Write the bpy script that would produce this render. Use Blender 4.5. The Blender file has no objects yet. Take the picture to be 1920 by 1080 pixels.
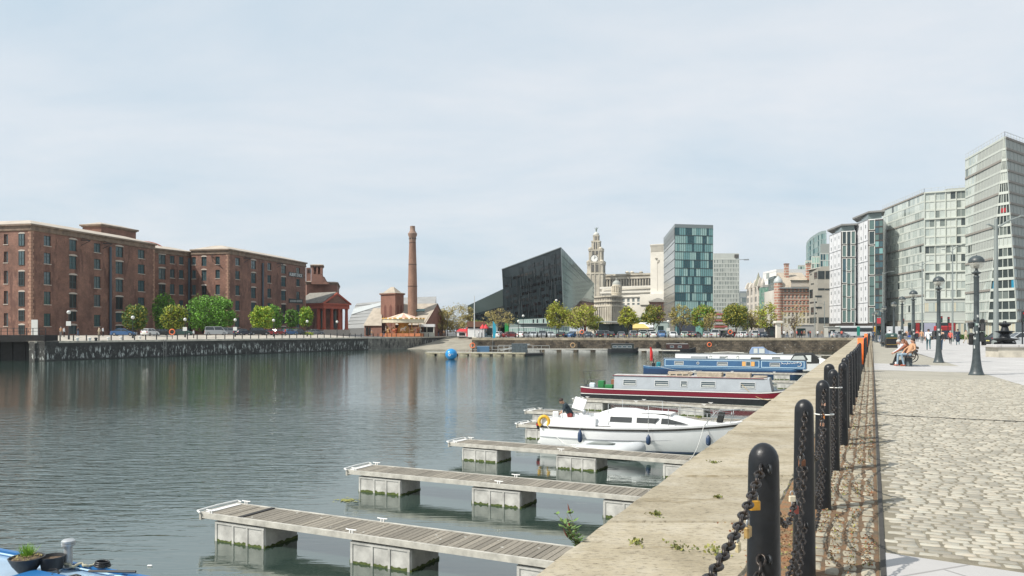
import bpy, math, random
from mathutils import Vector, Matrix, noise
R = random.Random(7)
S = bpy.context.scene; COL = S.collection
F = 1500.0; H = 1.65; HY = 620.0; WZ = -3.1
rad = math.radians
def P(px, D, z=0.0): return Vector(((px-960)/F*D, D, z))
def zat(py, D): return H-(py-HY)*D/F
def PZ(px, py, z): 
    D = (H-z)*F/(py-HY); return P(px, D, z)
# ---------------------------------------------------------------- materials
MC = {}
def mat(name, col, rough=0.7, metal=0.0, var=0.0, vs=3.0, bump=0.0, bs=20.0, spec=None, trans=0.0, emit=0, island=0.0, col2=None, stretch=None, alpha=1.0, coat=0.0):
    if name in MC: return MC[name]
    m = bpy.data.materials.new(name); m.use_nodes = True; MC[name] = m
    nt = m.node_tree; N = nt.nodes; L = nt.links; b = N['Principled BSDF']
    b.inputs['Base Color'].default_value = (*col, 1); b.inputs['Roughness'].default_value = rough
    b.inputs['Metallic'].default_value = metal
    if spec is not None: b.inputs['Specular IOR Level'].default_value = spec
    if trans: b.inputs['Transmission Weight'].default_value = trans
    if coat: b.inputs['Coat Weight'].default_value = coat
    if alpha < 1: b.inputs['Alpha'].default_value = alpha
    tc = N.new('ShaderNodeTexCoord'); out = tc.outputs['Object']
    if stretch:
        mp = N.new('ShaderNodeMapping'); mp.inputs['Scale'].default_value = stretch
        L.new(out, mp.inputs[0]); out = mp.outputs[0]
    if var or col2:
        nz = N.new('ShaderNodeTexNoise'); nz.inputs['Scale'].default_value = vs; nz.inputs['Detail'].default_value = 6; nz.inputs['Roughness'].default_value = 0.65
        L.new(out, nz.inputs['Vector'])
        mx = N.new('ShaderNodeMix'); mx.data_type = 'RGBA'
        c2 = col2 or tuple(c*(1-var) for c in col); c1 = col if col2 else tuple(min(1, c*(1+var)) for c in col)
        mx.inputs['A'].default_value = (*c1, 1); mx.inputs['B'].default_value = (*c2, 1)
        rp = N.new('ShaderNodeMapRange'); rp.inputs[1].default_value = .35; rp.inputs[2].default_value = .65
        L.new(nz.outputs['Fac'], rp.inputs[0]); L.new(rp.outputs[0], mx.inputs['Factor'])
        last = mx.outputs['Result']
        if island:
            g = N.new('ShaderNodeNewGeometry'); hs = N.new('ShaderNodeHueSaturation'); mr = N.new('ShaderNodeMapRange')
            mr.inputs[3].default_value = 1-island; mr.inputs[4].default_value = 1+island
            L.new(g.outputs['Random Per Island'], mr.inputs[0]); L.new(mr.outputs[0], hs.inputs['Value']); L.new(last, hs.inputs['Color'])
            last = hs.outputs[0]
        L.new(last, b.inputs['Base Color'])
    if bump:
        n2 = N.new('ShaderNodeTexNoise'); n2.inputs['Scale'].default_value = bs; n2.inputs['Detail'].default_value = 5
        L.new(out, n2.inputs['Vector'])
        bp = N.new('ShaderNodeBump'); bp.inputs['Strength'].default_value = 1; bp.inputs['Distance'].default_value = bump
        L.new(n2.outputs['Fac'], bp.inputs['Height']); L.new(bp.outputs[0], b.inputs['Normal'])
    return m
def bricky(name, c1, c2, mortar, scale=1.0, w=.5, h=.25, ms=.02, rough=.8, stain=None, stv=.5, bump=.01, dirz=None, vs=.6, wobble=0.0, plane='wall', rot=0, sts=None):
    """masonry: plane 'wall' maps u=(x+y combined), v=z; 'floor' maps x,y rotated by rot"""
    if name in MC: return MC[name]
    m = bpy.data.materials.new(name); m.use_nodes = True; MC[name] = m
    nt = m.node_tree; N = nt.nodes; L = nt.links; b = N['Principled BSDF']; b.inputs['Roughness'].default_value = rough
    tc = N.new('ShaderNodeTexCoord'); geo = N.new('ShaderNodeNewGeometry')
    if plane == 'wall':
        sx = N.new('ShaderNodeSeparateXYZ'); L.new(geo.outputs['Position'], sx.inputs[0])
        sn = N.new('ShaderNodeSeparateXYZ'); L.new(geo.outputs['True Normal'], sn.inputs[0])
        def M(op, a, bb=None):
            q = N.new('ShaderNodeMath'); q.operation = op
            for i, v in enumerate((a, bb)):
                if v is None: continue
                if isinstance(v, (int, float)): q.inputs[i].default_value = v
                else: L.new(v, q.inputs[i])
            return q.outputs[0]
        u = M('SUBTRACT', M('MULTIPLY', sx.outputs['X'], sn.outputs['Y']), M('MULTIPLY', sx.outputs['Y'], sn.outputs['X']))
        cb = N.new('ShaderNodeCombineXYZ'); L.new(u, cb.inputs[0]); L.new(sx.outputs['Z'], cb.inputs[1]); vec = cb.outputs[0]
    else:
        mp = N.new('ShaderNodeMapping'); mp.inputs['Rotation'].default_value = (0, 0, rot); L.new(geo.outputs['Position'], mp.inputs[0]); vec = mp.outputs[0]
    if wobble:
        nw = N.new('ShaderNodeTexNoise'); nw.inputs['Scale'].default_value = 3; L.new(vec, nw.inputs['Vector'])
        va = N.new('ShaderNodeMix'); va.data_type = 'RGBA'; va.blend_type = 'ADD'; va.inputs['Factor'].default_value = wobble
        L.new(vec, va.inputs['A']); L.new(nw.outputs['Color'], va.inputs['B']); vec = va.outputs['Result']
    br = N.new('ShaderNodeTexBrick'); br.inputs['Scale'].default_value = scale; br.inputs['Brick Width'].default_value = w; br.inputs['Row Height'].default_value = h
    br.inputs['Mortar Size'].default_value = ms; br.inputs['Mortar Smooth'].default_value = .3; br.inputs['Bias'].default_value = 0
    br.inputs['Color1'].default_value = (*c1, 1); br.inputs['Color2'].default_value = (*c2, 1); br.inputs['Mortar'].default_value = (*mortar, 1)
    L.new(vec, br.inputs['Vector']); last = br.outputs['Color']
    nz = N.new('ShaderNodeTexNoise'); nz.inputs['Scale'].default_value = vs; nz.inputs['Detail'].default_value = 8; nz.inputs['Roughness'].default_value = .7
    L.new(geo.outputs['Position'], nz.inputs['Vector'])
    mr = N.new('ShaderNodeMapRange'); mr.inputs[1].default_value = .3; mr.inputs[2].default_value = .7; mr.inputs[3].default_value = 1-stv; mr.inputs[4].default_value = 1+stv*.6
    L.new(nz.outputs['Fac'], mr.inputs[0])
    hs = N.new('ShaderNodeHueSaturation'); L.new(mr.outputs[0], hs.inputs['Value']); L.new(last, hs.inputs['Color']); last = hs.outputs[0]
    if stain:   # (colour, z_low, z_high, scale_u, scale_v, threshold)
        sc, z0, z1, su, sv, th = stain
        mp2 = N.new('ShaderNodeMapping'); mp2.inputs['Scale'].default_value = (su, sv, 1); L.new(vec, mp2.inputs[0])
        n3 = N.new('ShaderNodeTexNoise'); n3.inputs['Scale'].default_value = 1; n3.inputs['Detail'].default_value = 7; n3.inputs['Roughness'].default_value = .75; L.new(mp2.outputs[0], n3.inputs['Vector'])
        r3 = N.new('ShaderNodeMapRange'); r3.inputs[1].default_value = th; r3.inputs[2].default_value = th+.06; L.new(n3.outputs['Fac'], r3.inputs[0])
        sz = N.new('ShaderNodeSeparateXYZ'); L.new(geo.outputs['Position'], sz.inputs[0])
        ra = N.new('ShaderNodeMapRange'); ra.inputs[1].default_value = z0; ra.inputs[2].default_value = z0+.3; L.new(sz.outputs['Z'], ra.inputs[0])
        rb = N.new('ShaderNodeMapRange'); rb.inputs[1].default_value = z1-.8; rb.inputs[2].default_value = z1; rb.inputs[3].default_value = 1; rb.inputs[4].default_value = 0; L.new(sz.outputs['Z'], rb.inputs[0])
        m1 = N.new('ShaderNodeMath'); m1.operation = 'MULTIPLY'; L.new(ra.outputs[0], m1.inputs[0]); L.new(rb.outputs[0], m1.inputs[1])
        m2 = N.new('ShaderNodeMath'); m2.operation = 'MULTIPLY'; L.new(m1.outputs[0], m2.inputs[0]); L.new(r3.outputs[0], m2.inputs[1])
        mx = N.new('ShaderNodeMix'); mx.data_type = 'RGBA'; mx.inputs['B'].default_value = (*sc, 1); L.new(last, mx.inputs['A']); L.new(m2.outputs[0], mx.inputs['Factor']); last = mx.outputs['Result']
    L.new(last, b.inputs['Base Color'])
    bp = N.new('ShaderNodeBump'); bp.inputs['Distance'].default_value = bump; bp.inputs['Strength'].default_value = 1; bp.invert = True
    ad = N.new('ShaderNodeMath'); ad.operation = 'MULTIPLY_ADD'; ad.inputs[1].default_value = -.5
    L.new(nz.outputs['Fac'], ad.inputs[0]); L.new(br.outputs['Fac'], ad.inputs[2]); L.new(ad.outputs[0], bp.inputs['Height']); L.new(bp.outputs[0], b.inputs['Normal'])
    return m
# ---------------------------------------------------------------- mesh builder
TM = {}
class MB:
    def __init__(s): s.v = []; s.f = []; s.m = []; s.T = None
    def add(s, vs, fs, m=0):
        o = len(s.v)
        s.v += [Vector(p) for p in vs] if s.T is None else [s.T @ Vector(p) for p in vs]
        for f in fs: s.f.append(tuple(i+o for i in f)); s.m.append(m)
        return s
    def quad(s, a, b, c, d, m=0): return s.add([a, b, c, d], [(0, 1, 2, 3)], m)
    def bx(s, x0, x1, y0, y1, z0, z1, m=0):
        return s.add([(x0, y0, z0), (x1, y0, z0), (x1, y1, z0), (x0, y1, z0), (x0, y0, z1), (x1, y0, z1), (x1, y1, z1), (x0, y1, z1)],
            [(0, 3, 2, 1), (4, 5, 6, 7), (0, 1, 5, 4), (1, 2, 6, 5), (2, 3, 7, 6), (3, 0, 4, 7)], m)
    def rbx(s, c, sz, m=0, rot=None):
        M = Matrix.Translation(c) @ (rot.to_matrix().to_4x4() if rot is not None and hasattr(rot, 'to_matrix') else (rot or Matrix()))
        o = s.T; s.T = M if o is None else o @ M
        a, b, c2 = (q/2 for q in sz); s.bx(-a, a, -b, b, -c2, c2, m); s.T = o; return s
    def bbx(s, x0, x1, y0, y1, z0, z1, b=.02, m=0):   # box with chamfered top and vertical edges
        def ring(x0, x1, y0, y1, z, c): return [(x0+c, y0, z), (x1-c, y0, z), (x1, y0+c, z), (x1, y1-c, z), (x1-c, y1, z), (x0+c, y1, z), (x0, y1-c, z), (x0, y0+c, z)]
        return s.loft([ring(x0, x1, y0, y1, z0, b), ring(x0, x1, y0, y1, z1-b, b), ring(x0+b, x1-b, y0+b, y1-b, z1, b*.5)], m)
    def loft(s, rings, m=0, cap=True, closed=True):
        n = len(rings[0]); vs = [p for r in rings for p in r]; fs = []
        for k in range(len(rings)-1):
            for i in range(n if closed else n-1):
                j = (i+1) % n; fs.append((k*n+i, k*n+j, (k+1)*n+j, (k+1)*n+i))
        if cap: fs.append(tuple(range(n))[::-1]); fs.append(tuple((len(rings)-1)*n+i for i in range(n)))
        return s.add(vs, fs, m)
    def frame(s, d):
        d = Vector(d).normalized(); a = Vector((0, 0, 1)) if abs(d.z) < .95 else Vector((1, 0, 0))
        u = a.cross(d).normalized(); return u, d.cross(u)
    def cyl(s, p0, p1, r0, r1=None, n=10, m=0, cap=True):
        p0 = Vector(p0); p1 = Vector(p1); r1 = r0 if r1 is None else r1; u, w = s.frame(p1-p0)
        rg = [[p+(u*math.cos(a)+w*math.sin(a))*r for a in [2*math.pi*i/n for i in range(n)]] for p, r in ((p0, r0), (p1, r1))]
        return s.loft(rg, m, cap)
    def bar(s, p0, p1, w, h, m=0):
        p0 = Vector(p0); p1 = Vector(p1); u, q = s.frame(p1-p0)
        rg = [[p+u*a*w/2+q*b*h/2 for a, b in ((-1, -1), (1, -1), (1, 1), (-1, 1))] for p in (p0, p1)]
        return s.loft(rg, m)
    def tube(s, pts, r, n=6, m=0, cap=True):
        pts = [Vector(p) for p in pts]; rg = []; rr = r if isinstance(r, (list, tuple)) else [r]*len(pts)
        u = None
        for i, p in enumerate(pts):
            d = (pts[min(i+1, len(pts)-1)]-pts[max(i-1, 0)]).normalized()
            if u is None: u, w = s.frame(d)
            else: u = (u-d*u.dot(d)).normalized(); w = d.cross(u)
            rg.append([p+(u*math.cos(a)+w*math.sin(a))*rr[i] for a in [2*math.pi*k/n for k in range(n)]])
        return s.loft(rg, m, cap)
    def ring(s, c, Rr, r, axis=(0, 0, 1), n=16, k=6, m=0, a0=0, a1=2*math.pi, sy=1.0):
        u, w = s.frame(axis); c = Vector(c); ax = Vector(axis).normalized()
        full = abs(a1-a0-2*math.pi) < 1e-3; cnt = n if full else n+1; rg = []
        for i in range(cnt):
            a = a0+(a1-a0)*i/n; d = u*math.cos(a)+w*math.sin(a)*sy; dd = u*math.cos(a)+w*math.sin(a)
            rg.append([c+d*Rr+(dd*math.cos(b)+ax*math.sin(b))*r for b in [2*math.pi*j/k for j in range(k)]])
        if full: rg.append(rg[0])
        return s.loft(rg, m, not full)
    def lathe(s, prof, n=16, m=0, c=(0, 0, 0)):
        c = Vector(c); rg = [[c+Vector((r*math.cos(2*math.pi*i/n), r*math.sin(2*math.pi*i/n), z)) for i in range(n)] for r, z in prof]
        return s.loft(rg, m)
    def sph(s, c, r, nu=12, nv=8, m=0):
        r = (r, r, r) if isinstance(r, (int, float)) else r; c = Vector(c); rg = []
        for j in range(nv+1):
            t = math.pi*j/nv; t = min(max(t, .02), math.pi-.02)
            rg.append([c+Vector((r[0]*math.sin(t)*math.cos(2*math.pi*i/nu), r[1]*math.sin(t)*math.sin(2*math.pi*i/nu), -r[2]*math.cos(t))) for i in range(nu)])
        return s.loft(rg, m)
    def prism(s, poly, z0, z1, m=0, mt=None):
        n = len(poly); vs = [(x, y, z0) for x, y in poly]+[(x, y, z1) for x, y in poly]
        s.add(vs, [(i, (i+1) % n, n+(i+1) % n, n+i) for i in range(n)], m)
        return s.add(vs, [tuple(range(n))[::-1], tuple(range(n, 2*n))], m if mt is None else mt)
    def extr(s, poly, vec, m=0):
        vec = Vector(vec); a = [Vector(p) for p in poly]; return s.loft([a, [p+vec for p in a]], m)
    def obj(s, name, mats, parent=None, loc=(0, 0, 0), rz=0, smooth=None, world=False):
        mats = mats if isinstance(mats, (list, tuple)) else [mats]
        me = bpy.data.meshes.new(name); vs = s.v
        if world and parent is not None:
            Mi = TM[parent.name].inverted(); vs = [Mi @ p for p in vs]
        elif world:
            loc = Vector(loc); vs = [p-loc for p in vs]
        me.from_pydata([tuple(p) for p in vs], [], s.f)
        for q in mats: me.materials.append(q)
        me.polygons.foreach_set('material_index', s.m)
        if smooth is not None:
            me.polygons.foreach_set('use_smooth', [True]*len(me.polygons))
            if smooth < 180: me.set_sharp_from_angle(angle=rad(smooth))
        me.update()
        return link(name, me, parent, (0, 0, 0) if (world and parent is not None) else loc, rz)
def link(name, me, parent=None, loc=(0, 0, 0), rz=0):
    o = bpy.data.objects.new(name, me); COL.objects.link(o); o.location = loc; o.rotation_euler = (0, 0, rz)
    if parent is not None: o.parent = parent
    TM[o.name] = (TM[parent.name] if parent is not None and parent.name in TM else Matrix()) @ Matrix.Translation(loc) @ Matrix.Rotation(rz, 4, 'Z')
    return o
def tag(o, label=None, cat=None, group=None, kind=None):
    if label: o['label'] = label
    if cat: o['category'] = cat
    if group: o['group'] = group
    if kind: o['kind'] = kind
    return o
def thing(name, label, cat, loc=(0, 0, 0), rz=0, group=None):
    return tag(link(name, None, None, loc, rz), label, cat, group)
def struct(o, label=None): return tag(o, label, None, None, 'structure')
KIDS = {}
def dup(src, loc, rz=0, label=None, group=None, scale=None, sub=None):
    r = src.copy(); COL.objects.link(r); r.location = loc; r.rotation_euler = (0, 0, rz)
    if scale: r.scale = scale
    TM[r.name] = Matrix.Translation(loc) @ Matrix.Rotation(rz, 4, 'Z')
    if label: r['label'] = label
    if group: r['group'] = group
    def kids(o, p):
        for ch in [c for c in KIDLIST if c.parent == o]:
            c = ch.copy(); COL.objects.link(c); c.parent = p; 
            if sub: sub(c)
            kids(ch, c)
    global KIDLIST
    KIDLIST = list(src.children_recursive)
    kids(src, r); 
    return r
def recolor(o, idx, m):
    if o.type == 'MESH' and len(o.material_slots) > idx:
        o.material_slots[idx].link = 'OBJECT'; o.material_slots[idx].material = m
def text_mb(txt, size, depth=.01):
    cu = bpy.data.curves.new('t', 'FONT'); cu.body = txt; cu.size = size; cu.extrude = depth; cu.align_x = 'CENTER'; cu.align_y = 'CENTER'; cu.resolution_u = 2
    o = bpy.data.objects.new('t', cu); COL.objects.link(o); bpy.context.view_layer.update()
    me = bpy.data.meshes.new_from_object(o); b = MB(); b.v = [v.co.copy() for v in me.vertices]; b.f = [tuple(p.vertices) for p in me.polygons]; b.m = [0]*len(b.f)
    bpy.data.objects.remove(o); bpy.data.curves.remove(cu); bpy.data.meshes.remove(me); return b
# ---------------------------------------------------------------- camera, sun, sky
cd = bpy.data.cameras.new('camera'); cam = bpy.data.objects.new('camera', cd); COL.objects.link(cam); S.camera = cam
cam.location = (0, 0, H); cam.rotation_euler = (rad(90), 0, 0); cd.lens = 36*F/1920; cd.sensor_width = 36; cd.shift_y = (HY-540)/1920; cd.clip_end = 6000; cd.clip_start = .05
S.view_settings.view_transform = 'Standard'; S.view_settings.look = 'None'; S.view_settings.gamma = 1; S.view_settings.exposure = .32
SUN = Vector((-.90, -.43, 0)).normalized()*math.cos(rad(48))+Vector((0, 0, math.sin(rad(48))))
sl = bpy.data.lights.new('sun', 'SUN'); sl.energy = 4.3; sl.angle = rad(.6); sl.color = (1, .95, .87); so = bpy.data.objects.new('sun', sl); COL.objects.link(so)
so.rotation_euler = SUN.to_track_quat('Z', 'Y').to_euler(); so.location = SUN*50
W = bpy.data.worlds.new('World'); S.world = W; W.use_nodes = True; N = W.node_tree.nodes; L = W.node_tree.links; N.clear()
sky = N.new('ShaderNodeTexSky'); sky.sky_type = 'NISHITA'; sky.sun_disc = False; sky.sun_elevation = rad(48); sky.sun_rotation = math.atan2(SUN.x, SUN.y); sky.air_density = 1; sky.dust_density = 2.5; sky.ozone_density = 1.5
tc = N.new('ShaderNodeTexCoord'); sp = N.new('ShaderNodeSeparateXYZ'); L.new(tc.outputs['Generated'], sp.inputs[0])
def WM(op, a, b=None, cl=False):
    q = N.new('ShaderNodeMath'); q.operation = op; q.use_clamp = cl
    for i, v in enumerate((a, b)):
        if v is None: continue
        if isinstance(v, (int, float)): q.inputs[i].default_value = v
        else: L.new(v, q.inputs[i])
    return q.outputs[0]
den = WM('ADD', WM('MAXIMUM', sp.outputs['Z'], 0), .22)
cbn = N.new('ShaderNodeCombineXYZ'); L.new(WM('DIVIDE', sp.outputs['X'], den), cbn.inputs[0]); L.new(WM('DIVIDE', sp.outputs['Y'], den), cbn.inputs[1])
mp = N.new('ShaderNodeMapping'); mp.inputs['Scale'].default_value = (.8, 1.25, 1); mp.inputs['Rotation'].default_value = (0, 0, .35); mp.inputs['Location'].default_value = (3.1, 1.7, 0); L.new(cbn.outputs[0], mp.inputs[0])
nz = N.new('ShaderNodeTexNoise'); nz.inputs['Scale'].default_value = 1.15; nz.inputs['Detail'].default_value = 10; nz.inputs['Roughness'].default_value = .6; nz.inputs['Distortion'].default_value = .35; L.new(mp.outputs[0], nz.inputs['Vector'])
mr = N.new('ShaderNodeMapRange'); mr.inputs[1].default_value = .30; mr.inputs[2].default_value = .66; mr.inputs[3].default_value = 0; mr.inputs[4].default_value = 1; L.new(nz.outputs['Fac'], mr.inputs[0])
# thin cloud veil over the whole sky, thicker in the streaks
veil = N.new('ShaderNodeMix'); veil.data_type = 'RGBA'; veil.inputs['A'].default_value = (5.5, 6.6, 7.45, 1); veil.inputs['B'].default_value = (7.4, 7.75, 8.1, 1); L.new(mr.outputs[0], veil.inputs['Factor'])
mx = N.new('ShaderNodeMix'); mx.data_type = 'RGBA'; mx.inputs['Factor'].default_value = .86; L.new(sky.outputs[0], mx.inputs['A']); L.new(veil.outputs['Result'], mx.inputs['B'])
bg = N.new('ShaderNodeBackground'); bg.inputs['Strength'].default_value = .094; wo = N.new('ShaderNodeOutputWorld')
L.new(mx.outputs['Result'], bg.inputs['Color']); L.new(bg.outputs[0], wo.inputs['Surface'])
# ---------------------------------------------------------------- materials used widely
BLACKP = mat('black_paint', (.008, .010, .013), .36, bump=.0035, bs=22, vs=5, col2=(.017, .018, .02), spec=.35)
IRON = mat('dark_iron', (.02, .023, .026), .5, .2, var=.4, vs=15)
STEEL = mat('grey_steel', (.35, .37, .38), .45, .5)
WHITE = mat('white_gelcoat', (.78, .79, .79), .22, var=.03, vs=2)
GLASSD = mat('dark_window_glass', (.018, .026, .03), .04, spec=.9)
RUST = mat('rusty_steel', (.16, .07, .035), .8, .2, var=.5, vs=14)
# ================================================================ ground, water, quay walls
def eX(Y): return -2.19+.441*Y
def cX(Y): return -.84+.4465*Y
def bX(Y): return -.44+.45*Y
def dX(Y): return .07+.45*Y
def pX(Y): return 5.54+.41*Y
basin = [(eX(-60), -60), (eX(180), 180), (-9.15, 183), (-12, 240), (-18.4, 240), (-24.4, 216), (-28, 209), (-35.6, 198), (-74, 124), (-71, 152), (-92, 158), (-96, 124), (-260, 118), (-260, -60)]
# ---- open ground to the horizon, one sheet with the basin left out
asph = mat('asphalt', (.11, .11, .108), .9, var=.25, vs=.3, bump=.004, bs=60)
big = MB(); Bz = -.012
# ring: connect basin polygon to outer square by strips
outer = [(3500, -60), (3500, 180), (3500, 4500), (-12, 4500), (-18.4, 4500), (-24.4, 4500), (-28, 4500), (-35.6, 4500), (-3500, 4500), (-3500, 3000), (-3500, 1500), (-3500, 124), (-3500, 118), (-3500, -60)]
vs = [(x, y, Bz) for x, y in basin]+[(x, y, Bz) for x, y in outer]; n = len(basin)
outer_i = {0: n+0, 1: n+1, 2: n+3}
def tri(a): big.add([vs[i] for i in a], [tuple(range(len(a)))])
tri((0, n+0, n+1, 1)); tri((1, n+1, n+2, n+3, 3, 2)); tri((3, n+3, n+4, 4)); tri((4, n+4, n+5, 5)); tri((5, n+5, n+6, 6)); tri((6, n+6, n+7, 7)); tri((7, n+7, n+8, 10, 9, 8))
tri((10, n+8, n+11, 11)); tri((11, n+11, n+12, 12)); tri((12, n+12, n+13, 13))
big.add([(-3500, -60, Bz), (3500, -60, Bz), (3500, -3000, Bz), (-3500, -3000, Bz)], [(3, 2, 1, 0)])
struct(big.obj('ground', asph))
# ---- water
wm = bpy.data.materials.new('dock_water'); wm.use_nodes = True; nt = wm.node_tree; N = nt.nodes; L = nt.links; b = N['Principled BSDF']
b.inputs['Base Color'].default_value = (.030, .050, .042, 1); b.inputs['Specular Tint'].default_value = (.97, 1, .96, 1); b.inputs['Roughness'].default_value = .04; b.inputs['IOR'].default_value = 3.7
geo = N.new('ShaderNodeNewGeometry')
def wnode(rot, scl, det, dist, rough=.5):
    mp = N.new('ShaderNodeMapping'); mp.inputs['Rotation'].default_value = (0, 0, rot); mp.inputs['Scale'].default_value = scl; L.new(geo.outputs['Position'], mp.inputs[0])
    q = N.new('ShaderNodeTexNoise'); q.inputs['Scale'].default_value = 1; q.inputs['Detail'].default_value = det; q.inputs['Roughness'].default_value = rough; q.inputs['Distortion'].default_value = dist; L.new(mp.outputs[0], q.inputs['Vector']); return q.outputs['Fac']
def wm_(op, a, b_=None, c_=None):
    q = N.new('ShaderNodeMath'); q.operation = op
    for i, v in enumerate((a, b_, c_)):
        if v is None: continue
        if isinstance(v, (int, float)): q.inputs[i].default_value = v
        else: L.new(v, q.inputs[i])
    return q.outputs[0]
rip = wnode(rad(22), (1.0, 4.2, 1), 3, .6)      # short crested ripples
rip2 = wnode(rad(-14), (.55, 2.0, 1), 3, .4)
swl = wnode(rad(10), (.25, .6, 1), 2, .2)
# wind patch: rough over the open dock on the left, calm between the piers
sx = N.new('ShaderNodeSeparateXYZ'); L.new(geo.outputs['Position'], sx.inputs[0])
off = wm_('SUBTRACT', wm_('MULTIPLY_ADD', sx.outputs['Y'], .441, -2.19), sx.outputs['X'])      # metres of water left of the east quay
cl = N.new('ShaderNodeMapRange'); cl.inputs[1].default_value = 8; cl.inputs[2].default_value = 21; cl.inputs[3].default_value = .05; cl.inputs[4].default_value = 1; cl.interpolation_type = 'SMOOTHSTEP'
pw = wnode(0, (.06, .03, 1), 3, .5)
L.new(wm_('ADD', off, wm_('MULTIPLY', wm_('SUBTRACT', pw, .5), 26)), cl.inputs[0])
amp = cl.outputs[0]
h1 = wm_('MULTIPLY', rip, .62); h2 = wm_('MULTIPLY', rip2, .55); h = wm_('MULTIPLY', wm_('ADD', h1, h2), amp); nr = N.new('ShaderNodeMapRange'); nr.inputs[1].default_value = 20; nr.inputs[2].default_value = 52; nr.inputs[3].default_value = 1.7; nr.inputs[4].default_value = .27; L.new(sx.outputs['Y'], nr.inputs[0]); h = wm_('ADD', wm_('MULTIPLY', h, nr.outputs[0]), wm_('MULTIPLY', swl, .07))
bp = N.new('ShaderNodeBump'); bp.inputs['Strength'].default_value = 1; bp.inputs['Distance'].default_value = .085; L.new(h, bp.inputs['Height']); L.new(bp.outputs[0], b.inputs['Normal'])
w = MB(); w.quad((-600, -200, WZ), (110, -200, WZ), (110, 260, WZ), (-600, 260, WZ)); struct(w.obj('water', wm))
# ---- dock walls: real retaining walls round the basin, each with a stone face
stoneW = bricky('dark_granite_wall', (.04, .041, .038), (.055, .054, .05), (.028, .028, .027), 1, 1.3, .45, .012, .85, stain=((.50, .53, .50), WZ+.1, -.7, 1.9, .5, .53), stv=.6, bump=.03, vs=.9, wobble=.1)
stoneN = bricky('brown_rubble_wall', (.17, .135, .095), (.10, .082, .062), (.05, .045, .038), 1, .8, .38, .03, .9, stain=((.42, .41, .36), WZ+.3, -.9, 1.6, 1.3, .60), stv=.85, bump=.05, vs=.55, wobble=.35)
stoneS = bricky('pale_granite_wall', (.24, .23, .20), (.17, .165, .145), (.07, .07, .06), 1, 1.1, .45, .015, .85, stain=((.05, .05, .045), WZ+.1, .1, 1.1, .35, .5), stv=.6, bump=.03, vs=.5, wobble=.1)
def wallseg(name, pts, m, z1=0.0, th=1.4, z0=-5):
    mb = MB()
    for i in range(len(pts)-1):
        a = Vector((*pts[i], 0)); c = Vector((*pts[i+1], 0)); d = (c-a).normalized(); nrm = Vector((-d.y, d.x, 0))  # land side = left of travel
        q = [a, c, c+nrm*th, a+nrm*th]
        mb.prism([(p.x, p.y) for p in q], z0, z1-.02)
    return mb
def seg_wall(name, label, pts, m, z1=0.0):
    t = thing(name, label, 'dock wall', (pts[0][0], pts[0][1], 0)); wallseg(name, pts, m, z1).obj('wall_face', m, t, world=True); return t
cop_light = mat('pale_coping', (.46, .43, .36), .85, var=.25, vs=1.2, bump=.006, bs=12)
def coping(t, pts, w=1.3, z=.02, m=None, hgt=.32, over=.06, L_=1.8):
    mb = MB()
    for i in range(len(pts)-1):
        a = Vector((*pts[i], 0)); c = Vector((*pts[i+1], 0)); d = (c-a).normalized(); nrm = Vector((-d.y, d.x, 0)); tot = (c-a).length; k = max(1, int(tot/L_))
        for j in range(k):
            p = a+d*(tot*j/k+.012); q = a+d*(tot*(j+1)/k-.012); zz = z+R.uniform(-.012, .012)
            mb.prism([((p-nrm*over).x, (p-nrm*over).y), ((q-nrm*over).x, (q-nrm*over).y), ((q+nrm*w).x, (q+nrm*w).y), ((p+nrm*w).x, (p+nrm*w).y)], z-hgt, zz)
    return mb.obj('coping', m or cop_light, t, world=True)
# travel with land on the left: basin interior on the right
t = seg_wall('dock_wall', 'dark stained stone wall of the long west quay under the brick warehouses', [(-74, 124), (-35.6, 198)], stoneW); coping(t, [(-74, 124), (-35.6, 198)], 1.5)
lad = MB()
for k in (27.5, 29):
    pass
t = seg_wall('dock_wall', 'pale blotchy curved stone wall below the carousel', [(-35.6, 198), (-28, 209), (-24.4, 216)], stoneS); coping(t, [(-35.6, 198), (-28, 209), (-24.4, 216)], 1.2)
t = seg_wall('dock_wall', 'short dark wall falling along the left side of the slipway', [(-24.4, 216.3), (-18.4, 240)], stoneW); coping(t, [(-24.4, 216.3), (-18.4, 240)], 1)
t = seg_wall('dock_wall', 'brown rubble stone wall of the far north quay below parked cars', [(-9.15, 183), (eX(180), 180)], stoneN, -.28); coping(t, [(-9.15, 183), (eX(180), 180)], 1.4, hgt=.55, m=mat('tan_coping', (.34, .29, .21), .85, var=.3, vs=.8))
fen = MB()
for px in (925, 1085, 1175, 1232, 1270, 1366, 1500):
    X = (px-960)/F*182; fen.bx(X-.3, X+.3, 181.2, 181.9, WZ-1, -.9)
fen.obj('timber_fender', mat('wet_timber', (.02, .018, .015), .8), t, world=True)
t = seg_wall('dock_wall', 'stone side wall at the right of the slipway', [(-12, 240), (-9.15, 184.5)], stoneS); coping(t, [(-12, 240), (-9.15, 184.5)], 1)
t = seg_wall('dock_wall', 'stone wall face of the near east quay under its broad coping', [(eX(180), 180), (eX(-12), -12)], stoneS, -.3)
t = seg_wall('dock_wall', 'dark entrance wall left of the long quay under the footbridge', [(-71, 152), (-73.9, 124.3)], stoneW)
t = seg_wall('dock_wall', 'shadowed stone wall at the back of the dock entrance', [(-260, 118), (-96, 124), (-92, 158), (-71, 152)], stoneW)
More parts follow.
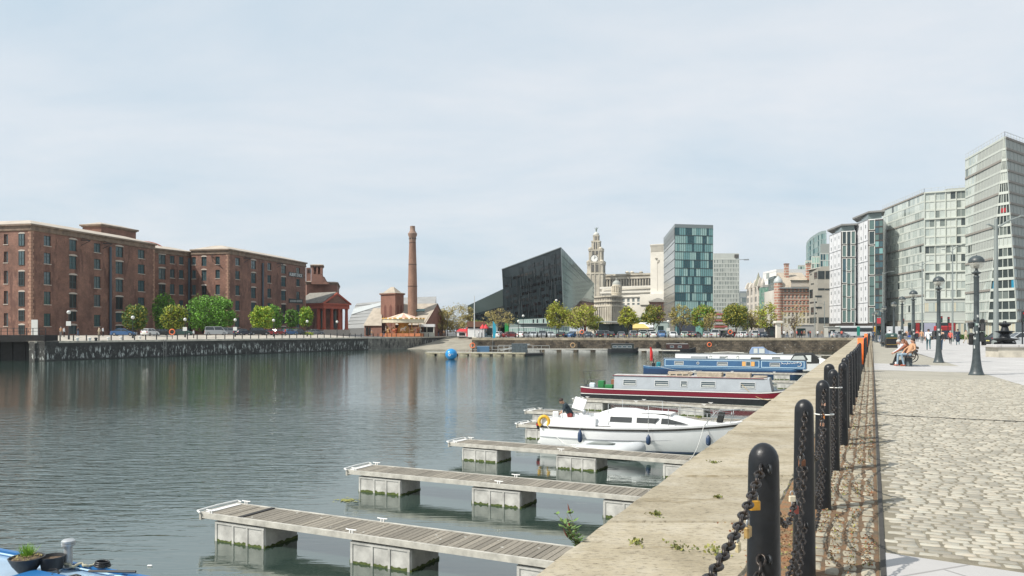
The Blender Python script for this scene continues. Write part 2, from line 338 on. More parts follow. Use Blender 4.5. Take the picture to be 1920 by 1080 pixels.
# slipway
sm = mat('slipway_concrete', (.27, .25, .2), .85, var=.2, vs=.35, bump=.01, bs=8)
s_ = MB(); s_.quad((-28, 203.5, -3.4), (-9.1, 195.5, -3.4), (-11.8, 240.3, -.006), (-18.6, 240.3, -.006)); s_.quad((-29, 201, -4.5), (-9.1, 193, -4.5), (-9.1, 195.5, -3.4), (-28, 203.5, -3.4))
struct(s_.obj('slipway', sm))
# ---- west quay terrace rising gently to the warehouses
def sst(a, b, x): x = min(max((x-a)/(b-a), 0), 1); return x*x*(3-2*x)
wd = Vector((38.4, 74, 0)).normalized(); wn = Vector((-wd.y, wd.x, 0))
def gz(x, y):
    o = (Vector((x, y, 0))-Vector((-74, 124, 0))); s = o.dot(wn); return .62*sst(1, 16, s)*(1-sst(205, 245, y))
ter = MB(); G = []
for j in range(24):
    tt = -.0 + j/23.0*1.0
    row = []
    base = Vector((-74, 124, 0)).lerp(Vector((-35.6, 198, 0)), tt)
    for k, s in enumerate((1.45, 3, 5, 8, 11, 14, 17, 30, 60, 120)):
        p = base+wn*s
        row.append((p.x, p.y, gz(p.x, p.y)+.006 if s > 1.5 else .0))
    G.append(row)
vs = [p for r in G for p in r]; w_ = len(G[0]); ter.add(vs, [(j*w_+k, j*w_+k+1, (j+1)*w_+k+1, (j+1)*w_+k) for j in range(23) for k in range(w_-1)])
ter.f = [f[::-1] for f in ter.f]
struct(ter.obj('west_quay_paving', mat('worn_quay_setts', (.37, .34, .29), .85, var=.25, vs=.5, bump=.02, bs=4)))
# ---- north quay pavement strip
npv = MB(); npv.quad((-9, 184.2, .004), (77, 181.2, .004), (80, 187, .004), (-9, 190, .004)); struct(npv.obj('north_quay_pavement', mat('tan_pavement', (.33, .3, .24), .85, var=.2, vs=.8)))
# ---- east promenade surfaces
pale = bricky('granite_paving', (.45, .44, .425), (.40, .39, .38), (.27, .26, .25), 1, 1.1, .55, .012, .7, stv=.16, bump=.003, plane='floor', rot=rad(-23.8), vs=.35)
setF = bricky('far_setts', (.40, .375, .31), (.34, .32, .265), (.28, .26, .205), 1, .16, .1, .012, .8, stv=.18, bump=.012, plane='floor', rot=rad(23.8), vs=.8)
def strip(f0, f1, y0, y1, z=0, n=12, dy0=0.0, dy1=0.0):
    """ground strip between two lines x=f(y); dy shears the ends perpendicular to the quay"""
    mb = MB(); pts = []
    for i in range(n+1):
        y = y0+(y1-y0)*i/n; pts.append(((f0(y), y, z), (f1(y), y, z)))
    for i in range(n): mb.quad(pts[i][0], pts[i][1], pts[i+1][1], pts[i+1][0])
    return mb
def perp(x0, y0, x1, slope=-.5): return (x1, y0+slope*(x1-x0))
struct(strip(lambda y: pX(y), lambda y: 400, -20, 150, -.004).obj('granite_promenade', pale))
sg = MB(); 
def poly(mb, pts, z, m=0): mb.add([(x, y, z) for x, y in pts], [tuple(range(len(pts)))], m)
earth = mat('joint_grit', (.10, .085, .06), .95, var=.5, vs=6, bump=.01, bs=30, col2=(.16, .12, .07))
struct(strip(cX, pX, -4, 34.6, -.0025).obj('sett_bedding', mat('joint_sand', (.19, .17, .125), .95, var=.25, vs=5, bump=.006, bs=40)))
# bands of granite slabs across the setts
q0 = (dX(5.95), 5.95); q1 = (pX(3.2), 3.2); bnd = MB(); poly(bnd, [(dX(3), 3), (pX(1.5), 1.5), (pX(3.1), 3.1), (dX(5.95), 5.95)], .004); 
poly(bnd, [(dX(33.6), 33.6), (pX(31.2), 31.2), (pX(37), 37), (dX(40.5), 40.5)], .004); struct(bnd.obj('slab_band', pale))
fs_ = MB(); poly(fs_, [(dX(26.9), 26.9), (pX(26.9), 26.9), (pX(31.2), 31.2), (dX(33.6), 33.6)], .0); poly(fs_, [(dX(40.5), 40.5), (pX(37), 37), (pX(150), 150), (dX(150), 150)], -.002); struct(fs_.obj('far_sett_paving', setF))
fs_ = MB(); poly(fs_, [(cX(34), 34), (dX(34), 34), (dX(180), 180), (cX(180), 180)], -.002); struct(fs_.obj('far_quay_strip', bricky('far_edge_setts', (.36, .31, .22), (.28, .235, .16), (.13, .09, .045), 1, .3, .2, .03, .85, stv=.35, bump=.012, plane='floor', rot=rad(-66), vs=.8)))
# real setts: small domed stones in rows across the quay
def sett(mb, cx, cy, lx, ly, a, hgt, m=0, z=0, jit=.012):
    ca, sa = math.cos(a), math.sin(a); rng = []
    for k, (ins, zz) in enumerate(((0, -.02), (.004, hgt*.55), (.016, hgt))):
        r = []
        for sx, sy in ((-1, -1), (-.35, -1.03), (.35, -1.03), (1, -1), (1.02, 0), (1, 1), (.35, 1.03), (-.35, 1.03), (-1, 1), (-1.02, 0)):
            x = (lx/2-ins)*sx; y = (ly/2-ins)*sy; c = 1 if abs(sx*sy) < .99 else .975
            r.append((cx+(x*ca-y*sa)*c+R.uniform(-jit, jit)*.3, cy+(x*sa+y*ca)*c+R.uniform(-jit, jit)*.3, z+zz+R.uniform(-.003, .003)))
        rng.append(r)
    mb.loft(rng, m, cap=False); n = 10; o = len(mb.v)-n; mb.f.append(tuple(o+i for i in range(n))); mb.m.append(m)
stn = mat('granite_sett', (.315, .308, .262), .8, var=.16, vs=9, bump=.003, bs=45, island=.27, col2=(.33, .295, .235))
stn2 = mat('worn_big_sett', (.29, .26, .195), .78, var=.28, vs=7, bump=.006, bs=35, island=.2)
ux = Vector((.915, -.4035, 0)); uy = Vector((.4035, .915, 0)); org = Vector((-2.19, 0, 0)); ang = math.atan2(ux.y, ux.x)
sm_ = MB(); rowh = .102; r_i = 0; v = 1.2
while v < 47:
    u = 1.9+(.07 if r_i % 2 else 0)
    while u < 22:
        ln = R.uniform(.12, .185); p = org+ux*(u+ln/2)+uy*v; x, y = p.x, p.y
        if dX(y)+.02+ln*.42 < x < pX(y)-.05 and ((y > 5.95-.61*(x-dX(5.95))+.07 if y < 12 else True)) and (y < 33.5-.5*(x-dX(33.6))) and x < y*.66+.6 and y < 27:
            sett(sm_, x, y, ln-.014, rowh-.013, ang+R.uniform(-.014, .014), .012+R.uniform(0, .004), z=-.010)
        u += ln
    v += rowh*R.uniform(.96, 1.04); r_i += 1
struct(sm_.obj('setts', stn, smooth=60))
# edge strip: five rows of bigger stones running along the bollards
struct(strip(lambda y: cX(y)+.3, lambda y: dX(y)-.02, 1, 34, .001).obj('edge_joint_soil', mat('rusty_soil', (.17, .095, .045), .95, vs=5, col2=(.09, .07, .045), var=.3, bump=.008, bs=50))); em = MB(); nrow = 4
for k in range(nrow):
    v = 2.0+R.uniform(0, .2)
    while v < 36:
        ln = R.uniform(.13, .24) if v < 60 else .3; Y = (v+ln/2)
        x0 = cX(Y)+.385; x1 = dX(Y)-.04; wdt = (x1-x0)/nrow; cx = x0+wdt*(k+.5)
        if R.random() > .03: sett(em, cx+R.uniform(-.012, .012), Y, wdt*.915-.016, ln-.02, math.atan2(uy.y, uy.x)-rad(90)+R.uniform(-.05, .05), .016+R.uniform(0, .006), z=-.012, jit=.02)
        v += ln
struct(em.obj('edge_setts', stn2, smooth=60))
ds = strip(lambda y: dX(y)-.012, lambda y: dX(y)+.028, 2.5, 170, .009, 20); struct(ds.obj('drain_channel', mat('drain_slot', (.04, .037, .032), .8, var=.2, vs=8)))
struct(strip(cX, lambda y: cX(y)+.36, 2, 170, .003, 20).obj('weedy_joint', mat('weedy_grit', (.16, .13, .075), .95, vs=7, bump=.02, bs=40, col2=(.26, .12, .05), var=.3)))
jl = MB(); poly(jl, [(dX(15.7), 15.62), (pX(13.1), 13.4), (pX(13.2), 13.46), (dX(15.8), 15.68)], .012); struct(jl.obj('expansion_joint', mat('dark_joint', (.06, .055, .045), .9)))
# coping: big worn blocks along the edge
cm_ = bpy.data.materials.new('worn_coping_stone'); cm_.use_nodes = True; nt = cm_.node_tree; N = nt.nodes; L = nt.links; b = N['Principled BSDF']; b.inputs['Roughness'].default_value = .85
geo = N.new('ShaderNodeNewGeometry')
def nz_(s, d, rot=0, scl=(1, 1, 1), r=.6):
    mp = N.new('ShaderNodeMapping'); mp.inputs['Rotation'].default_value = (0, 0, rot); mp.inputs['Scale'].default_value = scl; L.new(geo.outputs['Position'], mp.inputs[0])
    q = N.new('ShaderNodeTexNoise'); q.inputs['Scale'].default_value = s; q.inputs['Detail'].default_value = d; q.inputs['Roughness'].default_value = r; L.new(mp.outputs[0], q.inputs['Vector']); return q.outputs['Fac']
def rmp(f, st):
    q = N.new('ShaderNodeValToRGB'); L.new(f, q.inputs[0]); e = q.color_ramp.elements
    e[0].position, e[0].color = st[0][0], (*st[0][1], 1); e[1].position, e[1].color = st[-1][0], (*st[-1][1], 1)
    for p_, c_ in st[1:-1]: x = e.new(p_); x.color = (*c_, 1)
    return q.outputs[0]
c1 = rmp(nz_(1.3, 8, r=.7), [(.3, (.23, .195, .13)), (.48, (.35, .305, .22)), (.68, (.43, .39, .31))])
c2 = rmp(nz_(30, 6, rad(23.8), (.6, 1.15, 1), .72), [(.32, (.38, .35, .29)), (.46, (1, 1, 1)), (.7, (1.1, 1.08, 1.02))])
c3 = rmp(nz_(.8, 5, rad(23.8), (.7, 3.0, 1), .75), [(.58, (1, 1, 1)), (.68, (.62, .57, .45)), (.76, (.5, .46, .36))])
def mul(a, b_):
    q = N.new('ShaderNodeMix'); q.data_type = 'RGBA'; q.blend_type = 'MULTIPLY'; q.inputs['Factor'].default_value = 1; L.new(a, q.inputs['A']); L.new(b_, q.inputs['B']); return q.outputs['Result']
hs = N.new('ShaderNodeHueSaturation'); mr = N.new('ShaderNodeMapRange'); mr.inputs[3].default_value = .9; mr.inputs[4].default_value = 1.12; L.new(geo.outputs['Random Per Island'], mr.inputs[0]); L.new(mr.outputs[0], hs.inputs['Value'])
L.new(mul(mul(c1, c2), c3), hs.inputs['Color']); L.new(hs.outputs[0], b.inputs['Base Color'])
bp = N.new('ShaderNodeBump'); bp.inputs['Distance'].default_value = .022; L.new(nz_(11, 8, rad(23.8), (.45, 1.2, 1), .7), bp.inputs['Height']); L.new(bp.outputs[0], b.inputs['Normal'])
cb = MB(); v = -3.0
while v < 181:
    ln = R.uniform(1.5, 2.3) if v < 60 else R.uniform(2.5, 3.5)
    a, c = v+.02, v+ln-.02; zz = R.uniform(-.006, .006)
    ring0 = []; nseg = 10 if v < 30 else 3
    # jagged worn top edges
    low = []; top = []
    for i in range(nseg+1): y = a+(c-a)*i/nseg; low.append((eX(y)-.05, y)); top.append((eX(y)-.05+.025+abs(R.gauss(0, .012)), y+(.02 if i == 0 else -.02 if i == nseg else 0)))
    for i in range(nseg+1): y = c-(c-a)*i/nseg; low.append((cX(y)+.0, y)); top.append((cX(y)-.02-abs(R.gauss(0, .012)), y+(-.02 if i == 0 else .02 if i == nseg else 0)))
    cb.loft([[(x, y, -.34) for x, y in low], [(x, y, -.02+zz) for x, y in low], [(x, y, .012+zz) for x, y in top]])
    v += ln
struct(cb.obj('quay_coping', cm_))
# bottom sheet under the coping
struct(strip(lambda y: eX(y)+.05, lambda y: 400, -4, 180, -.045, 4).obj('east_quay_bed', earth))
# ================================================================ bollards and chains on the near quay
V3 = lambda x, y, z: Vector((x, y, z))
ORD = ['nearest', 'second', 'third', 'fourth', 'fifth', 'sixth', 'seventh', 'eighth', 'ninth', 'tenth', 'eleventh', 'twelfth']
def bollard_mb():
    b = MB(); prof = [(.088, -.02), (.086, .04), (.084, .3), (.078, .7), (.073, 1.02), (.0715, 1.10)]+[(.071*math.cos(rad(a)), 1.12+.075*math.sin(rad(a))) for a in (0, 18, 36, 52, 66, 78, 87)]
    return b.lathe([(r*.85, z) for r, z in prof], 24)
bol = thing('bollard', 'nearest black domed iron bollard, cut by the bottom of the photo', 'bollard', (bX(3.25), 3.25, 0), 0, 'black bollards along the near quay')
bollard_mb().obj('post', BLACKP, bol, smooth=50)
for z in (1.10, .74, .375):
    MB().ring((0, -.074, z), .016, .0055, (1, 0, 0), 10, 5).obj('chain_eye', IRON, bol, smooth=180)
BY = [3.25+2.07*i for i in range(85)]
for i, y in enumerate(BY[1:], 1):
    lab = ('%s black domed bollard from the camera along the chained quay edge' % ORD[i]) if i < 12 else 'black domed bollard in the far stretch of the quay row'
    dup(bol, (bX(y)+R.uniform(-.02, .02), y, 0), R.uniform(-.15, .15), lab)
dup(bol, (4.72, 11.9, 0), 0, 'stout black bollard standing just outside the row on the coping', scale=(1.25, 1.25, .97))
dup(bol, (bX(1.2), 1.2, 0), 0, 'black domed bollard just behind the camera viewpoint')
def chain_mb(ln, sag, k1, k2, wire=.0058):
    m = MB(); N_ = 120; pts = [Vector((0, ln*t/N_, -4*sag*(t/N_)*(1-t/N_))) for t in range(N_+1)]
    acc = 0; out = [(pts[0], pts[1]-pts[0])]; pitch = .041
    for i in range(N_):
        d = (pts[i+1]-pts[i]).length; acc += d
        if acc >= pitch: acc = 0; out.append((pts[i+1], pts[i+1]-pts[i]))
    for q, (p, d) in enumerate(out):
        d = d.normalized(); u = Vector((1, 0, 0)); w = d.cross(u)
        a = u if q % 2 else w; tw = R.uniform(-.25, .25); a = (a*math.cos(tw)+(d.cross(a))*math.sin(tw)).normalized(); nrm = d.cross(a)
        rg = []
        for s_ in range(k1):
            t = 2*math.pi*s_/k1; c = p+d*(.0285*math.cos(t))+a*(.0165*math.sin(t)); o = (d*math.cos(t)*1.0+a*math.sin(t)).normalized()
            rg.append([c+(o*math.cos(2*math.pi*j/k2)+nrm*math.sin(2*math.pi*j/k2))*wire for j in range(k2)])
        rg.append(rg[0]); m.loft(rg, 0, False)
    return m
CHM = mat('chain_black', (.02, .022, .025), .38, .4, var=.5, vs=60, col2=(.05, .035, .025))
SP = 2.07*math.hypot(1, .45); rzc = -math.atan(.45)
hi = {}; lo = {}
for nm, z, sag in (('upper', 1.10, .46), ('middle', .74, .38), ('lower', .375, .26)):
    me = chain_mb(SP-.17, sag, 9, 5).obj('chain', CHM, smooth=180); hi[nm] = me.data; bpy.data.objects.remove(me)
    me = chain_mb(SP-.17, sag, 6, 3, .0065).obj('chain', CHM, smooth=180); lo[nm] = me.data; bpy.data.objects.remove(me)
me = chain_mb(SP-.17, .12, 12, 6).obj('chain', CHM, smooth=180); tight = me.data; bpy.data.objects.remove(me)
for i in range(-1, 55):
    y = 3.25+2.07*i
    for nm, z in (('upper', 1.10), ('middle', .74), ('lower', .375)):
        me = tight if (i == -1 and nm == 'upper') else (hi if i < 9 else lo)[nm]
        o = link('chain', me, None, (bX(y)+.085*.41, y+.085*.91, z), rzc)
        who = 'in front of the nearest bollard' if i == -1 else ('between the %s and %s bollards' % (ORD[i], ORD[i+1]) if i < 11 else 'slung between far bollards of the quay row')
        tag(o, '%s black link chain %s' % (nm, who), 'chain', 'chains slung between the quay bollards')
# padlocks and small things on the chains
BRASS = mat('brass', (.62, .33, .05), .35, .6, var=.2, vs=30)
def padlock(x, y, z, w, rz, m, label, hang=.03):
    t = thing('padlock', label, 'padlock', (x, y, z-hang-w), rz, 'padlocks on the quay chains')
    MB().bbx(-w/2, w/2, -w*.2, w*.2, 0, w*.85, w*.1).obj('lock_body', m, t)
    MB().tube([(-w*.3, 0, w*.8), (-w*.3, 0, w*1.25), (-w*.15, 0, w*1.5), (w*.15, 0, w*1.5), (w*.3, 0, w*1.25), (w*.3, 0, w*.8)], w*.075, 6).obj('shackle', STEEL, t, smooth=180)
def cpt(i, f, z, sag):   # point on a chain of span i (from bollard i to i+1) at fraction f
    y = 3.25+2.07*(i+f); return Vector((bX(y), y, z-4*sag*f*(1-f)))
p = cpt(-1, .88, 1.10, .12); padlock(p.x, p.y, p.z, .042, .2, BRASS, 'yellow brass padlock hanging beside the nearest bollard')
p = cpt(-1, .80, 1.10, .12); padlock(p.x, p.y, p.z-.03, .045, 1.0, mat('dull_brass', (.36, .24, .09), .5, .4, var=.4, vs=20), 'tarnished brass padlock low on the front chain', .03)
p = cpt(-1, .70, 1.10, .12); padlock(p.x, p.y, p.z-.02, .035, 1.1, mat('pale_brass', (.5, .42, .25), .5, .3, var=.4, vs=25), 'scratched pale brass padlock at the picture foot', .02)
p = cpt(0, .86, 1.10, .46); padlock(p.x, p.y, p.z, .05, .4, RUST, 'rusty padlock on the chain at the second bollard')
p = cpt(0, .62, 1.10, .46); padlock(p.x, p.y, p.z+.01, .055, .4, mat('red_lock', (.28, .05, .03), .5), 'red padlock between the first two bollards', .01)
p = cpt(0, .56, 1.10, .46); padlock(p.x, p.y, p.z+.10, .038, .2, mat('white_lock', (.6, .54, .4), .5), 'cream padlock beside the red one on the chain', .0)
p = cpt(1, .9, 1.10, .46); padlock(p.x, p.y, p.z, .05, .9, mat('orange_lock', (.8, .25, .02), .5), 'orange padlock on the chain at the third bollard')
for k, (f, cc) in enumerate(((.84, (.55, .3, .2)), (.78, (.3, .3, .32)), (.95, (.6, .35, .25)))):
    p = cpt(1, f, 1.10, .46); padlock(p.x, p.y, p.z+.02, .036, k*1.1, mat('lock%d' % k, cc, .4, .5), ('small coppery padlock', 'small grey padlock', 'pinkish padlock')[k]+' high on the chain before the third bollard')
for i, z in ((2, .88), (3, .98)):
    o = MB().ring((0, 0, 0), .081, .006, (0, 0, 1), 20, 5).obj('cable_tie', mat('white_plastic', (.75, .75, .72), .4), None, (bX(BY[i]), BY[i], z), smooth=180)
    tag(o, 'white plastic cable tie round the %s bollard' % ORD[i], 'cable tie')
# weeds and scraps in the joints
def clump(name, x, y, z, n, s, cols, lab, flat=.4, cat='plant'):
    m = MB()
    for k in range(n):
        a = R.uniform(0, 6.28); r = abs(R.gauss(0, s)); c = Vector((r*math.cos(a), r*math.sin(a)*1.6, 0)); h_ = R.uniform(.3, 1)*s*flat
        d = Vector((R.uniform(-1, 1), R.uniform(-1, 1), R.uniform(.3, 1.2))).normalized()*R.uniform(.012, .03); sd = d.cross(Vector((R.uniform(-1, 1), R.uniform(-1, 1), 1))).normalized()*R.uniform(.004, .01)
        c.z = h_*R.random(); m.add([c-sd, c+d*.5-sd*1.5, c+d, c+d*.5+sd*1.5, c+sd], [(0, 1, 2, 3, 4)], R.randrange(len(cols)))
    return tag(m.obj(name, cols, None, (x, y, z)), lab, cat)
GR = mat('weed_green', (.12, .14, .04), .7, var=.3, vs=20); YG = mat('weed_yellow', (.24, .24, .06), .7, var=.3, vs=20); RD = mat('weed_red', (.20, .075, .03), .8, var=.4, vs=20); TN = mat('weed_tan', (.24, .17, .09), .9, var=.3, vs=20)
wd_ = MB()
for k in range(11000):
    y = 2.5+abs(R.gauss(0, 9)); lane = R.choice([0, 0, 0, 1, 2, 3, 4]); base = (cX(y)+R.gauss(.17, .10)) if lane == 0 else cX(y)+.32+(dX(y)-.10-cX(y)-.32)/4*(lane)+R.gauss(0, .022)
    if noise.noise(Vector((base*1.1, y*.9, lane))) < -.08: continue
    d = Vector((R.uniform(-1, 1), R.uniform(-1, 1), R.uniform(.1, .9))).normalized()*R.uniform(.006, .022); sd = d.cross(Vector((R.uniform(-1, 1), R.uniform(-1, 1), 1))).normalized()*R.uniform(.003, .007); c = Vector((base, y, .004+R.random()*.018))
    wd_.add([c-sd, c+d*.5-sd*1.5, c+d, c+d*.5+sd*1.5, c+sd], [(0, 1, 2, 3, 4)], R.choices([0, 1, 2, 3], [1, 1.6, 3.5, 4])[0] if lane == 0 else R.choices([0, 1, 2, 3], [.4, .8, 2.5, 4])[0])
tag(wd_.obj('joint_weeds', [GR, YG, RD, TN]), 'dry red and yellow weeds and leaf litter in the quay joints', 'weeds', kind='stuff')
for k, (px, py, s) in enumerate(((1337, 870, .05), (1195, 1022, .05), (1270, 1032, .065), (1230, 968, .05), (1340, 1040, .08), (1390, 1000, .10), (1345, 935, .03), (1310, 785, .04))):
    q = PZ(px, py, 0); names = ['yellow tuft', 'green moss tuft', 'wide yellow-green moss patch', 'thin green tuft', 'straggly yellow weed', 'reddish weed patch', 'tiny green weed', 'small pale weed']
    where = ['in mid coping', 'near the coping edge at the bottom', 'across the lowest coping joint', 'at a coping joint by the edge', 'near the foot of the photo', 'beside the nearest bollard', 'alone on the coping', 'by the white boat bow']
    clump('weed', q.x, q.y, .012, 55, s*.8, [YG, GR] if k != 5 else [RD, YG, TN], names[k]+' '+where[k], .6)
# leafy wall plant growing out below the coping
def wallplant():
    t = thing('wall_plant', 'leafy green buddleia sprig growing from the quay wall edge', 'plant', (eX(6.3)-.04, 6.3, -.1))
    st = MB(); lf = MB(); sd_ = MB()
    for k in range(9):
        a = rad(R.uniform(110, 250)); L_ = R.uniform(.12, .36); dirv = Vector((math.cos(a)*.5, math.sin(a)*.4, 1)).normalized(); pts = [dirv*L_*i/5+Vector((math.cos(a), math.sin(a), 0))*.05*(i/5)**2 for i in range(6)]
        st.tube(pts, [.004, .0035, .003, .003, .002, .0015], 5)
        for i in range(1, 6):
            for s_ in (0, 1, 2):
                b = R.uniform(0, 6.28); d = (Vector((math.cos(b), math.sin(b), .45))).normalized()*R.uniform(.04, .08); sd = d.cross(Vector((0, 0, 1))).normalized()*.017; c = pts[i]
                lf.add([c, c+d*.5+sd, c+d, c+d*.5-sd], [(0, 1, 2, 3)])
        if k % 3 == 0:
            c = pts[-1]; sd_.loft([[c+Vector((r*math.cos(q*1.57), r*math.sin(q*1.57), 0))+dirv*h_ for q in range(4)] for r, h_ in ((.003, 0), (.008, .02), (.006, .05), (.001, .085))])
    st.obj('stem', mat('stem', (.16, .12, .05), .8), t); lf.obj('foliage', mat('fresh_leaf', (.12, .2, .05), .6, var=.35, vs=15), t); sd_.obj('seed_head', mat('seed_brown', (.14, .045, .03), .9), t)
wallplant()
# ================================================================ finger pontoons
PLK = mat('deck_plank', (.205, .185, .15), .85, var=.35, vs=14, island=.22, bump=.003, bs=60, stretch=(1, 5, 1)); ALU = mat('pontoon_edge', (.42, .405, .36), .7, var=.25, vs=3); CONC = mat('float_concrete', (.41, .405, .38), .8, var=.25, vs=2.5, bump=.004, bs=30); ALG = mat('algae', (.10, .14, .025), .9, var=.5, vs=25, bump=.01, bs=60, col2=(.04, .05, .015))
CLT = mat('cleat_white', (.7, .7, .68), .4)
def pontoon(ax, ay, slope, L_=None, w=1.15, floats=(0.35, 4.15, 7.95, 11.7), label='', z=-2.5, cleats=(0.2, 4.1), fl=1.5, bx=None):
    d = Vector((1, slope, 0)).normalized(); 
    if L_ is None:
        k = (eX(ay)-ax)/(d.x-.441*d.y); L_ = k-.12
    t = thing('finger_pontoon', label, 'pontoon', (ax, ay, z), math.atan2(d.y, d.x), 'finger pontoons for berths')
    m = MB(); x = .02
    while x < L_-.1: m.bx(x, x+.125, .07, w-.07, -.035, R.uniform(-.003, .003)); x += .142
    m.obj('deck_boards', PLK, t)
    e = MB(); e.bx(0, L_, 0, .065, -.11, .012); e.bx(0, L_, w-.065, w, -.11, .012); e.bx(-.06, 0, -.02, w+.02, -.15, .02); e.bx(.1, L_, .1, .16, -.13, -.05); e.bx(.1, L_, w-.16, w-.1, -.13, -.05); e.obj('edge_beam', ALU, t)
    for f0 in floats:
        if f0+fl > L_+.6: continue
        f = MB(); y0, y1 = .06, w-.06; f.bbx(f0, f0+fl, y0, y1, -.98, -.152, .02)
        for s_, yy in ((-1, y0), (1, y1)):
            for k in (.0, .34, .62, .93):
                xx = f0+fl*k; f.bx(xx+.02, xx+.075, yy-.018 if s_ < 0 else yy, yy if s_ < 0 else yy+.018, -.75, -.20)
            f.bx(f0+.02, f0+fl-.02, yy-.02 if s_ < 0 else yy, yy if s_ < 0 else yy+.02, -.205, -.155)
        fo = f.obj('float', CONC, t)
        a = MB(); n_ = 26; wz = WZ-z
        for side in range(2):
            yy = y0-.006 if side == 0 else y1+.006; pp = [(f0-.006+(fl+.012)*i/n_, yy, wz+.03+R.uniform(0, .05)) for i in range(n_+1)]
            for i in range(n_): a.quad((pp[i][0], yy, wz-.05), (pp[i+1][0], yy, wz-.05), pp[i+1], pp[i])
        for xx in (f0-.006, f0+fl+.006):
            pp = [(xx, y0+(y1-y0)*i/14, wz+.03+R.uniform(0, .05)) for i in range(15)]
            for i in range(14): a.quad((xx, pp[i][1], wz-.05), (xx, pp[i+1][1], wz-.05), pp[i+1], pp[i])
        a.obj('algae_line', ALG, fo)
    for c in cleats:
        for yy in (.035, w-.035):
            q = MB(); q.bx(c-.045, c-.02, yy-.015, yy+.015, .012, .075); q.bx(c+.02, c+.045, yy-.015, yy+.015, .012, .075); q.tube([(c-.13, yy, .085), (c-.06, yy, .08), (c+.06, yy, .08), (c+.13, yy, .085)], .014, 6); q.obj('cleat', CLT, t, smooth=60)
    g = MB(); g.tube([(.0, -.05, .02), (-.10, -.03, .05), (-.12, w/2, .06), (-.10, w+.03, .05), (.0, w+.05, .02)], .022, 6); g.bx(-.02, .16, .1, w-.1, .005, .02); g.obj('end_fender', CLT, t)
    q = MB()
    for k in range(int(L_*3)):
        cx, cy, s_ = R.uniform(.2, L_-.3), R.uniform(.12, w-.12), R.uniform(.008, .035); q.add([(cx+s_*R.uniform(.5, 1.4)*math.cos(j*1.05), cy+s_*R.uniform(.5, 1.2)*math.sin(j*1.05), .0045) for j in range(6)], [(0, 1, 2, 3, 4, 5)])
    tag(q.obj('droppings', mat('droppings', (.55, .55, .5), .9), t), kind='stuff')
    return t, d, L_
p1 = pontoon(-7.06, 18.2, -.5, label='nearest finger pontoon, empty, reaching from the quay at the photo foot', cleats=(.25, 4.2))
b_ = MB(); b_.bx(1.05, 1.17, .05, 1.1, .004, .02); b_.obj('dark_board', mat('tar_board', (.03, .03, .03), .9), p1[0])
pontoon(-4.88, 23.76, -.48, label='second empty finger pontoon from the camera', cleats=(.25, 5))
pontoon(-2.31, 29.6, -.53, label='third finger pontoon, beside the grey dinghy', cleats=(.25, 4.5), floats=(.5, 4.3, 8.1))
pontoon(.24, 35.4, -.5, label='finger pontoon just behind the white cabin boat', cleats=(.25, 5))
pontoon(.71, 41.2, -.5, label='finger pontoon with a raised end behind the working man', cleats=(.3, 5))
pontoon(3.73, 48.3, -.6, label='finger pontoon in front of the grey and red narrowboat', cleats=(.3, 4, 8), w=1.3, floats=(.4, 6.5, 12))
pontoon(14.5, 69, -.45, label='finger pontoon behind the grey and red narrowboat', cleats=(.3, 7))
pontoon(18.0, 80.6, -.35, label='finger pontoon in front of the blue narrowboat', cleats=(.3, 4, 8))
pontoon(26, 96, -.4, label='finger pontoon between the blue and white narrowboats', cleats=())
pontoon(36, 118, -.4, label='far finger pontoon beyond the white narrowboat', cleats=())
pontoon(44, 140, -.4, label='farthest finger pontoon near the corner of the dock', cleats=())
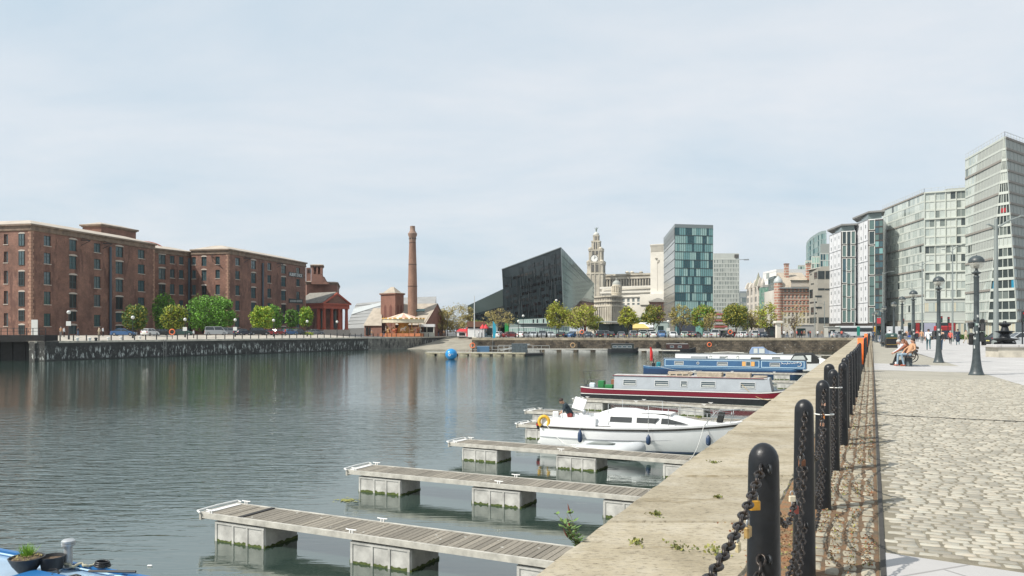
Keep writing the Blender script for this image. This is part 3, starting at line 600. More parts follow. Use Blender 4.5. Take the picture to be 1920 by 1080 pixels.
# ================================================================ boats
def lx(px, A, B):   # distance along A->B of the point seen at column px
    k = (px-960)/F; d = (Vector(B)-Vector(A)).normalized(); return (k*A[1]-A[0])/(d.x-k*d.y)
def hullw(x, L_, hb, bow=2.4, st=.9, stw=.72):
    if x < st: return hb*(stw+(1-stw)*math.sin(x/st*math.pi/2))
    if x > L_-bow: q = (x-(L_-bow))/bow; return max(hb*math.cos(q*math.pi/2)**.75, .03)
    return hb
def narrowboat(label, A, dirv, L_, cab, wins, paint, roofm, hullm=None, hb=1.02, gun=.78, cabh=1.62, bands=(), bow=2.4, flip=False, stw=.72, rake=.35, cabp=None, group='narrowboats moored in the dock', name='narrowboat'):
    d = Vector(dirv).normalized(); n_ = Vector((-d.y, d.x, 0)); t = thing(name, label, 'boat', (A[0]+n_.x*hb, A[1]+n_.y*hb, WZ), math.atan2(d.y, d.x), group)
    HB = hullm or mat('boat_black', (.015, .017, .02), .4, var=.3, vs=5)
    xs = [0, .15, .4, .9]+[.9+(L_-bow-.9)*i/8 for i in range(1, 9)]+[L_-bow+bow*q for q in (.2, .4, .6, .75, .88, .96, 1)]
    def sheer(x): return gun+.10*max(0, 1-x/1.2)+(.42*max(0, (x-(L_-bow*1.2))/(bow*1.2))**2)
    def W(x): 
        if flip: return hullw(L_-x, L_, hb, bow, .9, stw)
        return hullw(x, L_, hb, bow, .9, stw)
    if flip:
        xs = sorted(L_-x for x in xs); sh0 = sheer; sheer_ = lambda x: sh0(L_-x)
    else: sheer_ = sheer
    m = MB(); rg = []
    for x in xs:
        w_, s_ = W(x), sheer_(x); rg.append([(x, -w_, s_), (x, -w_, s_-.04), (x, -w_*.985, .3), (x, -w_*.93, 0), (x, -w_*.85, -.4), (x, w_*.85, -.4), (x, w_*.93, 0), (x, w_*.985, .3), (x, w_, s_-.04), (x, w_, s_)])
    m.loft(rg); m.obj('hull', HB, t, smooth=35)
    for (f0, f1, bm, nm) in bands:
        for sd in (-1, 1):
            q = MB(); a = [(x, sd*(W(x)*(.985+.015*f0)+.006), .3+(sheer_(x)-.3)*f0) for x in xs]; b = [(x, sd*(W(x)*(.985+.015*f1)+.006), .3+(sheer_(x)-.3)*f1) for x in xs]
            for i in range(len(xs)-1): q.quad(a[i], a[i+1], b[i+1], b[i])
            q.obj(nm, bm, t, smooth=60)
    c0, c1 = cab; CP = paint; iw, ow = hb-.22, hb-.12
    m = MB(); zt = cabh; zb = gun-.02
    def cr(x, zt_): return [(x, -ow, zb), (x, -iw, zt_), (x, -iw*.5, zt_+.05), (x, 0, zt_+.07), (x, iw*.5, zt_+.05), (x, iw, zt_), (x, ow, zb)]
    m.loft([cr(c0, zt), cr(c1, zt)]) if not rake else m.loft([cr(c0, zt), cr(c1-rake, zt), [(c1+rake*(-.0 if k in (0, 6) else -.35), y, z) for k, (_, y, z) in enumerate(cr(c1, zt))]])
    m.obj('cabin', CP, t, smooth=30)
    m = MB(); rr = []
    for x in (c0-.06, c1-rake*.6): rr.append([(x, -iw-.035, zt-.005), (x, -iw-.035, zt+.02), (x, -iw*.5, zt+.072), (x, 0, zt+.09), (x, iw*.5, zt+.072), (x, iw+.035, zt+.02), (x, iw+.035, zt-.005)])
    m.loft(rr); m.obj('roof', roofm, t, smooth=40)
    def side(x, z, sd, out=0): 
        f = (z-zb)/(zt-zb); return (x, sd*(ow+(iw-ow)*f+out), z)
    for (x0, x1, z0, z1, kind) in wins:
        for sd in (-1, 1):
            q = MB(); fr, gl = {'w': (1, 0), 'o': (1, 0)}.get(kind, (1, 0)); fw = .035
            if kind == 'o':
                cx, cz, rr_ = (x0+x1)/2, (z0+z1)/2, (z1-z0)/2; n2 = 14
                q.add([side(cx+rr_*math.cos(a), cz+rr_*math.sin(a), sd, .012) for a in [2*math.pi*i/n2 for i in range(n2)]], [tuple(range(n2))], 1)
                q.add([side(cx+rr_*.65*math.cos(a), cz+rr_*.65*math.sin(a), sd, .02) for a in [2*math.pi*i/n2 for i in range(n2)]], [tuple(range(n2))], 0)
                q.add([side(cx+rr_*math.cos(a), cz+rr_*math.sin(a), sd, .0) for a in [2*math.pi*i/n2 for i in range(n2)]], [tuple(range(n2))], 1)
            else:
                def slab(a0, a1, b0, b1, o0, o1, mi): q.loft([[side(a0, b0, sd, o), side(a1, b0, sd, o), side(a1, b1, sd, o), side(a0, b1, sd, o)] for o in (o0, o1)], mi)
                slab(x0, x1, z0, z1, -.02, .006, 0); fm = 1
                for a in ((x0-.01, x0+fw, z0-.01, z1+.01), (x1-fw, x1+.01, z0-.01, z1+.01), (x0+fw, x1-fw, z0-.01, z0+fw), (x0+fw, x1-fw, z1-fw, z1+.01)): slab(*a, -.01, .022, 1)
                if kind in 'wc': slab(x0+fw, x1-fw, z0+(z1-z0)*.62, z0+(z1-z0)*.62+.025, -.01, .016, 1)
                if kind == 'c': slab(x0+fw+.06, x1-fw-.03, z0+.08, z0+(z1-z0)*.42, -.01, .008, 2)
            q.obj('window', [GLASSB, WFR, CURT], t)
    return t, side, W, sheer_
GLASSB = mat('boat_glass', (.05, .075, .085), .08, spec=.8); WFR = mat('window_alu', (.55, .56, .56), .4, .3); CURT = mat('curtain', (.42, .43, .41), .8, var=.15, vs=20)
crim = mat('crimson_paint', (.16, .010, .024), .3); cream = mat('cream_line', (.72, .70, .68), .4); gry = mat('grey_boat_paint', (.36, .39, .42), .35, var=.06, vs=2)
# --- grey and red narrowboat
A = (4.75, 55.7); B = (16.9, 50.6); dv = (12.15, -5.1, 0); Ln = 14.6
c0 = lx(1150, A, B); c1 = lx(1447, A, B)
ws = [(lx(a, A, B), lx(b, A, B), 1.0, 1.42, 'c') for a, b in ((1167, 1192), (1226, 1253), (1275, 1288), (1313, 1341), (1387, 1416))]
t, side, W_, sh_ = narrowboat('grey narrowboat with crimson band and boards stacked on its roof', A, dv, Ln, (c0, c1), ws, gry, mat('grey_roof', (.42, .40, .38), .6, var=.2, vs=3), bands=((.25, .82, crim, 'crimson_band'), (.88, 1.0, cream, 'cream_line'), (.12, .2, cream, 'cream_line')), cabh=1.66, bow=2.6, stw=.9, rake=.5)
q = MB(); q.bx(c0-.1, c1-.5, -.86, -.83, 1.66, 1.70); q.bx(c0-.1, c1-.5, .83, .86, 1.66, 1.70); q.obj('roof_rail', crim, t)
q = MB(); q.bx(c1-.36, c1-.3, -.42, .42, .8, 1.6); q.obj('door', mat('varnish_red', (.16, .04, .02), .4), t)
[MB().tube([(.3, sd*.8, .85), (.1, sd*.7, 1.9), (1.4, sd*.7, 1.95)], .018, 6).obj('stern_rail', IRON, t) for sd in (-1, 1)]
q = MB(); q.tube([(.1, 0, .8), (.25, 0, 1.25), (1.1, 0, 1.3)], .03, 6); q.obj('tiller', IRON, t)
grn = mat('green_paint', (.02, .18, .05), .5)
def boxthing(name, label, cat, loc, sz, m, rz=0, group=None, b=.02): return tag(MB().bbx(-sz[0]/2, sz[0]/2, -sz[1]/2, sz[1]/2, 0, sz[2], b).obj(name, m, None, loc, rz), label, cat, group)
def onb(t, x, y, z): return TM[t.name] @ Vector((x, y, z))
rzb = math.atan2(-5.1, 12.15)
boxthing('storage_box', 'green box on the stern of the grey narrowboat', 'box', onb(t, 1.35, -.3, .72), (.42, .5, .55), grn, rzb)
boxthing('gas_cover', 'low green cover beside the stern cabin bulkhead', 'cover', onb(t, 1.95, -.5, .72), (.55, .5, .3), grn, rzb)
boxthing('water_can', 'white plastic can on the stern of the grey narrowboat', 'can', onb(t, .75, -.55, .78), (.4, .25, .34), mat('pale_plastic', (.6, .68, .72), .5), rzb, b=.05)
boxthing('crate', 'brown wooden crate against the grey cabin bulkhead', 'crate', onb(t, 2.1, .25, .72), (.35, .5, .62), mat('crate_wood', (.25, .11, .06), .8, var=.3, vs=8), rzb)
for k, (a, b) in enumerate(((1247, 1293), (1304, 1352), (1358, 1406), (1410, 1436))):
    xa, xb = lx(a, A, B), lx(b, A, B); s_ = MB()
    if k == 0:
        for j in range(3): s_.bx(-(xb-xa)/2, (xb-xa)/2, -.45+j*.32, -.25+j*.32, 0, .05); s_.bx(-(xb-xa)/2+.1, (xb-xa)/2-.2, -.45+j*.32, -.3+j*.32, .14, .27)
        for j in range(4): s_.bx(-(xb-xa)/2+.2+j*.42, -(xb-xa)/2+.28+j*.42, -.45, .4, .05, .14)
        s_.bx(-(xb-xa)/2, (xb-xa)/2, .2, .3, .14, .3)
    elif k < 3:
        for j in range(4): s_.bx(-(xb-xa)/2+R.uniform(0, .04), (xb-xa)/2-R.uniform(0, .04), -.5+.02*j, .45, j*.075, j*.075+.068)
    else:
        for j in range(5): s_.bar((-(xb-xa)/2, -.4+j*.18, .03+.02*j), ((xb-xa)/2, -.35+j*.15, .10), .12, .05)
    o = s_.obj('timber_stack', mat('weathered_timber', (.42, .36, .28), .85, var=.25, vs=5, bump=.003), None, onb(t, (xa+xb)/2, -.15, 1.70), rzb)
    tag(o, ('open slatted timber stack left on the grey boat roof', 'long plank stack in the middle of the grey boat roof', 'second plank stack right of the middle on the grey roof', 'loose low timbers at the bow end of the grey roof')[k], 'timber', 'timber stacks on the grey narrowboat roof')
rp = mat('yellow_rope', (.55, .42, .22), .8)
q = MB(); a_ = onb(t, lx(1390, A, B), -.9, 1.3); b_2 = onb(t, lx(1440, A, B), -1.1, .35); c_ = Vector((eX(47)-.1, 47, -.2))
pts = [a_.lerp(b_2, i/6)-Vector((0, 0, .25*math.sin(i/6*math.pi))) for i in range(7)]+[b_2.lerp(c_, i/6)-Vector((0, 0, .5*math.sin(i/6*math.pi))) for i in range(1, 7)]
q.tube(pts, .014, 5); tag(q.obj('mooring_rope', rp), 'slack yellow mooring rope at the bow of the grey narrowboat', 'rope')
# --- blue narrowboat
A = (14.6, 90); B = (30.4, 83); dv = (15.8, -7, 0); blue = mat('blue_boat_paint', (.038, .105, .21), .3, var=.08, vs=1.5); navy = mat('navy_paint', (.015, .04, .10), .35); lblu = mat('pale_blue_line', (.5, .68, .78), .4)
def sx_(a, b, z0, z1, k): return (lx(a, A, B), lx(b, A, B), z0, z1, k)
t, side, W_, sh_ = narrowboat('long blue narrowboat with pale coach lines and orange shutters', A, dv, 17.0, (lx(1244, A, B), lx(1511, A, B)), [sx_(1264, 1281, .98, 1.38, 'c'), sx_(1304.5, 1311.5, 1.05, 1.35, 'o'), sx_(1344, 1364, .96, 1.36, 'c'), sx_(1398, 1407, .95, 1.45, 'x'), sx_(1443, 1462, .96, 1.36, 'c')], blue, mat('blue_grey_roof', (.16, .2, .24), .6, var=.2, vs=3), bands=((.45, .95, blue, 'blue_gunwale'), (.95, 1.0, lblu, 'pale_line')), bow=1.0, stw=.35, hullm=navy, rake=.05, gun=.72, cabh=1.62)
for sd in (-1, 1):
    q = MB()
    def fr_(x0, x1, z0, z1, w_=.05):
        for a in ((x0, x1, z0, z0+w_), (x0, x1, z1-w_, z1), (x0, x0+w_, z0+w_, z1-w_), (x1-w_, x1, z0+w_, z1-w_)):
            q.loft([[side(a[0], a[2], sd, o), side(a[1], a[2], sd, o), side(a[1], a[3], sd, o), side(a[0], a[3], sd, o)] for o in (.0, .012)])
    fr_(lx(1246, A, B), lx(1423, A, B), .84, 1.55); fr_(lx(1427, A, B), lx(1508, A, B), .84, 1.55); q.obj('coach_line', lblu, t)
    for a, b in ((1391, 1397.5), (1408, 1414.5)):
        q = MB(); q.loft([[side(lx(a, A, B), .96, sd, o), side(lx(b, A, B), .96, sd, o), side(lx(b, A, B), 1.44, sd, o), side(lx(a, A, B), 1.44, sd, o)] for o in (.0, .04)]); q.obj('shutter', mat('orange_wood', (.62, .33, .10), .6), t)
# scrolling painted name, unreadable script in the photo: a flourish of strokes
q = MB(); x0 = lx(1464, A, B); x1 = lx(1503, A, B)
def S3(pts, r): q.tube([Vector(side(x, z, -1, .012)) for x, z in pts], r, 5)
S3([(x0, 1.44), (x0+.12, 1.36), (x0+.06, 1.22), (x0+.18, 1.30)], .025)
pp = []
for i in range(60): f = i/59; pp.append((x0+.1+(x1-x0-.2)*f, 1.25+.16*f+.045*math.sin(f*44)+.02*math.sin(f*17)))
S3(pp, .022)
for f in (.3, .62, .78): S3([(x0+(x1-x0)*f, 1.26+.14*f), (x0+(x1-x0)*f+.05, 1.44+.08*f)], .02)
S3([(x1-.12, 1.46), (x1-.02, 1.30), (x1-.05, 1.12), (x1-.2, 1.02), (x1-.42, 1.05)], .03)
q.obj('painted_name', cream, t, smooth=60)
# cratch window frame at the right end of the roof, chimney things, hatches
q = MB(); xa, xb = lx(1482, A, B), lx(1512, A, B)
for sd in (-1, 1): q.bar((xa, sd*.75, 1.66), (xa+.3, sd*.6, 2.15), .07, .07); q.bar((xa+.3, sd*.6, 2.15), (xb-.3, sd*.6, 2.2), .07, .07); q.bar((xb-.3, sd*.6, 2.2), (xb, sd*.8, 1.66), .07, .07); q.bar((xa, sd*.78, 1.68), (xb, sd*.78, 1.68), .07, .07)
for x_ in ((xa+.3), (xb-.3)): q.bar((x_, -.6, 2.17), (x_, .6, 2.17), .07, .07)
q.obj('cratch_frame', mat('frame_dark', (.03, .035, .035), .5), t)
q = MB()
for sd in (-1, 1): q.quad((xa+.08, sd*.74, 1.72), (xb-.08, sd*.77, 1.72), (xb-.35, sd*.6, 2.14), (xa+.34, sd*.6, 2.1))
q.obj('cratch_glazing', mat('old_plastic', (.42, .45, .43), .3, trans=.3), t)
for k, px in enumerate((1330, 1360, 1381)):
    x_ = lx(px, A, B); q = MB(); q.ring((0, 0, .14), .15, .05, (0, 1, 0), 16, 6, 0, 0, math.pi); q.lathe([(.12, 0), (.12, .06), (.08, .10)], 12); tag(q.obj('roof_vent', mat('vent_chrome', (.55, .56, .52), .3, .6), None, onb(t, x_, -.2, 1.68), smooth=50), ('round chrome vent left on the blue boat roof', 'round chrome vent in the middle of the blue roof', 'low round vent right of two others on the blue roof')[k], 'vent', 'roof vents on the blue narrowboat')
for k, (a, b) in enumerate(((1293, 1323), (1406, 1424))):
    xa_, xb_ = lx(a, A, B), lx(b, A, B); q = MB(); q.bbx(-(xb_-xa_)/2, (xb_-xa_)/2, -.4, .4, 0, .26 if k == 0 else .2, .04); tag(q.obj('roof_box', mat('roof_box_grey', (.30, .32, .33), .6) if k == 0 else mat('plantpot_dark', (.05, .05, .04), .8), None, onb(t, (xa_+xb_)/2, -.1, 1.68), math.atan2(-7, 15.8)), ('grey solar hatch box on the left of the blue roof', 'dark plant tray on the right of the blue roof')[k], 'box')
q = MB(); q.cyl((0, 0, 0), (0, 0, 2.2), .02, .015); tf = thing('ensign_flag', 'red flag on a pole at the stern of the blue narrowboat', 'flag', onb(t, .7, 0, .75), 0); tf_ = q.obj('flagpole', mat('pole_wood', (.2, .1, .05), .6), tf)
q = MB(); rr = []
for i in range(9):
    z = 2.15-i*.2; w_ = .1+.12*math.sin(i*.6)*.5+.03*i; rr.append([(-.02, -.01, z), (-.02+w_*.5, -.09+.05*math.sin(i), z-.03), (w_+.04, -.02, z-.05), (w_*.5, .05, z)])
q.loft(rr); q.obj('flag_cloth', mat('flag_red', (.55, .02, .02), .7), tf, smooth=60)
q = MB(); q.tube([(.2, 0, .7), (.35, 0, 1.3), (1.1, 0, 1.35)], .03); q.bx(.95, 1.25, -.25, .25, .7, 1.1); q.tube([(1.25, -.6, .7), (1.22, -.55, 1.62)], .05); q.obj('tiller', IRON, t)
boxthing('deck_bag', 'turquoise bag on the stern deck of the blue narrowboat', 'bag', onb(t, 1.75, -.35, .74), (.45, .4, .5), mat('turquoise', (.02, .22, .26), .7), 0, b=.08)
# --- white narrowboat behind
A = (21.3, 106); B = (39, 99.3)
t, side, W_, sh_ = narrowboat('long white narrowboat with a plain dark roof behind the blue one', A, (17.7, -6.7, 0), 18.5, (.3, 17.6), [(6, 6.9, 1.1, 1.42, 'c'), (12.5, 13.5, 1.1, 1.42, 'c'), (15.5, 16.3, 1.1, 1.42, 'c')], mat('white_boat_paint', (.72, .73, .73), .35, var=.06, vs=1), mat('dark_roof', (.13, .135, .135), .6, var=.3, vs=2), stw=.9, cabh=1.68, rake=.1)
q = MB(); q.bar((4, -.3, 1.82), (9.5, .1, 1.84), .08, .05); q.tube([(5, .3, 1.85), (7, .35, 1.95), (9, .3, 1.86)], .06); q.obj('roof_pole', mat('pole_pale', (.5, .5, .46), .6), t)
# --- small cruiser with black canopy near the quay
def cruiser_small(label, loc, rz, L_, hull, top, canvas, sc=1):
    t = thing('cabin_cruiser', label, 'boat', loc, rz); m = MB(); rg = []
    for x, w_, z in ((0, .95, .95), (.5, 1.1, .95), (L_*.5, 1.15, 1.0), (L_*.75, .85, 1.1), (L_*.92, .4, 1.2), (L_, .05, 1.3)): rg.append([(x, -w_, z), (x, -w_*.8, .2), (x, 0, -.2), (x, w_*.8, .2), (x, w_, z)])
    m.loft(rg); m.obj('hull', hull, t, smooth=40)
    m = MB(); m.loft([[(x, -w_, 1.0), (x, -w_*.85, z), (x, w_*.85, z), (x, w_, 1.0)] for x, w_, z in ((L_*.45, .9, 1.6), (L_*.6, .85, 1.6), (L_*.8, .5, 1.2))]); m.obj('coachroof', top, t, smooth=30)
    m = MB(); m.loft([[(x, -w_, 1.0), (x, -w_*.9, z*.93), (x, -w_*.5, z), (x, w_*.5, z), (x, w_*.9, z*.93), (x, w_, 1.0)] for x, w_, z in ((.15, .95, 1.5), (.5, 1, 2.15), (L_*.42, .98, 2.2), (L_*.56, .9, 1.6))]); m.obj('canopy', canvas, t, smooth=30)
    for sd in (-1, 1):
        for x0, x1 in ((.65, 1.25), (1.45, 2.3)):
            q = MB(); q.loft([[(x0, sd*(.99+o), 1.2), (x1, sd*(.99+o), 1.2), (x1, sd*(.93+o), 1.95), (x0, sd*(.93+o), 1.95)] for o in (0, .012)]); q.obj('canopy_window', mat('clear_vinyl', (.55, .58, .56), .25), t)
    return t
cruiser_small('white cruiser with a black canvas canopy tucked against the quay', (34.6-2.3, 92.8, WZ), rad(-23), 5.6, WHITE, WHITE, mat('black_canvas', (.018, .02, .02), .9))
cruiser_small('small cruiser with blue windscreen and red stern cover beyond the white narrowboat', (37.6, 127, WZ), rad(-12), 5.2, WHITE, mat('blue_gel', (.25, .33, .45), .4), mat('blue_canvas', (.18, .25, .38), .7))
tag(MB().sph((0, 0, .25), (.5, .35, .3), 12, 8).obj('sail_bag', mat('red_cover', (.4, .02, .03), .8), None, (38.9, 126.2, WZ+1.0), smooth=180), 'red cover beside the blue windscreened cruiser', 'cover')
# dark narrowboats by the far wall
dk = mat('dark_boat_green', (.02, .028, .026), .35); mb_ = mat('dark_boat_brown', (.05, .022, .018), .4)
narrowboat('dark green covered boat lying by the middle of the far wall', (20.6, 171.5), (1, -.04, 0), 6.6, (.8, 5.6), [(1.0+i*1.05, 1.9+i*1.05, 1.05, 1.55, 'x') for i in range(4)], dk, mat('dark_canvas_roof', (.06, .065, .07), .7), cabh=1.9, bow=1.6)
narrowboat('dark brown narrowboat by the far wall above the white one', (32.8, 173.5), (1, -.04, 0), 7.2, (.9, 5.6), [(1.5, 2.3, 1.05, 1.5, 'x'), (3.2, 4, 1.05, 1.5, 'x')], mb_, mat('pale_grey_roof', (.3, .3, .3), .7), cabh=1.85, bow=1.6)
# --- white cabin boat
bt = thing('cabin_boat', 'white fibreglass cabin boat with black rubbing strake and dark windows', 'boat', (1.58, 33.74, WZ), math.atan2(-.415, .91))
ST = [(0, 1.08, .93, 1.0), (.25, 1.15, .93, 1.03), (1.5, 1.24, .93, 1.1), (3, 1.27, .95, 1.12), (4.5, 1.2, 1.0, 1.0), (5.6, 1.02, 1.06, .75), (6.5, .76, 1.13, .48), (7.2, .45, 1.19, .24), (7.65, .2, 1.24, .09), (7.92, .03, 1.28, .01)]
m = MB(); rg = []
for x, w_, s_, wl in ST: rg.append([(x, -w_, s_), (x+.0, -w_+.01, s_-.08), (x-.0, -(w_*.75+wl*.25), .55), (x-.12*(x > 5), -wl, .12), (x-.2*(x > 5), -wl*.9, -.02), (x-.25*(x > 5), 0, -.35), (x-.2*(x > 5), wl*.9, -.02), (x-.12*(x > 5), wl, .12), (x, (w_*.75+wl*.25), .55), (x, w_-.01, s_-.08), (x, w_, s_)])
m.loft(rg); m.obj('hull', WHITE, bt, smooth=40)
for nm, dz, hh, out, mm in (('rubbing_strake', -.10, .075, .02, mat('strake_black', (.03, .028, .025), .5)), ('bow_stripe', -.5, .018, .004, mat('thin_grey_line', (.25, .27, .29), .5)), ('antifoul_line', -99, .06, .006, mat('antifoul_navy', (.012, .03, .06), .5))):
    for sd in (-1, 1):
        q = MB(); lo_, hi_ = [], []
        for x, w_, s_, wl in ST:
            if dz == -99: z = .045; yy = wl+out+.0; xx = x-.15*(x > 5)
            elif dz == -.5: z = s_-.5; yy = (w_*.75+wl*.25)+out-.005; xx = x
            else: z = s_+dz; yy = w_+out-.008; xx = x
            lo_.append((xx, sd*yy, z-hh/2)); hi_.append((xx, sd*yy, z+hh/2))
        inn = [(x, y*.97, z) for x, y, z in hi_]
        for i in range(len(ST)-1): q.quad(lo_[i], lo_[i+1], hi_[i+1], hi_[i]); q.quad(hi_[i], hi_[i+1], inn[i+1], inn[i])
        q.obj(nm, mm, bt, smooth=60)
WH2 = mat('white_deck', (.74, .745, .74), .35, var=.03, vs=3)
m = MB(); rg = []
for x, w_, z in ((1.95, 1.02, 1.10), (2.15, 1.02, 1.2), (2.75, 1.0, 1.42), (3.2, .98, 1.46), (4.6, .93, 1.45), (5.05, .87, 1.41), (6.1, .68, 1.21), (6.4, .56, 1.19), (6.9, .33, 1.18), (7.1, .2, 1.16)):
    rg.append([(x, -w_, .98), (x, -w_*.97, 1.06), (x, -w_*.86, max(z-.07, 1.07)), (x, -w_*.74, z), (x, 0, z+.05), (x, w_*.74, z), (x, w_*.86, max(z-.07, 1.07)), (x, w_*.97, 1.06), (x, w_, .98)])
m.loft(rg); m.obj('coachroof', WH2, bt, smooth=35)
m = MB(); m.loft([[(x, -w_, 1.05), (x, -w_*.93, z-.05), (x, -w_*.8, z), (x, w_*.8, z), (x, w_*.93, z-.05), (x, w_, 1.05)] for x, w_, z in ((2.35, .62, 1.40), (2.5, .66, 1.5), (2.75, .68, 1.58), (3.6, .66, 1.59), (3.95, .62, 1.54), (4.1, .6, 1.47))]); m.obj('pop_top', WH2, bt, smooth=35)
m = MB(); m.loft([[(x, -.45, 1.5), (x, -.4, z), (x, .4, z), (x, .45, 1.5)] for x, z in ((4.0, 1.5), (4.1, 1.54), (5.0, 1.52), (5.25, 1.43))]); m.obj('fore_hatch', WH2, bt, smooth=35)
for sd in (-1, 1):   # coaming, decks
    m = MB(); m.loft([[(x, sd*.95, .9), (x, sd*.95, z), (x, sd*1.08, z), (x, sd*1.14, .9)] for x, z in ((.1, 1.16), (.5, 1.2), (1.2, 1.24), (1.9, 1.27), (2.4, 1.34))]); m.obj('cockpit_coaming', WH2, bt, smooth=35)
m = MB(); rg = []
for x, w_, s_, wl in ST[3:]: rg.append([(x, -w_+.01, s_+.005), (x, 0, s_+.05), (x, w_-.01, s_+.005)])
for i in range(len(rg)-1): m.quad(rg[i][0], rg[i+1][0], rg[i+1][1], rg[i][1]); m.quad(rg[i][1], rg[i+1][1], rg[i+1][2], rg[i][2])
m.bx(0, 2.0, -1.0, 1.0, .22, .29); m.bx(.02, .1, -1.05, 1.05, .4, 1.14); m.obj('deck', WH2, bt)
def cab_y(x, z):  # half width of coachroof side at window height
    ws_ = [(2.75, 1.0), (3.2, .98), (4.6, .93), (5.05, .87), (6.1, .68)]; w_ = ws_[0][1]
    for (a, wa), (b, wb) in zip(ws_, ws_[1:]):
        if x >= a: w_ = wa+(wb-wa)*min(1, (x-a)/(b-a))
    return w_*(.97-.11*(z-1.06)/.42)
for sd in (-1, 1):
    for (xa, xb, xc, xd) in ((2.95, 3.82, 3.82, 2.95), (4.02, 4.75, 4.9, 4.02), (4.97, 6.02, 5.22, 4.99)):
        q = MB(); q.loft([[(xa, sd*(cab_y(xa, 1.15)+o), 1.15), (xb, sd*(cab_y(xb, 1.15)+o), 1.15), (xc, sd*(cab_y(xc, 1.35)+o), 1.35), (xd, sd*(cab_y(xd, 1.35)+o), 1.35)] for o in (-.01, .016)]); q.obj('window', mat('smoked_glass', (.055, .058, .058), .12, spec=.6), bt)
    q = MB(); 
    for x in (0.2, 1.0): q.tube([(x, sd*1.08, 1.0), (x, sd*1.08, 1.55)], .011, 5)
    q.tube([(.2, sd*1.08, 1.55), (1.0, sd*1.08, 1.55)], .011, 5)
    hts = [(2.9, .98, 1.02, 1.86), (4.55, 1.1, 1.03, 1.86), (5.3, 1.0, 1.1, 1.75), (6.7, .62, 1.18, 1.6)]
    for x, y, z0, z1 in hts: q.tube([(x, sd*y, z0), (x, sd*y, z1)], .012, 5)
    q.tube([(2.9, sd*.98, 1.86), (4.55, sd*1.1, 1.86), (5.3, sd*1.0, 1.75), (6.7, sd*.62, 1.6), (7.6, sd*.2, 1.55)], .007, 4); q.tube([(4.55, sd*1.1, 1.45), (6.7, sd*.62, 1.4)], .006, 4); q.tube([(4.55, sd*1.1, 1.86), (7.7, sd*.1, 1.45)], .006, 4)
    q.obj('guard_rail', STEEL, bt, smooth=180)
q = MB()
for sd in (-1, 1): q.tube([(6.6, sd*.62, 1.15), (7.0, sd*.42, 1.68), (7.85, sd*.12, 1.74)], .016, 6); q.tube([(7.5, sd*.22, 1.22), (7.55, sd*.2, 1.72)], .014, 6)
q.tube([(7.85, -.12, 1.74), (7.98, 0, 1.76), (7.85, .12, 1.74)], .016, 6); q.obj('bow_pulpit', STEEL, bt, smooth=180)
q = MB(); q.loft([[(6.95, -.16, 1.25), (7.15, -.16, 1.2), (7.25, -.13, 1.6), (7.05, -.13, 1.62)], [(6.95, .16, 1.25), (7.15, .16, 1.2), (7.25, .13, 1.6), (7.05, .13, 1.62)]]); q.obj('anchor_bag', mat('black_canvas', (.018, .02, .02), .9), bt)
q = MB(); q.bbx(1.3, 1.85, -.5, .0, 1.2, 1.26, .02); q.T = Matrix.Translation((1.12, .6, 1.66)) @ Matrix.Rotation(rad(14), 4, 'Y') @ Matrix.Rotation(rad(68), 4, 'X'); q.bbx(-.26, .26, -.26, .26, -.02, .02, .01); q.obj('raised_hatch_lid', WH2, bt)
q = MB(); q.tube([(1.15, -.2, 1.1), (1.2, -.2, 1.35), (1.35, -.1, 1.3)], .04); q.sph((1.5, .1, 1.38), (.1, .08, .1)); q.tube([(1.75, 0, 1.1), (1.7, 0, 1.4)], .03); q.obj('winch', STEEL, bt, smooth=50)
q = MB(); q.T = Matrix.Translation((-.28, -.15, .0)); q.loft([[(x-w_, -w_*.8, z), (x+w_, -w_*.8, z), (x+w_, w_*.8, z), (x-w_, w_*.8, z)] for x, w_, z in ((0, .12, .55), (0, .17, .62), (-.02, .18, .85), (0, .14, 1.0), (.02, .08, 1.04))]); om = q.obj('outboard_motor', mat('motor_black', (.015, .015, .017), .3), bt, smooth=40)
q = MB(); q.T = Matrix.Translation((-.28, -.15, 0)); q.bx(-.2, .19, -.152, .152, .76, .84); q.obj('red_stripe', mat('motor_red', (.35, .01, .02), .4), om)
q = MB(); q.loft([[(x-w_, -.09, z), (x+w_, -.09, z), (x+w_*.9, .09, z), (x-w_*.9, .09, z)] for x, w_, z in ((-.3, .09, .55), (-.32, .08, .2), (-.38, .13, .05), (-.38, .1, -.3))]); q.obj('outboard_leg', mat('motor_white', (.6, .6, .6), .4), om)
# small lettering near the bow: faint and illegible in the photo, a low row of dashes
q = MB(); x = 5.9
while x < 6.75:
    w_ = R.uniform(.02, .07); q.bx(x, x+w_, -.845+(x-5.9)*.30-.004, -.835+(x-5.9)*.30, .80, .835); x += w_+.02
q.T = None; q.obj('faint_lettering', mat('faint_grey', (.5, .5, .48), .6), bt)
NB = mat('fender_navy', (.02, .045, .10), .45)
for k, (x, y, z, s_) in enumerate(((1.85, -1.36, .32, 1.05), (4.6, -1.3, .38, .8), (6.75, -.66, .40, .8))):
    pos = onb(bt, x, y, z); f = thing('fender', ('long navy fender amidships on the white cabin boat', 'round navy fender beside the dinghy bow', 'teardrop navy fender near the bow at the quay')[k], 'fender', pos, 0, 'navy fenders on the cabin boat')
    MB().lathe([(.012, .5*s_), (.03, .46*s_), (.06, .4*s_), (.09, .33*s_), (.095, .1*s_), (.07, .02*s_), (.02, -.01)], 14).obj('fender_body', NB, f, smooth=60); MB().tube([(0, 0, .5*s_), (0, .06, .95)], .006, 4).obj('lanyard', mat('white_rope', (.6, .6, .56), .8), f)
hp = P(1020, 32.6, -2.06); hs_ = thing('horseshoe_lifebuoy', 'yellow horseshoe lifebuoy on the stern of the white cabin boat', 'lifebuoy', hp, rad(-8))
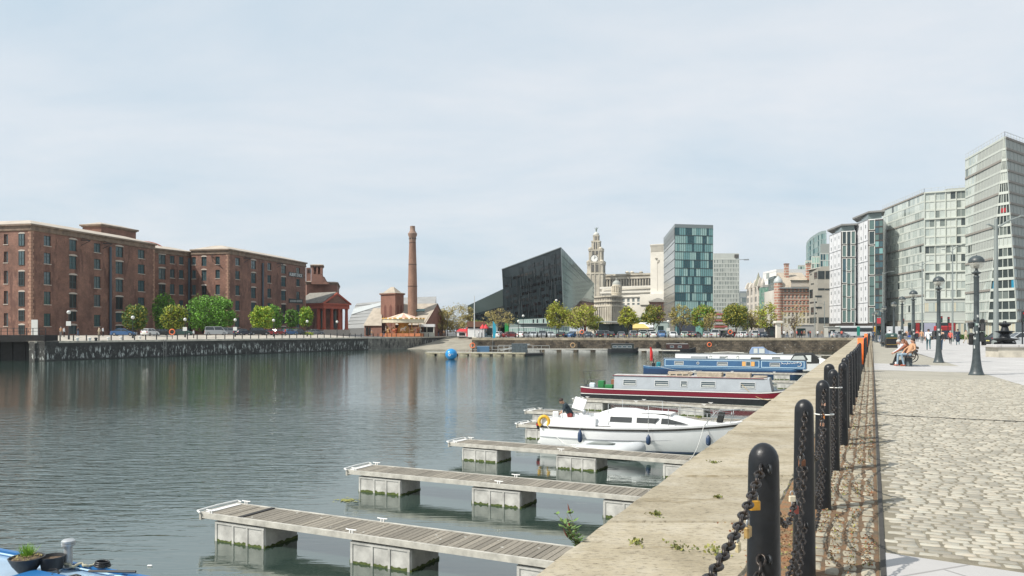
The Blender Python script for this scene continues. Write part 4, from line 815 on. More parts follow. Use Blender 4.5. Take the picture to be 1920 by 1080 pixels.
MB().ring((0, 0, 0), .2, .068, (0, -1, 0), 26, 10, 0, rad(-52)+rad(0), rad(232), sy=1.08).obj('buoy_body', mat('buoy_yellow', (.72, .42, .04), .55, var=.1, vs=10), hs_, smooth=180)
MB().tube([(0, 0, .14), (0, 0, .36)], .012).obj('strap', mat('white_rope', (.6, .6, .56), .8), hs_)
# mooring lines
wr_ = mat('white_rope', (.6, .6, .56), .8)
for k, (p_, q_, lab) in enumerate(((onb(bt, .2, -1.05, 1.0), V3(2.3, 27.6, -2.42), 'white stern line from the cabin boat to the third pontoon'), (onb(bt, 6.6, -.7, 1.2), V3(5.6, 25.2, -2.42), 'pale bow line crossing from the cabin boat to the third pontoon'), (onb(bt, 7.8, .1, 1.3), V3(eX(31)-.05, 31.4, -.1), 'short line from the cabin boat bow up to the quay'), (V3(16.2, 88.9, -2.3), V3(19.2, 80.9, -2.4), 'stern line of the blue narrowboat'))):
    MBt = MB(); MBt.tube([p_.lerp(q_, i/8)-Vector((0, 0, .22*math.sin(i/8*math.pi))) for i in range(9)], .011, 5); tag(MBt.obj('mooring_rope', wr_), lab, 'rope', 'mooring lines')
# dinghy
dg = thing('inflatable_dinghy', 'pale grey inflatable dinghy tied beside the white cabin boat', 'boat', (2.62, 30.55, WZ), math.atan2(-.47, .88))
tub = mat('pvc_grey', (.44, .46, .47), .45, var=.05, vs=3); q = MB()
path = [(0, -.5, .16), (.6, -.5, .17), (1.3, -.5, .19), (1.8, -.46, .22), (2.15, -.32, .27), (2.32, -.12, .31), (2.35, 0, .32), (2.32, .12, .31), (2.15, .32, .27), (1.8, .46, .22), (1.3, .5, .19), (.6, .5, .17), (0, .5, .16)]
path = [(x, y, z+.1) for x, y, z in path]; q.tube([(-.26, -.5, .24)]+path+[(-.26, .5, .24)], [.03]+[.235]*13+[.03], 16); q.obj('tube', tub, dg, smooth=180); [MB().tube([(x, y*1.47, z-.02) for x, y, z in path[:6]], .02, 5).obj('rubbing_band', mat('band_grey', (.12, .13, .14), .6), dg) for path in (path, [(x, -y, z) for x, y, z in path])]
MB().bx(-.02, .04, -.42, .42, .0, .32).obj('transom', mat('dinghy_board', (.2, .22, .23), .6), dg); MB().bx(0, 2.1, -.4, .4, .02, .06).obj('floor', mat('dinghy_floor', (.3, .33, .34), .6), dg); MB().bx(.9, 1.12, -.42, .42, .24, .27).obj('seat', mat('dinghy_board2', (.45, .46, .45), .6), dg)
q = MB(); q.tube([(.3, -.72, .2), (.9, -.73, .22), (1.5, -.7, .25)], .012, 5); q.tube([(1.6, -.62, .3), (2.2, -.45, .36)], .012, 5); q.tube([(1.2, -.5, .39), (1.9, -.4, .45)], .01, 5); q.obj('grab_rope', mat('dark_rope', (.06, .06, .06), .8), dg)
for k, (a, b, lab) in enumerate((((-.1, -.1, .42), (1.15, -.3, .36), 'pale oar with a blue and yellow blade in the dinghy'), ((.1, .3, .38), (1.35, .12, .50), 'dark folded cover lying in the dinghy'))):
    ap, bp_ = onb(dg, *a), onb(dg, *b); o = thing('oar' if k == 0 else 'rolled_cover', lab, 'oar' if k == 0 else 'cover', ap)
    if k == 0:
        dd = bp_-ap; MB().tube([(0, 0, 0), dd], .018, 6).obj('shaft', CLT, o); MB().rbx(dd*1.08, (.28, .12, .02), 0, Matrix.Rotation(math.atan2(dd.y, dd.x), 4, 'Z')).obj('blade', mat('oar_blue', (.05, .18, .35), .5), o); MB().rbx(dd*.93, (.12, .12, .022), 0, Matrix.Rotation(math.atan2(dd.y, dd.x), 4, 'Z')).obj('blade_band', mat('oar_yellow', (.65, .45, .05), .5), o)
    else:
        dd = bp_-ap; MB().tube([Vector((0, 0, 0)), dd*.3+Vector((0, 0, .03)), dd*.7, dd], [.02, .08, .1, .03], 8).obj('roll', mat('cover_grey', (.2, .22, .21), .7), o, smooth=180)
# scattered reddish floating litter behind the cabin boat
q = MB()
for k in range(700):
    D = R.uniform(38, 43); X = 3.2+R.random()*11; X = max(X, 3.5); 
    if X > eX(D)-.5: continue
    s_ = R.uniform(.02, .09); a = R.uniform(0, 3); q.add([(X+s_*math.cos(a+j*1.57), D+s_*math.sin(a+j*1.57)*.6, WZ+.012) for j in range(4)], [(0, 1, 2, 3)], R.randrange(2))
tag(q.obj('floating_litter', [mat('litter_red', (.16, .05, .06), .8), mat('litter_grey', (.3, .27, .25), .8)]), 'reddish scum and litter floating behind the white cabin boat', 'litter', kind='stuff')
q = MB()
for k in range(90):
    a = R.uniform(0, 6.28); r = abs(R.gauss(0, .16)); X, Y = -4.6+r*math.cos(a)*1.3, 22.4+r*math.sin(a); s_ = R.uniform(.01, .05); q.add([(X+s_*math.cos(a+j*2.1)*2, Y+s_*math.sin(a+j*2.1), WZ+.012+.01*R.random()) for j in range(3)], [(0, 1, 2)], 0)
tag(q.obj('floating_weed', YG), 'small raft of green weed floating left of the second pontoon', 'weed', kind='stuff')
tag(MB().bbx(-.05, .05, -.02, .02, 0, .02, .01).obj('floating_scrap', CLT, None, PZ(281, 1061, WZ+.01)), 'white scrap floating near the blue roof', 'litter')
# ================================================================ blue boat in the near left corner
BLR = mat('blue_roof', (.30, .42, .54), .22, var=.1, vs=2); BLE = mat('blue_edge', (.02, .13, .33), .35)  # roof blue paled by sky sheen put into its colour
fd = Vector((2.65, -1.26, 0)).normalized(); fn = Vector((-fd.y, fd.x, 0)); far_l = Vector((-7.0, 10.87, 0)); Lf = 9.0
org_ = far_l+fd*(3.15)-fn*.85     # right end centre of the roof
nb = thing('narrowboat', 'blue narrowboat roof with raised blue edge in the near left corner', 'boat', (org_.x, org_.y, WZ), math.atan2(fd.y, fd.x), 'narrowboats moored in the dock')
zt = -1.33-WZ
m = MB(); m.loft([[(x, -.85, .8), (x, -.83, zt-.03), (x, 0, zt+.03), (x, .83, zt-.03), (x, .85, .8)] for x in (-Lf, 0)]); m.obj('cabin', [BLR], nb)
m = MB(); m.bx(-Lf, 0, .80, .86, zt-.06, zt+.03); m.bx(-Lf, 0, -.86, -.80, zt-.06, zt+.03); m.bx(-.06, 0.02, -.86, .86, zt-.06, zt+.028); m.obj('roof_edge', BLE, nb)
m = MB(); m.bx(-Lf, 0, .745, .765, zt-.0, zt+.012); m.obj('pale_line', lblu, nb)
m = MB(); m.loft([[(x, -w_, .8), (x, -w_*.9, -.4), (x, w_*.9, -.4), (x, w_, .8)] for x, w_ in ((-Lf, 1), (.4, 1), (1.4, .8), (2.3, .35), (2.7, .04))]); m.obj('hull', navy, nb)
m = MB(); m.bx(-1.6, -.45, -.35, .35, zt+.02, zt+.07); m.obj('hatch', BLE, nb)
# pots, flue, hose
def rl(px, D): return P(px, D)
potm = mat('black_pot', (.03, .032, .035), .5); soil = mat('pot_soil', (.10, .07, .045), .95, var=.5, vs=40, bump=.01, bs=60)
pz = -1.31
t = thing('plant_pot', 'round black bowl with bright grass and moss on the blue roof', 'plant pot', (*P(50, 9.85)[:2], pz))
MB().lathe([(.02, 0), (.10, .0), (.16, .08), (.20, .16), (.205, .175), (.19, .175), (.18, .15), (.02, .15)], 24).obj('pot', potm, t, smooth=50); MB().lathe([(.18, .14), (.15, .165), (.08, .18), (.005, .185)], 18).obj('soil', soil, t)
m = MB()
for k in range(150):
    a = R.uniform(0, 6.28); r = R.uniform(0, .05); b0 = Vector((.0+r*math.cos(a), .02+r*math.sin(a), .15)); tip = b0+Vector((R.gauss(0, .05), R.gauss(0, .05), R.uniform(.08, .2))); s_ = Vector((.004, 0, 0)); m.add([b0-s_, b0+s_, (b0+tip)/2+s_, tip, (b0+tip)/2-s_], [(0, 1, 2, 3, 4)])
m.obj('grass', mat('bright_grass', (.16, .32, .03), .6, var=.3, vs=20), t)
m = MB()
for k in range(260):
    a = R.uniform(0, 6.28); r = R.uniform(.03, .17); c = Vector((r*math.cos(a), r*math.sin(a), .17+R.random()*.025)); s_ = R.uniform(.005, .014); m.add([c+Vector((s_*math.cos(j*2.1+a), s_*math.sin(j*2.1+a), s_*R.uniform(-1, 1))) for j in range(3)], [(0, 1, 2)])
m.obj('moss', mat('dry_moss', (.30, .30, .10), .9, var=.5, vs=30, col2=(.28, .18, .1)), t)
t = thing('plant_pot', 'smaller black empty pot behind the bowl of grass', 'plant pot', (*P(98, 9.95)[:2], pz)); MB().lathe([(.02, 0), (.12, 0), (.145, .15), (.15, .16), (.14, .16), (.13, .12), (.02, .12)], 20).obj('pot', potm, t, smooth=50); MB().lathe([(.13, .12), (.005, .13)], 14).obj('soil', soil, t)
t = thing('roof_flue', 'round galvanised flue with capped top standing on the blue roof', 'flue', (*P(128, 10.1)[:2], pz-.02)); g = mat('galvanised', (.48, .5, .51), .4, .5, var=.1, vs=10)
MB().lathe([(.09, 0), (.09, .01), (.052, .02), (.05, .27)], 22).obj('pipe', g, t, smooth=40); MB().lathe([(.078, .265), (.08, .27), (.08, .295), (.07, .30), (.08, .305), (.08, .33), (.06, .345), (.0, .35)], 24).obj('cap', g, t, smooth=40)
m = MB()
for k in range(3): m.ring((0, 0, .02+k*.022), .09-.008*k, .012, (.1, .05, 1), 22, 7)
tag(m.obj('coiled_hose', mat('black_rubber', (.012, .012, .013), .45), None, (*P(192, 9.95)[:2], pz+.02), smooth=180), 'coil of black hose on the blue roof near its edge', 'hose')
m = MB(); pts = [Vector((math.sin(i*.9)*.08+i*.05-.5, math.cos(i*.7)*.05-.03*i, .02+.02*math.sin(i*1.7))) for i in range(22)]; m.tube(pts, .013, 6)
tag(m.obj('loose_hose', mat('black_rubber', (.012, .012, .013), .45), None, (*P(165, 9.75)[:2], pz+.01), smooth=180), 'loose black hose trailing across the blue roof', 'hose')
m = MB(); pts = [Vector((i*.03-.2, .05*math.sin(i*1.1), .02+.015*math.cos(i*1.9))) for i in range(14)]; m.tube(pts, .017, 6)
tag(m.obj('rope_pile', mat('old_rope', (.33, .32, .24), .9, var=.4, vs=40), None, (*P(148, 10.0)[:2], pz+.01), smooth=180), 'small heap of pale old rope beside the flue', 'rope')
tag(MB().tube([(-.25, 0, .02), (.35, -.06, .03)], .016, 6).obj('boat_pole', mat('black_rubber', (.012, .012, .013), .45), None, (*P(205, 9.75)[:2], pz+.01)), 'short black pole lying near the right end of the blue roof', 'pole')
# ================================================================ building helpers
V = Vector
def V2(p): return Vector((p[0], p[1], 0))
def ucol(px, p0, p1):
    d = (V2(p1)-V2(p0)).normalized(); k = (px-960)/F; return (k*p0[1]-p0[0])/(d.x-k*d.y)
def facade(mb, p0, p1, z0, z1, ops, dep=.3, m=0, mr=0):
    p0 = V2(p0); p1 = V2(p1); d = (p1-p0).normalized(); L_ = (p1-p0).length; nin = V((-d.y, d.x, 0))
    us = sorted({0, L_, *[o[0] for o in ops], *[o[1] for o in ops]}); zs = sorted({z0, z1, *[o[2] for o in ops], *[o[3] for o in ops]})
    def pt(u, z, q=0): r = p0+d*u+nin*q; return (r.x, r.y, z)
    for a, b in zip(us, us[1:]):
        run = None
        for c, e in zip(zs, zs[1:]):
            um, zm = (a+b)/2, (c+e)/2
            if any(o[0] < um < o[1] and o[2] < zm < o[3] for o in ops): continue
            mb.quad(pt(a, c), pt(b, c), pt(b, e), pt(a, e), m)
    for a, b, c, e in ops:
        mb.quad(pt(a, c), pt(a, c, dep), pt(a, e, dep), pt(a, e), mr); mb.quad(pt(b, c, dep), pt(b, c), pt(b, e), pt(b, e, dep), mr)
        mb.quad(pt(a, e), pt(a, e, dep), pt(b, e, dep), pt(b, e), mr); mb.quad(pt(a, c, dep), pt(a, c), pt(b, c), pt(b, c, dep), mr)
WINC = {}
def winmesh(w, h, nx, ny, fm, gm, sm, dep, arch=0, sill=True, fw=.07):
    key = (round(w, 2), round(h, 2), nx, ny, fm.name, gm.name, sm.name if sm else '', dep, arch)
    if key in WINC: return WINC[key]
    b = MB(); b.bx(-w/2, w/2, dep-.05, dep, 0, h, 1)
    for x in [-w/2+fw/2, w/2-fw/2]+[-w/2+w*i/nx for i in range(1, nx)]: b.bx(x-fw/2, x+fw/2, dep-.11, dep-.051, 0, h, 0)
    for z in [fw/2, h-fw/2]+[h*i/ny for i in range(1, ny)]: b.bx(-w/2+fw, w/2-fw, dep-.10, dep-.052, z-fw/2, z+fw/2, 0)
    if sill and sm: b.bx(-w/2-.12, w/2+.12, -.10, dep-.12, -.16, -.003, 2)
    if arch and sm:
        pts = [(-w/2-.15, h), (-w/2-.15, h+.12)]+[(-w/2*math.cos(a)*1.1, h+.12+arch*math.sin(a)) for a in [math.pi*i/8 for i in range(1, 8)]]+[(w/2+.15, h+.12), (w/2+.15, h)]
        b.extr([(x, -.05, z) for x, z in pts], (0, .08, 0), 2)
    o = b.obj('window', [fm, gm, sm or fm]); me = o.data; bpy.data.objects.remove(o); WINC[key] = me; return me
def put_win(t, p0, p1, uc, z, me, name='window'):
    p0 = V2(p0); d = (V2(p1)-p0).normalized(); w = p0+d*uc; Mi = TM[t.name].inverted(); l = Mi @ V((w.x, w.y, z)); rz0 = TM[t.name].to_euler().z
    return link(name, me, t, l, math.atan2(d.y, d.x)-rz0)
BUDGET = {}
def bil(q, u, v): return q[0].lerp(q[1], u).lerp(q[3].lerp(q[2], u), v)
def curtain(t, quad, nu, nv, framem, panes, fw=.18, sh=.35, out=.12, limit=100, skip=None, wts=None, mull=True, name='window', subdiv=None, pick=None):
    """curtain wall on a quad (bl, br, tr, tl): frame part + windows"""
    q = [V(p) for p in quad]; nrm = (q[1]-q[0]).cross(q[3]-q[0]).normalized(); fr = MB(); W_ = (q[1]-q[0]).length; H_ = (q[3]-q[0]).length
    if nrm.dot(V((0, 0, H))-q[0]) < 0: nrm = -nrm
    for j in range(nv+1):
        v = j/nv; a, b = bil(q, 0, v), bil(q, 1, v); up = V((0, 0, sh/2)); fr.loft([[a-up, b-up, b+up, a+up], [p+nrm*out for p in (a-up, b-up, b+up, a+up)]])
    if mull:
        for i in range(nu+1):
            u = i/nu; a, b = bil(q, u, 0), bil(q, u, 1); s = (q[1]-q[0]).normalized()*fw/2; fr.loft([[a-s, a+s, b+s, b-s], [p+nrm*(out*.8) for p in (a-s, a+s, b+s, b-s)]])
    fr.obj('facade_frame', framem, t, world=True)
    ou, ov = fw*.5/W_, sh*.5/H_
    for j in range(nv):
        for i in range(nu):
            if skip and skip(i, j): continue
            u0, u1, v0, v1 = i/nu+ou, (i+1)/nu-ou, j/nv+ov, (j+1)/nv-ov
            r = [bil(q, *x) for x in ((u0, v0), (u1, v0), (u1, v1), (u0, v1))]; mi = pick(i, j) if pick else (R.choices(range(len(panes)), wts)[0] if wts else R.randrange(len(panes)))
            BUDGET.setdefault(t.name, (t, panes, []))[2].append((r, nrm.copy(), mi, panes))
def flush_windows(limit=100):
    for t, panes, lst in BUDGET.values():
        lst.sort(key=lambda e: e[0][0].length-8*(e[0][0]-e[0][2]).length); rest = MB(); allm = []
        for k, (r, nrm, mi, pn) in enumerate(lst):
            box = [[p-nrm*.05 for p in r], [p+nrm*.05 for p in r]]
            if k < limit: MB().loft(box).obj('window', pn[mi], t, world=True)
            else:
                if pn[mi] not in allm: allm.append(pn[mi])
                rest.loft(box, allm.index(pn[mi]))
        if rest.v: tag(rest.obj('more_windows', allm, t, world=True), kind='stuff')
def core(t, poly, z0, z1, m, mt=None, name='wall'):
    return MB().prism(poly, z0, z1, 0, 1 if mt else None).obj(name, [m, mt] if mt else m, t, world=True)
def base(poly): x = sum(p[0] for p in poly)/len(poly); y = sum(p[1] for p in poly)/len(poly); return (x, y, 0)
# ================================================================ brick warehouses (left)
brick = bricky('warehouse_brick', (.27, .125, .085), (.205, .095, .068), (.18, .13, .10), 1, .45, .15, .02, .85, stain=((.12, .06, .045), 0, 24, .35, .10, .53), stv=.5, bump=.006, vs=.3)
brick2 = bricky('red_brick', (.29, .13, .09), (.235, .105, .075), (.2, .13, .1), 1, .4, .13, .02, .85, stv=.3, bump=.006, vs=.3)
stone_c = mat('cornice_stone', (.20, .145, .105), .85, var=.3, vs=.8, bump=.01, bs=6); quoin = mat('quoin_stone', (.34, .2, .14), .85, var=.2, vs=2)
WFW = mat('window_frame_dark', (.035, .06, .065), .5); sillm = mat('sill_stone', (.46, .40, .34), .8, var=.15, vs=3); roofp = mat('pale_roof', (.42, .37, .31), .8, var=.15, vs=.5)
WGL = mat('warehouse_glass', (.06, .10, .11), .08, spec=.8); WGD = mat('dark_opening', (.012, .014, .014), .4)
rows = [(19.6, 21.7), (15.8, 18.1), (11.4, 14.1), (7.2, 9.9), (2.6, 5.3)]; lrows = [(19.2, 21.7), (15.2, 18.1), (10.9, 13.9), (6.7, 9.7), (3.7, 5.9), (.9, 2.8)]
def whouse(t, p0, p1, cols, zt=22.4, zb=0, quoins=(True, True), m=brick, nm='wall'):
    ops = []; ws = []; L_ = (V2(p1)-V2(p0)).length
    for px, w, kind in cols:
        u = ucol(px, p0, p1)
        for k, (a, b) in enumerate(rows if kind == 'w' else lrows):
            ops.append((u-w/2, u+w/2, a, b)); ws.append((u, w, a, b, kind, k))
    b = MB(); facade(b, p0, p1, zb, zt, ops, .32); b.obj(nm, m, t, world=True)
    for u, w, a, c, kind, k in ws:
        if kind == 'w': me = winmesh(w, c-a, 2, 3, WFW, WGL, sillm, .3)
        else: me = winmesh(w, c-a, 2, 2 if k < 3 else 1, WFW, WGL if (k < 2 or R.random() < .3) else WGD, sillm, .3, arch=.28, sill=False, fw=.14)
        put_win(t, p0, p1, u, a, me, 'window' if kind == 'w' else 'loading_door')
    d = (V2(p1)-V2(p0)).normalized(); nout = V((d.y, -d.x, 0))
    for q, (ucen, sg) in zip(quoins, ((0, 1), (L_, -1))):
        if not q: continue
        qb = MB(); z = zb
        for k in range(int((zt-zb)/.62)):
            ln = .75 if k % 2 else .45; a = V2(p0)+d*ucen; c = a+d*sg*ln; qb.loft([[(p.x, p.y, z+.03), (p.x, p.y, z+.59)] for p in (a-nout*.02, c-nout*.02, c+nout*.035, a+nout*.035)], closed=False, cap=False) if False else qb.extr([(a.x, a.y, z+.03), (c.x, c.y, z+.03), (c.x, c.y, z+.59), (a.x, a.y, z+.59)], nout*.035); z += .62
        qb.obj('quoins', quoin, t, world=True)
def cornice(t, poly, z, h=1.3, over=.45, m=None, roof=1.6, rm=None, rin=5):
    n = len(poly); cx = sum(p[0] for p in poly)/n; cy = sum(p[1] for p in poly)/n
    def off(o):
        r = []
        for i in range(n):
            a, b, c = V2(poly[i-1]), V2(poly[i]), V2(poly[(i+1) % n]); d1 = (b-a).normalized(); d2 = (c-b).normalized(); n1 = V((d1.y, -d1.x, 0)); n2 = V((d2.y, -d2.x, 0)); s = n1+n2; r.append(b+s*(o/(1+n1.dot(n2))))
        return r
    mb = MB(); rg = [[(p.x, p.y, zz) for p in off(o)] for o, zz in ((.02, z-.05), (over*.4, z), (over*.5, z+.2), (over*.25, z+.25), (over*.25, z+h-.35), (over, z+h-.3), (over, z+h))]
    mb.loft(rg); mb.obj('cornice', m or stone_c, t, world=True)
    mb = MB(); mb.loft([[(p.x, p.y, zz) for p in off(o)] for o, zz in ((over+.02, z+h+.003), (over+.02, z+h+.12), (-.6, z+h+.35), (-rin, z+h+roof))]); mb.obj('roof', rm or roofp, t, world=True)
C1 = (-99.2, 165); R1 = (-91, 203.7); L1 = (-129, 171.3); K1 = (-120, 210)
t = thing('warehouse', 'large five-storey brick dock warehouse at the far left', 'warehouse', (-99.2, 165, .3), 0, 'brick dock warehouses')
whouse(t, C1, R1, [(89, 1.9, 'w'), (137, 2.2, 'l'), (182.5, 2.1, 'w'), (224, 2.6, 'l'), (265, 2.5, 'w')])
whouse(t, L1, C1, [(11, 1.0, 'w')], quoins=(False, True), nm='wall')
p0, p1 = L1, C1; 
ub = ucol(38, L1, C1); 
bmb = MB(); 
for k, (a, b) in enumerate(lrows): put_win(t, L1, C1, ub+.35, a, winmesh(1.35, b-a, 2, 2, WFW, WGL if k < 2 else WGD, sillm, -.02, arch=.22, sill=False, fw=.1), 'loading_door')
core(t, [L1, (-99.6, 165.4), (-91.4, 203.4), K1], -.2, 22.3, mat('brick_core', (.12, .06, .045), .9), None, 'rear_wall')
cornice(t, [L1, C1, R1, K1], 22.35)
def pipe(t, px, p0, p1, z0, z1, r=.28, m=None):
    u = ucol(px, p0, p1); d = (V2(p1)-V2(p0)).normalized(); no = V((d.y, -d.x, 0)); q = V2(p0)+d*u+no*(r+.05); b = MB(); b.cyl((q.x, q.y, z0), (q.x, q.y, z1), r, None, 10)
    b.obj('drainpipe', m or mat('blue_grey_pipe', (.06, .085, .11), .6), t, world=True, smooth=60)
pipe(t, 205, C1, R1, .4, 21.3)
def hoist(t, px, p0, p1, z, m=None):
    u = ucol(px, p0, p1); d = (V2(p1)-V2(p0)).normalized(); no = V((d.y, -d.x, 0)); q = V2(p0)+d*u; b = MB(); a = q+V((0, 0, z)); e = q+no*1.8+d*.8+V((0, 0, z-.1)); b.bar(a, e, .18, .18); b.bar(q+V((0, 0, z-1.2)), e, .1, .1); b.bar(q+V((0, 0, z+.6)), e, .08, .08); b.obj('hoist_jib', m or IRON, t, world=True)
for px in (152, 193): hoist(t, px, C1, R1, 21.9)
t2 = thing('rooftop_hut', 'brick stair hut with a pale pyramid cap on the left warehouse roof', 'roof hut', (-101, 195, 24)); pl = [(-105.5, 196.5), (-100.3, 195.2), (-97.3, 207), (-102.5, 208.3)]
core(t2, pl, 24.2, 27.2, brick, None, 'wall'); cornice(t2, pl, 27.1, .5, .5, roof=.9, rin=2.4)
# link block in the shade
C2 = (-76.5, 215.7); R2 = (-67, 259.8); L2 = (-87.3, 218.0)
A3 = (-94.2, 207.5); B3 = (-87.7, 221)
t = thing('warehouse', 'recessed shaded link block between the two brick warehouses', 'warehouse', (-93, 214, .3), 0, 'brick dock warehouses')
whouse(t, A3, B3, [(304, 2.2, 'l'), (323, 1.5, 'w'), (340, 1.5, 'w')], zt=22.0, quoins=(False, False)); core(t, [(-94.7, 207.9), (-88.1, 221.2), (-110, 235), (-118, 214)], -.2, 21.95, mat('brick_core', (.12, .06, .045), .9), None, 'rear_wall')
cornice(t, [A3, B3, (-110, 236), (-119, 213)], 22.0, 1.2, .4, roof=1.4)
pipe(t, 353, A3, B3, .4, 21.5)
q = MB(); q.ring((-100, 216, 23.0), 6, .22, (.1, -1, 0), 16, 5, 0, rad(20), rad(160), sy=.45); q.obj('arched_roof_rib', mat('red_rib', (.35, .13, .09), .7), t, world=True)
t = thing('warehouse', 'second brick warehouse with a pale stone cornice and white lettered sign', 'warehouse', (-76.5, 215.7, .3), 0, 'brick dock warehouses')
whouse(t, C2, R2, [(445.5, 2.2, 'w'), (475.5, 2.6, 'l'), (505, 2.2, 'w'), (531.8, 2.9, 'l'), (559, 2.4, 'w')]); whouse(t, L2, C2, [(363.5, 1.2, 'w'), (382.5, 1.5, 'l'), (408, 1.3, 'w')], quoins=(False, True))
core(t, [(-87.3, 218.4), (-76.9, 216.1), (-67.4, 259.4), (-92, 264)], -.2, 22.3, mat('brick_core', (.12, .06, .045), .9), None, 'rear_wall'); cornice(t, [L2, C2, R2, (-92, 265)], 22.35)
pipe(t, 491, C2, R2, .4, 21.3)
for px in (457, 519): hoist(t, px, C2, R2, 21.9)
hoist(t, 399, L2, C2, 21.6)
def sign(t, px0, px1, y0, y1, p0, p1, txt, face, ink, name='sign'):
    u0, u1 = ucol(px0, p0, p1), ucol(px1, p0, p1); d = (V2(p1)-V2(p0)).normalized(); no = V((d.y, -d.x, 0)); c = V2(p0)+d*(u0+u1)/2; D = c.y; z0, z1 = zat(y1, D), zat(y0, D)
    M = Matrix.Translation(c+no*.12+V((0, 0, (z0+z1)/2))) @ Matrix.Rotation(math.atan2(d.y, d.x), 4, 'Z') @ Matrix.Rotation(rad(90), 4, 'X')
    w_, h_ = u1-u0, z1-z0; b = MB(); b.T = M; b.bx(-w_/2, w_/2, -h_/2, h_/2, -.05, .0); o = b.obj(name, face, t, world=True)
    if txt:
        tb = text_mb(txt, 1, .02); xs = [v.x for v in tb.v]; ys = [v.y for v in tb.v]; sx = w_*.92/(max(xs)-min(xs)); sy = h_*.72/(max(ys)-min(ys)); cy = (max(ys)+min(ys))/2; cx = (max(xs)+min(xs))/2
        tb.v = [M @ V(((v.x-cx)*sx, (v.y-cy)*sy, .02+v.z)) for v in tb.v]; tb.obj('lettering', ink, o, world=True)
sgd = mat('sign_dark', (.02, .035, .035), .6); ink = mat('sign_white', (.75, .76, .74), .6)
sign(t, 541, 567, 511.5, 519.5, C2, R2, 'ALBERT DOCK', sgd, ink); sign(t, 541, 567, 560.5, 568.5, C2, R2, '', sgd, ink)
# illegible second line: rows of small pale strokes
u0, u1 = ucol(543, C2, R2), ucol(565, C2, R2); d = (V2(R2)-V2(C2)).normalized(); no = V((d.y, -d.x, 0)); q = MB(); u = u0
while u < u1:
    w_ = R.uniform(.12, .3); c = V2(C2)+d*u+no*.16; zz = zat(564.5, c.y)
    if not .47 < (u-u0)/(u1-u0) < .53: q.loft([[c+V((0, 0, zz-.32)), c+d*w_+V((0, 0, zz-.32)), c+d*w_+V((0, 0, zz+.32)), c+V((0, 0, zz+.32))], [p+no*.03 for p in (c+V((0, 0, zz-.32)), c+d*w_+V((0, 0, zz-.32)), c+d*w_+V((0, 0, zz+.32)), c+V((0, 0, zz+.32)))]])
    u += w_+.16
q.obj('faded_lettering', mat('faded_ink', (.4, .42, .4), .6), t, world=True)
# traffic office: brick tower block behind and red portico in front
t = thing('brick_tower_block', 'brick block with open arched turret behind the red portico', 'building', (-66, 275, 0)); D = 276
pl = [P(575, D)[:2], P(632, D+4)[:2], P(636, D+30)[:2], P(560, D+30)[:2]]; core(t, pl, 0, zat(533, D), brick2); cornice(t, pl, zat(533, D), .8, .4, roof=.5)
pl = [P(583.5, D-.3)[:2], P(604.5, D-.2)[:2], P(606, D+7)[:2], P(584, D+7)[:2]]; q = MB(); q.prism(pl, zat(533, D), zat(514, D))
for a, b in ((583.5, 588), (593, 596), (600.5, 604.5)): q.prism([P(a, D-.3)[:2], P(b, D-.3)[:2], P(b, D+1)[:2], P(a, D+1)[:2]], zat(514, D), zat(500, D))
q.prism([P(583.5, D+5)[:2], P(604.5, D+5)[:2], P(605.5, D+7)[:2], P(584, D+7)[:2]], zat(514, D), zat(500, D)); q.obj('turret', brick2, t, world=True); cornice(t, pl, zat(500, D), .55, .35, roof=.3, rin=1)
q = MB(); a = P(604.5, D-.2); q.extr([a+V((0, 0, zat(533, D))), P(616, D-.1)+V((0, 0, zat(533, D))), P(609, D-.1)+V((0, 0, zat(526, D))), a+V((0, 0, zat(518, D)))], (0, 3, 0)); q.obj('swept_gable', brick2, t, world=True)
pl = [P(574, D+2)[:2], P(583, D+2)[:2], P(583, D+9)[:2], P(574, D+9)[:2]]; core(t, pl, zat(533, D), zat(501, D), brick2, None, 'annex'); q = MB()
for a in (576.5, 580): q.loft([[P(a, D+1.9)+V((0, 0, zat(511, D))), P(a+1.8, D+1.9)+V((0, 0, zat(511, D))), P(a+1.8, D+1.9)+V((0, 0, zat(504, D))), P(a, D+1.9)+V((0, 0, zat(504, D)))], [P(a, D+2.1)+V((0, 0, zat(511, D))), P(a+1.8, D+2.1)+V((0, 0, zat(511, D))), P(a+1.8, D+2.1)+V((0, 0, zat(504, D))), P(a, D+2.1)+V((0, 0, zat(504, D)))]])
q.obj('slot_window', WGD, t, world=True)
redp = mat('red_portico_paint', (.42, .095, .055), .6, var=.12, vs=1.5)
pa = V((-61.2, 260, 0)); pb = V((-54.7, 268, 0)); pd = (pb-pa).normalized(); pn = V((-pd.y, pd.x, 0)); t = thing('portico_building', 'red classical portico with four columns and a slate roof', 'building', (pa.x, pa.y, 0), math.atan2(pd.y, pd.x)); Lp = (pb-pa).length
q = MB(); q.bx(-.5, Lp+.5, -.6, 14, 0, .9); q.bx(-.3, Lp+.3, -.4, 14, .9, 2.0); q.obj('plinth', sillm, t)
for k in range(4):
    x = .55+(Lp-1.1)*k/3; MB().lathe([(.75, 2.0), (.75, 2.25), (.58, 2.35), (.56, 4), (.47, 8.4), (.62, 8.6), (.68, 8.9)], 18, 0, (x, .5, 0)).obj('column', redp, t, smooth=40)
for k in range(2): MB().lathe([(.6, 2.0), (.58, 8.9)], 14, 0, (.55, 3.4+k*0+.01, 0) if k == 0 else (Lp-.55, 3.4, 0)).obj('column', redp, t, smooth=40)
q = MB(); q.bx(-.15, Lp+.15, -.2, 14, 8.9, 10.2); q.bx(-.6, Lp+.6, -.7, 14.3, 10.2, 10.6); q.obj('entablature', redp, t)
